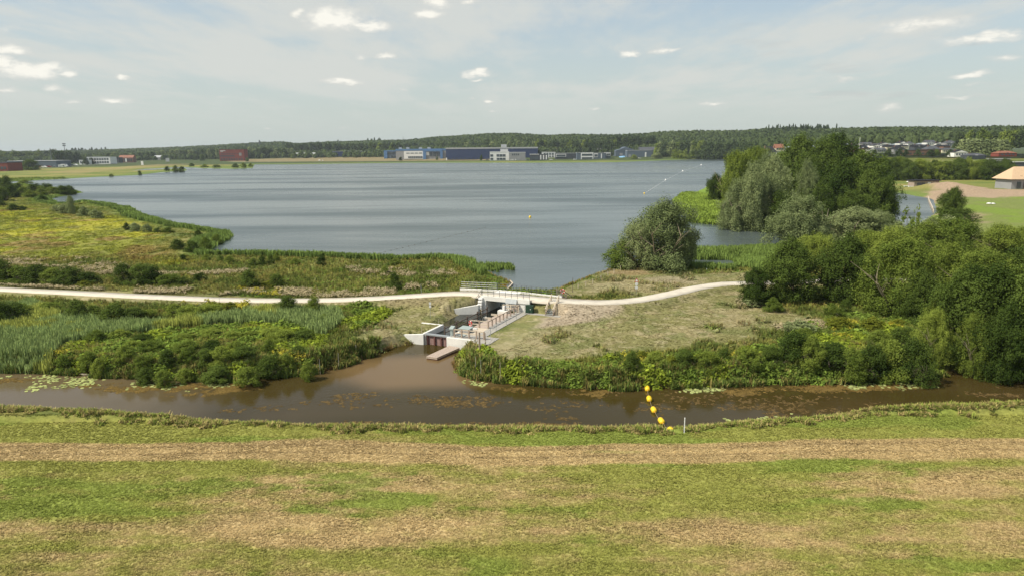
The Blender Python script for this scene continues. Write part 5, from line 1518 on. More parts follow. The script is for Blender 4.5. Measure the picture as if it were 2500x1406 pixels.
    Xl = np.concatenate(XX); Yl = np.concatenate(YY); k = len(Xl); gl = np.random.default_rng(3)
    scatter('lily_pads', 'pad', Xl, Yl, np.full(k, .03), gl.uniform(.8, 1.3, k), np.ones(k), np.array([[.40, .44, .17]]) * gl.uniform(.7, 1.3, (k, 1)), 'pale green water lily pads floating near the banks')
    W1 = [([(-60, 918), (150, 925), (240, 928), (640, 932), (640, 950), (500, 968), (300, 968), (180, 945), (-60, 935)], 20000, .45), ([(1160, 925), (1260, 940), (1500, 952), (1480, 972), (1320, 965), (1200, 950)], 8000, .47), ([(1720, 952), (1800, 945), (2160, 928), (2320, 925), (2300, 945), (2100, 958), (1800, 968)], 8000, .47),
          ([(700, 985), (880, 950), (1250, 945), (1350, 990), (900, 1005)], 3600, .53), ([(1250, 955), (2400, 955), (2450, 985), (1700, 1030), (1300, 1030)], 6000, .56), ([(500, 1000), (720, 985), (760, 1000), (560, 1020)], 900, .55), ([(700, 1025), (1600, 1030), (1600, 1048), (700, 1045)], 5000, .50), ([(1850, 1005), (2100, 990), (2300, 985), (2400, 995), (2100, 1015), (1870, 1025)], 2500, .52), ([(2150, 945), (2500, 925), (2500, 980), (2200, 980)], 4000, .54)]
    XX = []; YY = []; ZZ = []
    for i, (p, n_, cl) in enumerate(W1):
        a, b_ = poly_pts(p, n_, 400 + i, clump=cl, cs=.42); XX.append(a); YY.append(b_)
        ZZ.append(np.full(len(a), 1.0 if n_ > 2800 and cl < .5 else .45))
    Xl = np.concatenate(XX); Yl = np.concatenate(YY); k = len(Xl); wc = np.concatenate(ZZ)[:, None]
    cw = (1 + .0) * (np.array([[.205, .140, .045]]) * wc + np.array([[.15, .105, .055]]) * (1 - wc)) * gl.uniform(.6, 1.25, (k, 1))
    scatter('floating_weed', 'mat', Xl, Yl, np.full(k, .015), gl.uniform(.22, .5, k), np.full(k, .3), cw, 'orange brown water weed floating in mats on the canal')


make_cover()

# ------------------------------------------------------------------ distant trees, in front of the wooded ridge
def tree_row(x0, x1, yb, yt, n_, wpx, kinds, place, group, jit=3):
    its = []
    for i in range(n_):
        f = (i + R_.uniform(.2, .8)) / n_
        x = x0 + (x1 - x0) * f
        b = np.interp(x, [x0, x1], yb) + R_.uniform(-1, 1) * .8
        t_ = np.interp(x, [x0, x1], yt) + R_.uniform(-.6, 1) * jit
        its.append((R_.choice(kinds), x, b, t_, wpx * R_.uniform(.8, 1.35)))
    plant_list(its, place, group, z=2.0)


K1 = ['fartree', 'fartree', 'fartree', 'fargreen']
tree_row(-60, 140, (395, 393), (372, 369), 13, 20, K1, 'behind the long grey warehouse', 'trees behind the grey warehouse')
tree_row(138, 200, (402, 397), (371, 370), 7, 16, ['fartree'], 'between the warehouse and the white offices', 'trees beside the white offices')
tree_row(205, 262, (404, 399), (385, 384), 4, 10, ['fartree'], 'in front of the white offices', 'trees in front of the white offices')
tree_row(262, 375, (393, 391), (375, 373), 11, 14, ['fartree', 'fartree', 'farwillow'], 'beside the orange roofed houses', 'trees beside the orange roofed houses')
tree_row(388, 540, (388, 389), (369, 365), 18, 15, ['fartree', 'farwillow', 'fartree'], 'left of the red brick block', 'trees left of the red block')
tree_row(590, 715, (388, 384), (362, 364), 14, 17, ['fartree', 'farwillow', 'fartree'], 'right of the red brick block', 'trees right of the red block')
tree_row(700, 830, (378, 377), (352, 350), 14, 17, ['fartree'], 'behind the low pale roofs', 'trees behind the pale roofs')
tree_row(730, 790, (384, 384), (374, 373), 4, 12, ['farwillow', 'fargreen'], 'among the low pale roofs', 'trees among the pale roofs')
tree_row(826, 980, (376, 374), (352, 350), 16, 17, ['fartree', 'fargreen', 'fartree'], 'behind the small navy shed', 'trees behind the navy shed')
tree_row(985, 1310, (366, 364), (350, 347), 26, 19, ['fartree', 'fartree', 'farwillow', 'fartree'], 'behind the long navy hall', 'trees behind the navy hall')
tree_row(1310, 1505, (372, 370), (345, 344), 20, 18, K1, 'behind the dark offices', 'trees behind the offices')
tree_row(1500, 1600, (368, 366), (337, 335), 11, 20, ['fartree'], 'behind the slate grey halls', 'trees behind the slate halls')
tree_row(1600, 1720, (383, 383), (350, 345), 13, 20, ['fartree', 'farwillow', 'fargreen'], 'right of the slate grey halls', 'trees right of the slate halls')
tree_row(1715, 1835, (389, 389), (350, 350), 12, 24, ['fartree'], 'at right end of far shore', 'trees at the right end of the far shore')
tree_row(1640, 1760, (388, 388), (366, 368), 9, 18, ['fargreen', 'fartree'], 'on grassy shore before the brown shed', 'low trees near the right end of the far shore')
tree_row(2075, 2340, (350, 348), (335, 334), 18, 20, K1, 'above the roofs of the village', 'trees behind the village')
tree_row(2335, 2600, (362, 362), (322, 320), 16, 26, ['fartree', 'fartree', 'fargreen'], 'behind the right of the village', 'tall trees behind the right of the village')
tree_row(2345, 2455, (378, 376), (342, 343), 8, 28, ['farwillow'], 'beside the reddish bungalow', 'pale trees at the right of the village')
tree_row(2100, 2330, (382, 380), (366, 364), 9, 13, K1, 'between the village houses', 'garden trees in the village')
tree_row(2150, 2470, (442, 438), (392, 392), 17, 34, ['dark', 'dark', 'green'], 'in hedge row behind the pond shed', 'hedge row behind the building plot', jit=6)
tree_row(2140, 2200, (432, 436), (396, 385), 3, 40, ['green'], 'starting the hedge row', 'left end of the hedge row')

# ------------------------------------------------------------------ the wooded ridge: one mass of thousands of crowns
def forest():
    g = np.random.default_rng(5)
    protos = []
    for s_ in range(5):
        gg = np.random.default_rng(50 + s_)
        nl = 34 if s_ < 4 else 26
        d = unit(nl, gg); d[:, 2] = np.abs(d[:, 2]) * 1.0 - .12
        P = d * np.array([.5, .5, .5]) * gg.uniform(.75, 1.08, nl)[:, None]
        if s_ == 4:
            t_ = gg.uniform(0, 1, nl); a = gg.uniform(0, 6.28, nl)
            P = np.stack([np.cos(a) * .34 * (1 - t_), np.sin(a) * .34 * (1 - t_), t_ * 1.3 - .3], 1); d = np.stack([np.cos(a), np.sin(a), .4 + 0 * a], 1)
        nn = d + unit(nl, gg) * .35; nn /= np.linalg.norm(nn, axis=1, keepdims=True)
        V, Q = leaf_quads(P, nn, .42 if s_ < 4 else .3, gg, aspect=1.2)
        protos.append((V, Q))
    n_ = 21000
    az_ = g.uniform(-.80, .80, n_ * 2)
    st = forest_start(az_); rd = np.interp(az_, r_az, r_D)
    D = st + (rd * 1.04 - st) * g.uniform(0, 1, n_ * 2) ** .9
    D[: n_ // 3] = (rd * g.uniform(.9, 1.03, n_ * 2))[: n_ // 3]
    az_ = az_[:n_]; D = D[:n_]
    keep = ~((az_ > .33) & (D < 1280)); az_ = az_[keep]; D = D[keep]; n_ = len(D)
    X = np.sin(az_) * D; Y = np.cos(az_) * D
    Z = hill_z(X, Y) + 1.5
    con = (fbm(X, Y, .004, 3, 71) + .25 * (az_ > .02) + .18 * (g.uniform(size=n_) - .5)) > .88
    con &= D > np.interp(az_, r_az, r_D) * .72
    Vs = []; Qs = []; Cs = []; off = 0
    k = g.integers(0, 4, n_); k[con] = 4
    hh = 15 * g.uniform(.75, 1.15, n_); ww = 15 * g.uniform(.8, 1.35, n_) * np.clip(D / 2400, .8, 1.3)
    tint = g.uniform(.15, .85, n_) * .7 + .9 * (fbm(X, Y, .006, 3, 73) - .35)
    tint = np.where(con, tint * .3, tint)
    for kk in range(5):
        idx = np.where(k == kk)[0]
        V, Q = protos[kk]
        a = g.uniform(0, 6.28, len(idx)); ca, sa = np.cos(a)[:, None], np.sin(a)[:, None]
        w_ = ww[idx][:, None]; 
        x = (V[None, :, 0] * ca - V[None, :, 1] * sa) * w_ + X[idx][:, None]
        y = (V[None, :, 0] * sa + V[None, :, 1] * ca) * w_ + Y[idx][:, None]
        z = (V[None, :, 2] * 1.25 + .35) * hh[idx][:, None] + Z[idx][:, None]
        VV = np.stack([x, y, z], -1).reshape(-1, 3)
        QQ = (Q[None] + (np.arange(len(idx)) * len(V))[:, None, None]).reshape(-1, 4) + off
        off += len(VV); Vs.append(VV); Qs.append(QQ)
        tt = tint[idx][:, None] + (np.random.default_rng(kk).uniform(-.2, .2, len(V) // 4).repeat(4))[None]
        Cs.append(tt.reshape(-1))
    col = np.clip(np.concatenate(Cs), 0, 1)[:, None] * np.ones(3)
    o = link('forest', np_mesh('forest', np.concatenate(Vs), np.concatenate(Qs), [FM['far']], col))
    tag(o, 'dark mixed woodland covering the long low ridge along the horizon', 'forest', kind='stuff')


forest()

# ------------------------------------------------------------------ distant buildings
class Bld:
    """a building whose front faces the lake; front given by picture columns and rows, with real size at its distance"""
    def __init__(s, name, x0, x1, yb, yt, label, depth=20, wall='wall_grey', roof='roof_dark', style='flat', cat='building', group=None, z=2.0, roof_h=None, over=.4, skew=0.0):
        xm = (x0 + x1) / 2
        X, Y, zz = far_ground(xm, yb)
        if zz < 1.8:
            X, Y = at(xm, yb, z); zz = z
        d0 = ray(x0, yb); d1 = ray(x1, yb); s.X0 = d0.x / d0.y * Y; s.X1 = d1.x / d1.y * Y
        s.Y = Y; s.z = zz; s.w = s.X1 - s.X0
        s.H = height_at(X, Y, yt) - zz
        s.t = empty(name, ((s.X0 + s.X1) / 2, Y + depth / 2, zz)); tag(s.t, label, cat, group)
        s.org = s.t.location; s.depth = depth
        rh = roof_h if roof_h is not None else (s.H * .45 if style in ('hip', 'gable', 'gable_side') else max(.3, s.H * .05))
        wh = s.H - rh
        s.wh = wh
        mb = MB(s.org); mb.box(((s.X0 + s.X1) / 2, Y + depth / 2, zz + wh / 2 - .5), (s.w, depth, wh + 1)); mb.build('wall', M[wall], s.t)
        a, b_, c, d = s.X0 - over, s.X1 + over, Y - over, Y + depth + over
        z0 = zz + wh + .02; z1 = zz + s.H
        mb = MB(s.org)
        if style == 'flat': mb.box(((a + b_) / 2, (c + d) / 2, (z0 + z1) / 2), (b_ - a, d - c, z1 - z0))
        elif style == 'hip':
            r = min((b_ - a), (d - c)) * .38
            P = [(a, c, z0), (b_, c, z0), (b_, d, z0), (a, d, z0)]
            if b_ - a >= d - c: Q2 = [(a + r, (c + d) / 2, z1), (b_ - r, (c + d) / 2, z1)]; F = [(0, 1, 5, 4), (1, 2, 5), (2, 3, 4, 5), (3, 0, 4), (3, 2, 1, 0)]
            else: Q2 = [((a + b_) / 2, c + r, z1), ((a + b_) / 2, d - r, z1)]; F = [(0, 1, 4), (1, 2, 5, 4), (2, 3, 5), (3, 0, 4, 5), (3, 2, 1, 0)]
            mb.add(P + Q2, F)
        elif style == 'gable':      # ridge runs left-right
            mb.add([(a, c, z0), (b_, c, z0), (b_, d, z0), (a, d, z0), (a, (c + d) / 2, z1), (b_, (c + d) / 2, z1)], [(0, 1, 5, 4), (1, 2, 5), (2, 3, 4, 5), (3, 0, 4), (3, 2, 1, 0)])
        elif style == 'gable_side':  # gable end faces the lake
            m_ = (a + b_) / 2
            mb.add([(a, c, z0), (b_, c, z0), (b_, d, z0), (a, d, z0), (m_, c, z1), (m_, d, z1)], [(0, 1, 4), (1, 2, 5, 4), (2, 3, 5), (3, 0, 4, 5), (3, 2, 1, 0)])
            if wall != 'wall_slate':
                e_ = over + .15
                mg = MB(s.org); mg.add([(s.X0, Y - over - .12, z0 + .1), (s.X1, Y - over - .12, z0 + .1), (m_, Y - over - .12, z1 - .9)], [(0, 1, 2)])
                mg.build('gable', M[wall], s.t)
        s.last = None
        s.roof = mb.build('roof', M[roof], s.t)

    def rect(s, name, fx0, fx1, fz0, fz1, mat, proud=.15, th=.25, n=1, gap=.2):
        """panels on the front, in fractions of front width and full height"""
        for i in range(n):
            w_ = (fx1 - fx0) / n; a = fx0 + w_ * i + w_ * gap / 2 * (n > 1); b_ = fx0 + w_ * (i + 1) - w_ * gap / 2 * (n > 1)
            mb = MB(s.org)
            mb.box((s.X0 + s.w * (a + b_) / 2, s.Y - proud, s.z + s.H * (fz0 + fz1) / 2), (s.w * (b_ - a), th, s.H * (fz1 - fz0)))
            par = s.t
            if name == 'dormer': par = s.roof
            if name == 'window' and s.last is not None and s.last[0] <= a and s.last[1] >= b_: par = s.last[2]
            o = mb.build(name, M[mat], par)
            if name == 'window_frame': s.last = (a, b_, o)
        return s

    def box(s, name, fx0, fx1, y0, y1, fz0, fz1, mat):
        mb = MB(s.org); mb.box((s.X0 + s.w * (fx0 + fx1) / 2, s.Y + (y0 + y1) / 2, s.z + s.H * (fz0 + fz1) / 2), (s.w * (fx1 - fx0), y1 - y0, s.H * (fz1 - fz0)))
        mb.build(name, M[mat], s.roof if name == 'chimney' else s.t); return s


b = Bld('warehouse', 1089, 1313, 389, 360.5, 'very long navy blue hall with pale roof behind the lake', 90, 'blue_hall', 'roof_grey', roof_h=3.2)
for i in range(9): b.rect('window', .02 + i * .045, .035 + i * .045, .02, .10, 'glass')
b.box('roof_unit', .60, .66, 20, 30, 1.0, 1.25, 'roof_grey')
b = Bld('office_building', 967, 1090, 390, 364, 'blue grey office front joined to the left end of the navy hall', 40, 'wall_grey', 'blue_frame', roof_h=4.5)
b.rect('wall_panel', .16, .55, .06, .78, 'white', .4, .5).rect('window', .24, .53, .12, .30, 'glass', .8, n=8).rect('window', .20, .53, .56, .63, 'glass', .8, n=4)
b.rect('portal_frame', .54, .60, 0, .88, 'blue_frame', 1.4, 2.4).rect('portal_frame', .88, .93, 0, .88, 'blue_frame', 1.4, 2.4).rect('portal_frame', .54, .93, .74, .90, 'blue_frame', 1.5, 2.5)
b.rect('window', .66, .88, .30, .70, 'glass', .8, n=3).rect('wall_panel', .60, .66, .40, .70, 'white', .8)
for i, f in enumerate((.05, .2, .45, .62)): b.box('roof_unit', f, f + .06, 8, 14, 1.0, 1.14, 'roof_grey')
b = Bld('entrance_building', 938, 978, 387.5, 368, 'small light blue portal shaped building left of the office front', 25, 'wall_slate', 'blue_frame', roof_h=2.5)
b.rect('portal_frame', 0, .2, 0, .9, 'blue_frame', 1, 1.6).rect('portal_frame', .88, 1, .4, .9, 'blue_frame', 1, 1.6).rect('window', .22, .86, .52, .84, 'glass', .4, n=3).rect('window', .4, .8, .05, .35, 'glass', .4, n=2)
b = Bld('office_building', 1196, 1243, 392, 371, 'white two storey office cube in front of the navy hall', 30, 'white', 'white', roof_h=.6)
b.rect('window', .03, .17, .42, .70, 'glass').rect('window', .34, .82, .42, .70, 'glass', n=3, gap=.12).rect('window', .03, .17, .04, .28, 'glass').rect('window', .34, .82, .04, .28, 'glass', n=3, gap=.12)
b.box('roof_unit', .55, .95, 8, 16, 1.0, 1.3, 'roof_grey')
b = Bld('office_building', 1243.5, 1283, 392, 372.5, 'shaded right side of the white office cube, a block coloured grey', 26, 'wall_grey', 'white', roof_h=.6)  # shade on the cube's right side, put into a grey wall colour
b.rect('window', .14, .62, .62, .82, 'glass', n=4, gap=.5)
b = Bld('office_building', 1294, 1316, 392, 377, 'small dark pavilion with pale roof right of the shaded cube side', 16, 'wall_dark', 'white', roof_h=.8); b.rect('window', .1, .9, .1, .6, 'glass', n=3)
b = Bld('office_building', 1316.5, 1338, 391, 377, 'dark block striped with three white panels', 16, 'wall_dark', 'wall_dark', roof_h=.6)
for f in (.1, .42, .74): b.rect('wall_panel', f, f + .14, .05, .85, 'white')
b = Bld('office_building', 1323, 1356, 386, 372, 'white building with dark openings behind the striped block', 18, 'white', 'white', roof_h=.8); b.rect('window', .1, .9, .5, .8, 'glass', n=4, gap=.3).rect('window', .1, .9, .1, .35, 'glass', n=4, gap=.4)
b = Bld('office_building', 1352, 1382, 374, 363.5, 'cream coloured block standing behind the dark offices', 18, 'wall_cream', 'roof_orange', roof_h=.6); b.rect('window', .1, .9, .3, .5, 'glass', n=4, gap=.5)
b = Bld('office_building', 1356, 1408, 389.5, 374.5, 'anthracite office with one wide white framed window', 22, 'wall_dark', 'roof_grey', roof_h=.8)
b.rect('window_frame', .02, .50, .36, .84, 'white', .4, .5).rect('window', .05, .47, .44, .76, 'glass', .75, .3)
b = Bld('office_building', 1408.5, 1449, 390, 373, 'dark office with tall white frame round two glazed storeys', 22, 'wall_slate', 'roof_grey', roof_h=.6)
b.rect('window_frame', .24, .98, .02, .95, 'white', .4, .5).rect('window', .29, .93, .52, .82, 'glass', .75).rect('window', .29, .93, .06, .32, 'glass', .75)
b = Bld('office_building', 1449.5, 1478, 389, 374, 'narrow slate grey office between the two white framed ones', 22, 'wall_slate', 'roof_grey', roof_h=.6)
b.rect('window_frame', .02, .36, .3, .9, 'white', .4).rect('window', .05, .33, .4, .78, 'glass', .6).rect('wall_panel', .62, .7, .1, .9, 'white', .4)
b = Bld('office_building', 1478.5, 1491, 388.5, 373, 'narrow office with white framed balconies at the right end of the row', 20, 'wall_slate', 'roof_grey', roof_h=.6)
b.rect('window_frame', .05, .95, .5, .95, 'white', .4).rect('window', .12, .88, .56, .85, 'glass', .6).rect('window', .12, .88, .1, .4, 'glass', .6)
b = Bld('pavilion', 1385, 1424, 372, 358.5, 'pale grey pyramid roofed building behind the dark offices', 30, 'wall_grey', 'roof_grey', 'hip'); b.rect('window', .1, .9, .1, .4, 'glass', n=4)
b = Bld('pavilion', 1430, 1473, 372, 361, 'wide low building with pale pointed roof right of the pyramid roof', 30, 'wall_slate', 'roof_grey', 'hip'); b.rect('window', .1, .9, .1, .4, 'glass', n=4)
b = Bld('industrial_hall', 1503, 1553, 381, 359, 'slate blue hall with gable end and pale roof', 50, 'wall_slate', 'wall_slate', 'gable_side'); b.rect('door', .2, .34, .0, .3, 'wall_grey').rect('door', .6, .74, .0, .3, 'wall_grey')
b = Bld('industrial_hall', 1531, 1591, 385, 367.5, 'dark slate hall with flat roof in front of the gabled hall', 30, 'wall_slate', 'roof_grey', roof_h=.8); b.rect('door', .05, .15, .0, .4, 'wall_grey').rect('door', .72, .78, .0, .7, 'white')
b = Bld('industrial_hall', 1563, 1621, 380, 359.5, 'wide hall with long grey pitched roof', 40, 'wall_slate', 'roof_slate', 'gable', roof_h=7); b.rect('door', .1, .2, 0, .3, 'wall_grey')
b = Bld('industrial_hall', 1622, 1650, 381, 362, 'brown grey shed at the right end of the halls', 30, 'brick', 'roof_slate', roof_h=1); b.rect('window', .1, .9, .4, .6, 'glass', n=4, gap=.4)
b = Bld('industrial_hall', 1655, 1690, 375, 362, 'low pale roofed shed half hidden among trees right of the halls', 30, 'wall_grey', 'roof_slate', roof_h=1); b.rect('window', .1, .9, .4, .6, 'glass', n=4, gap=.4)
b = Bld('house', 1722, 1744, 352, 342, 'pale house far off on the wooded slope', 25, 'wall_cream', 'roof_slate', 'gable'); b.rect('window', .2, .8, .1, .4, 'glass', n=3)
b = Bld('house', 1866, 1897, 381, 358, 'white house with steep black hipped roof left of the tall clump', 16, 'white', 'roof_dark', 'hip', roof_h=9)
b.rect('window', .08, .92, .1, .4, 'glass', n=5, gap=.4).box('chimney', .1, .16, 6, 8, .8, 1.05, 'brick').box('chimney', .84, .9, 6, 8, .8, 1.05, 'brick')
b = Bld('house', 1893, 1915, 368, 352.5, 'house with bright orange tiled roof beside the black roofed one', 14, 'wall_cream', 'roof_orange', 'gable', roof_h=7); b.rect('window', .1, .9, .1, .4, 'glass', n=3).box('chimney', .7, .78, 6, 8, .8, 1.1, 'brick')
b = Bld('warehouse', 20, 139, 409, 393, 'long low grey warehouse at the far left', 40, 'wall_slate', 'roof_grey', roof_h=.8); b.rect('window', .05, .95, .1, .25, 'glass', n=12, gap=.4)
b = Bld('industrial_hall', -40, 20, 418, 397, 'low red brick building at the left edge of the picture', 30, 'brick_red', 'roof_slate', roof_h=1.0); b.rect('window', .1, .95, .2, .5, 'glass', n=7, gap=.3)
b = Bld('office_building', 209, 270, 401, 383.5, 'long white two storey office beside the road', 25, 'white', 'roof_grey', roof_h=.6); b.rect('window', .05, .95, .55, .8, 'glass', n=9, gap=.3).rect('window', .05, .95, .12, .38, 'glass', n=9, gap=.3)
b = Bld('office_building', 194, 212, 402, 391, 'low white annexe left of the white office', 18, 'white', 'roof_grey', roof_h=.6); b.rect('window', .1, .9, .2, .7, 'glass', n=3, gap=.3)
b = Bld('office_building', 271, 290, 398, 385, 'dark block right of the white office', 18, 'wall_dark', 'wall_dark', roof_h=.6); b.rect('wall_panel', .4, .6, .2, .9, 'white')
b = Bld('house', 291, 326, 397, 379.5, 'row of houses with orange tiled roofs near the white office', 14, 'brick', 'roof_orange', 'gable', roof_h=6); b.rect('window', .05, .95, .1, .5, 'glass', n=7, gap=.4).rect('wall_panel', .45, .55, .05, .55, 'white', .3)
b = Bld('brick_block', 537, 597, 393, 365.5, 'dark red brick block with white sign patches on the far shore', 26, 'brick_red', 'brick_red', roof_h=.5)
b.rect('window', .02, .62, .38, .47, 'glass', .3, n=3, gap=.05).rect('wall_panel', .04, .26, .86, .90, 'white', .3).rect('wall_panel', .05, .16, .78, .81, 'white', .3).rect('window_frame', .80, .90, .44, .70, 'wall_grey', .3).rect('window', .03, .95, .04, .22, 'glass', .3, n=9, gap=.5).rect('window', .05, .95, .58, .66, 'glass', .3, n=14, gap=.6)
b = Bld('industrial_hall', 812, 893, 382, 369.5, 'small navy shed standing left of the light blue portal', 30, 'blue_hall', 'roof_grey', roof_h=.8); b.rect('window', .72, .95, .1, .5, 'glass', n=4, gap=.3)
b = Bld('industrial_hall', 718, 785, 384, 373.5, 'low pale roofed hall half hidden by trees', 40, 'wall_grey', 'roof_grey', 'gable'); b.rect('window', .05, .95, .1, .4, 'glass', n=6, gap=.4)
b = Bld('industrial_hall', 372, 392, 391, 380, 'small pale shed between tree rows left of the red block', 30, 'wall_grey', 'roof_grey', 'gable'); b.rect('door', .3, .6, 0, .4, 'wall_dark')
b = Bld('house', 455, 470, 382, 369, 'grey steep roofed house among the trees left of the red block', 20, 'wall_grey', 'roof_slate', 'gable'); b.rect('window', .2, .8, .1, .4, 'glass', n=2)

# the village on the right
vil = [(2078, 2096, 369, 351, 'hip', 'roof_dark', 'brick', 'black hip roofed brick house at the left end of the village'), (2092, 2122, 372, 354.5, 'hip', 'roof_dark', 'brick', 'large black roofed brick villa near the left end of the village'),
       (2121, 2138, 372, 361, 'gable_side', 'roof_dark', 'white', 'white gabled house with black roof beside the large villa'), (2124, 2158, 397, 378, 'gable_side', 'roof_slate', 'wall_dark', 'dark steep roofed house nearest to the tall clump'),
       (2164, 2186, 367, 354, 'gable', 'roof_dark', 'wall_cream', 'cream house with black pitched roof in the middle row'), (2181, 2211, 375, 357, 'hip', 'roof_dark', 'wall_grey', 'wide black mansard roofed house in the middle of the village'),
       (2212, 2263, 378, 367, 'flat', 'roof_dark', 'brick', 'long flat black roofed terrace in the village'), (2196, 2214, 357, 345, 'gable_side', 'roof_dark', 'white', 'white gable end house in the back row of the village'),
       (2216, 2232, 358, 346, 'hip', 'roof_slate', 'white', 'grey roofed white house in the back row of the village'), (2232, 2256, 366, 353, 'gable', 'roof_dark', 'wall_dark', 'dark green walled house behind the long terrace'),
       (2262, 2297, 376, 356.5, 'hip', 'roof_slate', 'brick', 'brown roofed villa right of the long terrace'), (2262, 2284, 356, 342.5, 'gable', 'roof_slate', 'white', 'white house with pale gables in the far back row'),
       (2286, 2302, 356, 347, 'gable_side', 'roof_dark', 'white', 'small white gabled house at the right of the back row'), (2310, 2336, 358, 343.5, 'hip', 'roof_slate', 'wall_grey', 'grey villa with pointed roof at the right of the back row'),
       (2329, 2362, 382, 366, 'gable_side', 'roof_dark', 'white', 'white gable fronted house with black roof near the pale trees'), (2363, 2407, 388, 374.5, 'hip', 'roof_slate', 'wall_dark', 'low dark house with flat hipped roof in front of the pale trees'),
       (2438, 2482, 381, 369, 'hip', 'roof_orange', 'brick_red', 'long reddish bungalow at the right end of the village'), (2430, 2466, 397, 388, 'flat', 'roof_grey', 'wall_grey', 'flat pale roofed building behind the thatched house'),
       (2472, 2530, 410, 396, 'flat', 'roof_grey', 'wall_dark', 'black modern house with pale roof edge behind the thatched house'), (2140, 2164, 372, 361, 'gable', 'roof_slate', 'wall_grey', 'grey roofed bungalow right of the large villa'),
       (2128, 2150, 361, 351, 'gable', 'roof_slate', 'white', 'pale house behind the large villa'), (2150, 2172, 358, 348, 'gable_side', 'roof_dark', 'white', 'pointed black roofed house behind the grey bungalow'),
       (2300, 2326, 372, 362, 'gable', 'roof_slate', 'wall_cream', 'cream bungalow right of the brown roofed villa'), (2105, 2130, 356, 348, 'gable', 'roof_slate', 'wall_grey', 'grey roof at the back left of the village')]
for i, (x0, x1, yb, yt, st_, rf, wl, lab) in enumerate(vil):
    b = Bld('house', x0, x1, yb, yt, lab, 13, wl, rf, st_, group='houses of the village')
    b.rect('window', .1, .9, .12, .38, 'glass', n=4, gap=.45)
    if st_ != 'flat': b.box('chimney', .2, .26, 5, 6, .8, 1.08, 'brick').rect('dormer', .42, .56, .52, .66, 'white' if i % 2 else 'wall_dark', -1.0, 1.5)

vr = random.Random(4)
for row, yb, n_, x0, x1 in (('back', 350.5, 10, 2092, 2335), ('middle', 362.5, 9, 2098, 2325)):
    for i in range(n_):
        x = x0 + (x1 - x0) * (i + vr.uniform(.2, .8)) / n_; w_ = vr.uniform(14, 21); h_ = vr.uniform(7.5, 10.5)
        rf = vr.choice(['roof_dark', 'roof_dark', 'roof_slate']); wl = vr.choice(['white', 'brick', 'wall_cream', 'wall_dark'])
        b = Bld('house', x - w_ / 2, x + w_ / 2, yb + vr.uniform(-2, 2), yb - h_, '%s small house from left in the crowded %s row of village roofs' % (ORD[i], row), 12, wl, rf, vr.choice(['gable', 'hip', 'gable_side', 'gable']), group='houses of the village')
        b.rect('window', .12, .88, .12, .36, 'glass', n=3, gap=.5).box('chimney', .6, .66, 5, 6, .8, 1.08, 'brick')
# thatched house, shed and plot
b = Bld('thatched_house', 2468, 2580, 461.5, 408, 'new villa with huge pale fresh thatched roof at the right edge of the picture', 14, 'wall_grey', 'thatch', 'hip', roof_h=7.2, over=1.6, z=1.8)
for f0, f1 in ((.12, .2), (.36, .46), (.52, .6)): b.rect('window', f0, f1, .03, .32, 'glass', .2)
b.rect('door', .26, .31, .0, .3, 'wood_dark', .2)
for f in (.18, .32): b.rect('dormer', f, f + .05, .48, .60, 'thatch', -1.2, 1.6)
b = Bld('shed', 2231, 2292, 456, 440, 'low dark garden shed with flat overhanging roof beside the pond', 7, 'wood_grey', 'roof_dark', roof_h=.6, over=.8, z=1.7)
b.rect('door', .54, .66, .02, .66, 'white', .1).rect('window', .12, .45, .2, .6, 'glass', .1, n=2, gap=.1)

# ------------------------------------------------------------------ air: one box of thin even haze round everything
def haze():
    m, t = new_mat('haze_air')
    v = t.nodes.new('ShaderNodeVolumePrincipled'); v.inputs['Density'].default_value = 0.00006; v.inputs['Color'].default_value = (0.80, 0.88, 0.95, 1); v.inputs['Anisotropy'].default_value = 0.2
    out = t.nodes.new('ShaderNodeOutputMaterial'); t.links.new(v.outputs[0], out.inputs['Volume'])
    mb = MB((0, 4000, 0)); mb.box((0, 4700, 48), (24000, 9700, 108)); o = mb.build('haze', m)
    tag(o, 'thin pale summer haze over lake and woods', None, kind='stuff')


haze()

# ------------------------------------------------------------------ buoys, posts, signs, cars, masts
def lathe(mb, c, axis, prof, n_=14):
    """prof: (distance along axis, radius)"""
    c = Vector(c); d = Vector(axis).normalized(); a = d.orthogonal().normalized(); b_ = d.cross(a)
    vs = []; fs = []
    for t_, r in prof:
        for i in range(n_):
            th = 2 * math.pi * i / n_; vs.append(c + d * t_ + a * (r * math.cos(th)) + b_ * (r * math.sin(th)))
    m_ = len(prof)
    for j in range(m_ - 1):
        for i in range(n_): fs.append((j * n_ + i, j * n_ + (i + 1) % n_, (j + 1) * n_ + (i + 1) % n_, (j + 1) * n_ + i))
    fs.append(tuple(range(n_ - 1, -1, -1))); fs.append(tuple((m_ - 1) * n_ + i for i in range(n_)))
    mb.add(vs, fs)


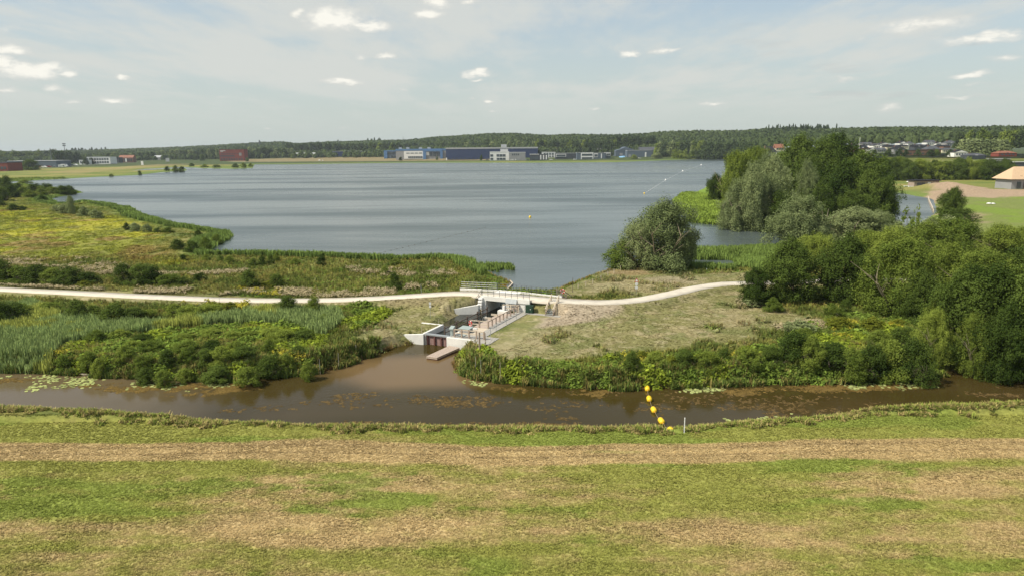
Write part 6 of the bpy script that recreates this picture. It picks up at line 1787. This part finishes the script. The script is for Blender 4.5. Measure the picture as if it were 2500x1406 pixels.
by_ = [(1580.5, 950, 'yellow buoy nearest the far bank, touching the reeds'), (1585, 975, 'yellow buoy second from the far bank of the canal'), (1596, 1002, 'middle one of the five yellow buoys across the canal'), (1614.5, 1029, 'yellow buoy in open water closest to the near bank'), (1638, 1056, 'yellow buoy stranded in the grass of the near bank')]
bp_ = [at(x, y, .1) for x, y, _ in by_]
ropes = []
for i, (x, y, lab) in enumerate(by_):
    X, Y = bp_[i]; z = max(.20, gz(X, Y) + .27)
    t = thing('buoy', (X, Y, z), lab, 'buoy', 'yellow buoys across the canal')
    d = Vector((bp_[min(i + 1, 4)][0] - bp_[max(i - 1, 0)][0], bp_[min(i + 1, 4)][1] - bp_[max(i - 1, 0)][1], 0)).normalized()
    mb = MB(t.location); R0 = .30
    lathe(mb, (X, Y, z), d, [(-.52, .10), (-.46, .20), (-.38, .27), (-.28, R0), (-.10, R0), (-.08, R0 - .015), (-.06, R0), (.16, R0), (.18, R0 - .015), (.20, R0), (.32, R0), (.40, .27), (.47, .20), (.52, .10)])
    mb.build('float', M['yellow'], t, smooth=True)
    for s_ in (-1, 1):
        mb = MB(t.location); mb.tube(Vector((X, Y, z)) + d * .50 * s_, Vector((X, Y, z - .05)) + d * .66 * s_, .05, .03, n=8); mb.build('rope_eye', M['orange'], t)
    ropes.append(Vector((X, Y, z)))
mb = MB(ropes[0])
for a, b_ in zip(ropes, ropes[1:]):
    d = (b_ - a).normalized(); p0_ = a + d * .62; p1_ = b_ - d * .62; prev = None
    for k in range(7):
        f = k / 6; p = p0_.lerp(p1_, f); p.z = p.z * (1 - math.sin(math.pi * f)) + .03 * math.sin(math.pi * f)
        if prev is not None: mb.tube(prev, p, .025, n=5)
        prev = p
tag(mb.build('rope', M['rope']), 'thin rope joining the five yellow buoys across the canal', 'rope')


def post(name, x, yb, yt, label, cat='post', mat='white', r=.05, group=None, z=None, cap=None, ground=1.5):
    X, Y = at(x, yb, ground if z is None else z); Z = gz(X, Y) if z is None else z
    for _ in range(2):
        if z is None: X, Y = at(x, yb, Z); Z = gz(X, Y)
    h = max(.5, height_at(X, Y, yt) - Z)
    t = thing(name, (X, Y, Z), label, cat, group)
    mb = MB(t.location); mb.tube((X, Y, Z - .3), (X, Y, Z + h), r, r * .9, n=7); mb.build('shaft', M[mat], t)
    if cap:
        mb = MB(t.location); mb.tube((X, Y, Z + h), (X, Y, Z + h + .05), r * 1.25, r * .5, n=7); mb.build('cap', M[cap], t)
    return t, X, Y, Z, h


# shore fence on the right
fp = [(1411.5, 705, 697), (1430, 700, 688), (1447, 693, 681), (1467, 684, 672), (1484, 674.5, 665), (1499, 668, 658.5), (1515, 660, 650)]
prev = None
t = None
for i, (x, yb, yt) in enumerate(fp):
    X, Y = at(x, yb, 1.5); Z = gz(X, Y)
    if t is None: t = thing('wire_fence', (X, Y, Z), 'low fence of pale posts and thin wire along the lake shore right of the bridge', 'fence')
    mb = MB(t.location); mb.tube((X, Y, Z - .3), (X, Y, Z + .95), .07, n=6); mb.build('post', M['wood_pale'], t)
    if prev:
        mb = MB(t.location); mb.tube((prev[0], prev[1], prev[2] + .85), (X, Y, Z + .85), .012, n=4); mb.build('wire', M['galv'], t)
    prev = (X, Y, Z)
post('marker_post', 1398, 714, 678, 'dark thin post with small cap standing alone at the lake shore', mat='wood_dark', cap='galv_dark')
# traffic sign on the spit
t, X, Y, Z, h = post('traffic_sign', 1553, 724, 680, 'white sign post with triangular sign above two round plates beside the curving path', 'sign', 'galv', r=.035)
mb = MB(t.location); mb.add([(X - .42, Y - .06, Z + h - .65), (X + .42, Y - .06, Z + h - .65), (X, Y - .06, Z + h + .1), (X - .42, Y - .04, Z + h - .65), (X + .42, Y - .04, Z + h - .65), (X, Y - .04, Z + h + .1)], [(0, 1, 2), (5, 4, 3), (0, 3, 4, 1), (1, 4, 5, 2), (2, 5, 3, 0)]); mb.build('triangle_plate', M['red'], t)
mb = MB(t.location); mb.add([(X - .28, Y - .065, Z + h - .57), (X + .28, Y - .065, Z + h - .57), (X, Y - .065, Z + h - .07)], [(0, 1, 2)]); mb.build('triangle_face', M['white'], t)
for k, z_ in enumerate((1.0, 1.65)):
    mb = MB(t.location); mb.tube((X, Y - .04, Z + h - z_), (X, Y - .065, Z + h - z_), .3, n=16); mb.build('round_plate', M['white'], t)
# small sign left of the lock
t, X, Y, Z, h = post('notice_sign', 1051, 776, 738, 'thin post with two small white plates on the grass left of the lock', 'sign', 'galv', r=.03)
for z_ in (.15, .65):
    mb = MB(t.location); mb.box((X, Y - .05, Z + h - z_), (.34, .02, .42)); mb.build('plate', M['white'], t)
for x, yb, yt, lab in [(1123.5, 742, 706, 'thin grey marker post at the near edge of the path before the bridge'), (1029, 728, 692, 'tall thin grey post at the path edge left of the bridge railing'), (1380, 741, 717, 'thin grey post at the near path edge right of the stairs'), (1060, 773, 762, 'short thin stake on the mound left of the chamber'), (1124, 746, 733, 'short grey stake on the brown bank left of the tunnel'),
                       (1029.5, 813, 797, 'thin pale stake just behind the long white wing wall'), (1071, 792, 778, 'thin stake behind the upper white return wall'), (1027, 784, 776, 'short thin stake at the left end of the return wall'), (536, 737, 727, 'low grey stake standing in the path verge on the left'),
                       (1218.5, 828, 808, 'thin pale stake at the corner of the lock platform'), (1093, 760, 748, 'thin stake on the dry bank above the mound')]:
    post('stake', x, yb, yt, lab, 'post', 'galv' if 'grey' in lab else 'wood_pale', r=.03)
for x, yb, yt, lab in [(869, 850, 837, 'short white stake on the grassy bank left of the inlet'), (826, 872, 857, 'short white stake at the water edge left of the inlet, lower one'), (780, 885, 872, 'short white stake among the herbs furthest left of the inlet'), (1161, 890, 866, 'white stake in the herbs right of the dock'), (1174, 896, 874, 'pale stake beside the white stake right of the dock'),
                       (1221, 902, 880, 'pale stake furthest right of the dock'), (1275, 900, 886, 'short pale stake near the right canal bank')]:
    post('stake', x, yb, yt + 4, lab, 'post', 'concrete_grey' if 'white' in lab else 'wood_pale', r=.03)
post('white_post', 1670.5, 1056, 1020, 'tall white post with pointed top standing in the near bank beside the yellow buoys', 'post', 'white', r=.05, cap='white', ground=.5)
t, X, Y, Z, h = post('mooring_post', 1171, 860, 812, 'thick brown mooring post in front of the lock platform', 'post', 'wood_grey', r=.13, cap='wood_dark')
post('mooring_post', 1185, 842, 812, 'slim brown post right of the thick mooring post', 'post', 'wood_grey', r=.06)
post('lake_post', 1725, 661, 657, 'small pale post in the reeds of the right inlet', 'post', 'white', r=.06)
# canal sheet piling on the left
P = [at(x, y, .1) for x, y in ((-40, 903), (0, 905), (95, 906.5), (151, 909.5), (240, 918))]
t = thing('sheet_piling', (*P[1], 0), 'low grey timber edge of the canal at the far left, between reeds and lily pads', 'retaining wall')
for a, b_ in zip(P, P[1:]):
    mb = MB(t.location); mb.bar((*a, -.1), (*b_, -.1), .08, .6); mb.build('planking', M['wood_grey'], t)
    mb = MB(t.location); mb.bar((*a, .22), (*b_, .22), .2, .06); mb.build('capping', M['wood_pale'], t)
# pond edge on the right
P = [at(x, y, 1.0) for x, y in ((2266, 484), (2268, 492), (2277, 512), (2279, 519))]
t = thing('pond_wall', (*P[0], 0), 'pale timber retaining wall at the right edge of the pond', 'retaining wall')
for a, b_ in zip(P, P[1:]):
    mb = MB(t.location); mb.bar((*a, .9), (*b_, .9), .4, 1.7); mb.build('wall_panel', M['wood_pale'], t)

# lake buoys
def lake_buoy(x, y, s_, mat, label, group=None):
    X, Y = at(x, y, LAKE_Z)
    t = thing('lake_buoy', (X, Y, LAKE_Z), label, 'buoy', group)
    mb = MB(t.location); lathe(mb, (X, Y, LAKE_Z - s_ * .3), (0, 0, 1), [(0, s_ * .3), (s_ * .2, s_ * .5), (s_ * .5, s_ * .5), (s_ * .8, s_ * .3), (s_ * 1.0, s_ * .1)], 10); mb.build('float', M[mat], t, smooth=True)
    return X, Y


pts = []
for i, (x, y, lab) in enumerate([(1573, 473, 'pale yellow lake buoy nearest to the shore in the long float line'), (1625, 440.5, 'lake buoy second from the near end of the long float line'), (1667, 418.5, 'lake buoy third along the long float line'), (1712, 404, 'lake buoy at the far end of the long float line')]):
    pts.append(lake_buoy(x, y, 1.0 + i * .4, 'white' if i else 'yellow', lab, 'buoys of the float line on the lake'))
pts.append(at(1765, 396, LAKE_Z))
mb = MB((*pts[0], LAKE_Z))
for a, b_ in zip(pts, pts[1:]):
    n_ = 14
    for k in range(n_):
        p = Vector((*a, LAKE_Z + .03)).lerp(Vector((*b_, LAKE_Z + .03)), k / n_); p2 = Vector((*a, LAKE_Z + .03)).lerp(Vector((*b_, LAKE_Z + .03)), (k + .55) / n_)
        mb.tube(p, p2, .13, n=5)
tag(mb.build('float_line', M['white']), 'long line of small pale floats running across the lake to the right shore', 'float line')
lake_buoy(1294, 531, 1.0, 'yellow', 'single yellow buoy out in the middle of the lake')
# dark floats near the left shore
mb = None
for i in range(23):
    f = i / 22; x = 868 + (1185 - 868) * f; y = 631 - (631 - 556) * f ** 1.05
    X, Y = at(x, y, LAKE_Z)
    if mb is None: mb = MB((X, Y, LAKE_Z))
    mb.tube((X, Y, LAKE_Z - .1), (X, Y, LAKE_Z + .14), .16, .1, n=6)
    if i: mb.tube((*pv, LAKE_Z), (X, Y, LAKE_Z), .02, n=4)
    pv = (X, Y)
tag(mb.build('float_line', M['wood_dark']), 'row of small dark floats on the lake above the left shore', 'float line')

# billboards, masts
def board(x0, x1, yb, yt, label, mat='white', leg=.35):
    X, Y = at((x0 + x1) / 2, yb, 2.0); Z = max(1.5, gz(X, Y)); w_ = (x1 - x0) * Y / F_PX; h = height_at(X, Y, yt) - Z
    t = thing('billboard', (X, Y, Z), label, 'billboard')
    mb = MB(t.location); mb.box((X, Y, Z + h * (leg + 1) / 2), (w_, .4, h * (1 - leg))); mb.build('board', M[mat], t)
    for s_ in (-.35, .35):
        mb = MB(t.location); mb.tube((X + w_ * s_, Y + .1, Z - .3), (X + w_ * s_, Y + .1, Z + h * (leg + .2)), .15, n=6); mb.build('leg', M['galv_dark'], t)


board(345, 350.5, 404, 394, 'white narrow billboard standing on the far meadow at the left', leg=.1)
board(405, 414, 397, 386.5, 'grey billboard beside the road left of the red brick block', 'roof_grey', .2)
board(616, 623, 387, 379.5, 'small white board in front of trees right of the red brick block', leg=.1)
board(1089, 1091.5, 392, 386, 'small white board at the left corner of the navy hall', leg=.1)


def ground_row(x, yb):
    return far_ground(x, yb)


def mast(name, x, yb, yt, r, label, mat='galv_dark', D=1900, arms=0):
    d = ray(x, yt); k = D / math.hypot(d.x, d.y); X, Y = d.x * k, d.y * k; Z = gz(X, Y); H_ = CAM_H + d.z * k - Z
    t = thing(name, (X, Y, Z), label, 'mast')
    mb = MB(t.location); mb.tube((X, Y, Z), (X, Y, Z + H_), r, r * .6, n=6); mb.build('shaft', M[mat], t)
    for i in range(arms):
        mb = MB(t.location); z_ = Z + H_ * (.97 - i * .1); mb.box((X, Y, z_), (r * 6, r * 6, H_ * .05)); mb.build('antenna', M[mat], t)


mast('radio_mast', 155.5, 373, 350.5, .9, 'grey radio mast rising above the trees at the left horizon', arms=2, D=2100)
mast('chimney', 122, 374, 362.5, 1.2, 'thin dark chimney left of the radio mast', D=2100)
mast('water_tower', 633, 353, 343, 4.0, 'dark tower standing on the left part of the ridge', D=3000)
mast('mast', 984, 342, 334, .7, 'thin mast poking out of the ridge above the office front', D=2500)
mast('flag_pole', 2100, 356, 336, .35, 'pale pole rising among the village roofs', 'white', D=1000)

# sapling stakes and saplings on the far shore
for i, (x, h_) in enumerate([(816, 9), (820, 6), (838, 7), (798, 7), (862, 6), (903, 6), (907, 6), (911, 6), (915, 6), (927, 8), (1107, 6), (1113, 9), (1119, 8), (1131, 10), (1142, 7), (1146, 8), (1152, 10), (1157, 9), (1163, 9), (1184, 9), (1193, 9)]):
    yb = 389; X, Y = at(x, yb, 2.0)
    t = thing('young_tree', (X, Y, 1.6), '%s slender young tree from left along the far shore before the navy hall' % ORD[i], 'tree', 'young trees planted on the far shore')
    mb = MB(t.location); mb.tube((X, Y, 1.2), (X, Y, 1.6 + h_ * .9), .16, .08, n=5); mb.build('trunk', M['bark_pale'], t)
    o = bpy.data.objects.new('crown', PROTO['farwillow'][i % 2][1]); C.objects.link(o); o.parent = t; o.location = (0, 0, h_ * .35); o.scale = (h_ * .26, h_ * .26, h_ * .6)

# parked cars and vans at the left, boats of light and small clutter
def car_meshes(kind):
    L_, W_, H_ = {'car': (4.4, 1.8, 1.45), 'van': (5.4, 2.0, 2.3)}[kind]
    if kind == 'car': prof = [(-2.2, .3), (2.2, .3), (2.2, .75), (1.3, .9), (.6, 1.42), (-1.2, 1.45), (-2.0, .95), (-2.2, .9)]; glass = [(-1.25, .95), (1.15, .95), (.6, 1.36), (-1.15, 1.38)]
    else: prof = [(-2.7, .35), (2.7, .35), (2.7, 1.05), (2.2, 1.25), (1.6, 2.25), (-2.7, 2.3)]; glass = [(.9, 1.3), (2.05, 1.3), (1.5, 2.05), (.9, 2.05)]
    return prof, glass, W_


CARM = {}
for kind in ('car', 'van'):
    prof, glass, W_ = car_meshes(kind)
    def ext(pr, w_):
        n_ = len(pr); vs = [(x, -w_ / 2, z) for x, z in pr] + [(x, w_ / 2, z) for x, z in pr]
        return vs, [tuple(range(n_)), tuple(range(2 * n_ - 1, n_ - 1, -1))] + [(i, n_ + i, n_ + (i + 1) % n_, (i + 1) % n_) for i in range(n_)]
    b1 = bpy.data.meshes.new('body'); b1.from_pydata(*[ext(prof, W_)[0], [], ext(prof, W_)[1]])
    g1 = bpy.data.meshes.new('window'); g1.from_pydata(ext(glass, W_ + .03)[0], [], ext(glass, W_ + .03)[1]); g1.materials.append(M['glass'])
    mbw = MB(); mbw.tube((0, -.12, 0), (0, .12, 0), .33, n=12); w1 = bpy.data.meshes.new('wheel'); w1.from_pydata(mbw.v, [], mbw.f); w1.materials.append(M['tyre'])
    CARM[kind] = (b1, g1, w1, W_)


def car(kind, x, y, mat, label, rz=0.0, s_=1.0):
    b1, g1, w1, W_ = CARM[kind]
    X, Y = at(x, y, 2.2)
    t = empty('parked_' + kind, (X, Y, 2.25), rz); t.scale = (s_, s_, s_); tag(t, label, 'car' if kind == 'car' else 'van', 'cars parked by the far buildings')
    me = b1.copy(); me.materials.clear(); me.materials.append(M[mat]); o = link('body', me, t)
    link('window', g1, t)
    for wx in (-1.35, 1.35):
        for wy in (-W_ / 2 + .05, W_ / 2 - .05):
            o = link('wheel', w1, t); o.location = (wx, wy, .33)


for i, (k, x, y, m_, lab) in enumerate([('van', 152, 409.5, 'white', 'white van parked beside the round tree at the far left'), ('van', 158, 408, 'white', 'second white van just right of the first one'), ('car', 168, 407, 'car_grey', 'grey car between the white vans and the annexe'), ('car', 176, 405.5, 'car_dark', 'dark car left of the white annexe'), ('car', 185, 405, 'white', 'white car right beside the white annexe'),
                                         ('car', 98, 410, 'car_red', 'red car in front of the long grey warehouse'), ('car', 108, 410, 'white', 'white car right of the red car'), ('car', 118, 409.5, 'car_red', 'dark red car right of the middle of the warehouse'), ('car', 130, 409, 'car_grey', 'grey car at the right end of the warehouse'), ('van', 30, 413, 'white', 'white van in front of the low red brick building'), ('car', 45, 412, 'white', 'white car left of the round bush at the far left'), ('car', 362, 392.5, 'white', 'small white car on the road left of the red brick block')]):
    car(k, x, y, m_, lab, R_.uniform(-.3, .3), 2.0)
# pond side: parasols, sheet, blue tarpaulin
for i, (x, yb, lab) in enumerate([(2219, 452, 'white parasol left of the low dark shed by the pond'), (2226, 451, 'second white parasol next to the shed wall')]):
    X, Y = at(x, yb, 1.8); Z = gz(X, Y); t = thing('parasol', (X, Y, Z), lab, 'parasol', 'parasols by the pond shed')
    mb = MB(t.location); mb.tube((X, Y, Z), (X, Y, Z + 2.6), .05, n=6); mb.build('pole', M['galv'], t)
    mb = MB(t.location); lathe(mb, (X, Y, Z + 2.2), (0, 0, 1), [(0, 2.0), (.5, .8), (.7, .05)], 8); mb.build('canopy', M['white'], t)
for i, (x, yb, lab) in enumerate([(2213, 455, 'white garden sofa under the parasols by the pond'), (2224, 456, 'white garden table right of the white sofa')]):
    X, Y = at(x, yb, 1.8); Z = gz(X, Y); t = thing('garden_sofa' if not i else 'garden_table', (X, Y, Z), lab, 'garden furniture')
    mb = MB(t.location); mb.box((X, Y, Z + .45), (3.2, 1.2, .25)); mb.build('seat' if not i else 'table_top', M['white'], t)
    for sx in (-1.4, 1.4):
        mb = MB(t.location); mb.box((X + sx, Y, Z + .15), (.15, 1.1, .35)); mb.build('leg', M['white'], t)
X, Y = at(2420, 498, 1.7); Z = gz(X, Y); mb = MB((X, Y, Z))
lathe(mb, (X - 1.0, Y, Z + .1), (0, 0, 1), [(0, .9), (.35, 1.1), (.6, .6), (.7, .1)], 9); lathe(mb, (X + 1.0, Y + .3, Z + .1), (0, 0, 1), [(0, 1.0), (.3, 1.0), (.5, .4), (.55, .1)], 8)
tag(mb.build('building_bag', M['white'], smooth=True), 'crumpled white bag lying on the lawn of the building plot', 'bag')
X, Y = at(1521, 388, 2.0); mb = MB((X, Y, 1.7)); mb.add([(X - 7, Y, 1.8), (X + 8, Y, 1.8), (X + 4, Y + 6, 8.5), (X - 9, Y + 6, 7.0), (X - 2, Y - 1, 5)], [(0, 1, 4), (1, 2, 4), (2, 3, 4), (3, 0, 4), (3, 2, 1, 0)])
tag(mb.build('tarpaulin', M['blue_cloth']), 'pale blue tarpaulin propped up on the far shore before the slate halls', 'tarpaulin')
X, Y = at(1530, 391, 2.0)
for x, yb, yt, lab in [(780, 393, 390.5, 'round white tank on the far shore below the low pale roofs'), (788, 393, 391.5, 'smaller white tank right of the round white tank')]:
    X, Y = at(x, yb, 1.8); h = height_at(X, Y, yt) - 1.8
    mb = MB((X, Y, 1.7)); lathe(mb, (X, Y, 1.6), (0, 0, 1), [(0, h * .9), (h * .5, h), (h * .9, h * .6), (h, h * .1)], 12); tag(mb.build('tank', M['white'], smooth=True), lab, 'tank')

for i, (x, y, m_, lab) in enumerate([(1190, 392.5, 'car_dark', 'dark car left of the white office cube'), (1251, 392.5, 'white', 'white car left of the other before the shaded side of the white cube'), (1262, 392.5, 'white', 'white car right below the shaded side of the white cube'), (1288, 392.5, 'car_grey', 'grey car between the shaded cube side and the dark pavilion'), (1345, 391.5, 'white', 'white car right of the striped block'), (1404, 391, 'white', 'white car at the right end of the anthracite office'), (1555, 388, 'car_grey', 'grey car in front of the dark slate hall'), (1562, 388, 'white', 'white car in front of the dark slate hall'), (1585, 387, 'car_dark', 'dark car at the right corner of the dark slate hall')]):
    car('car', x, y, m_, lab, R_.uniform(-.3, .3), 1.6)
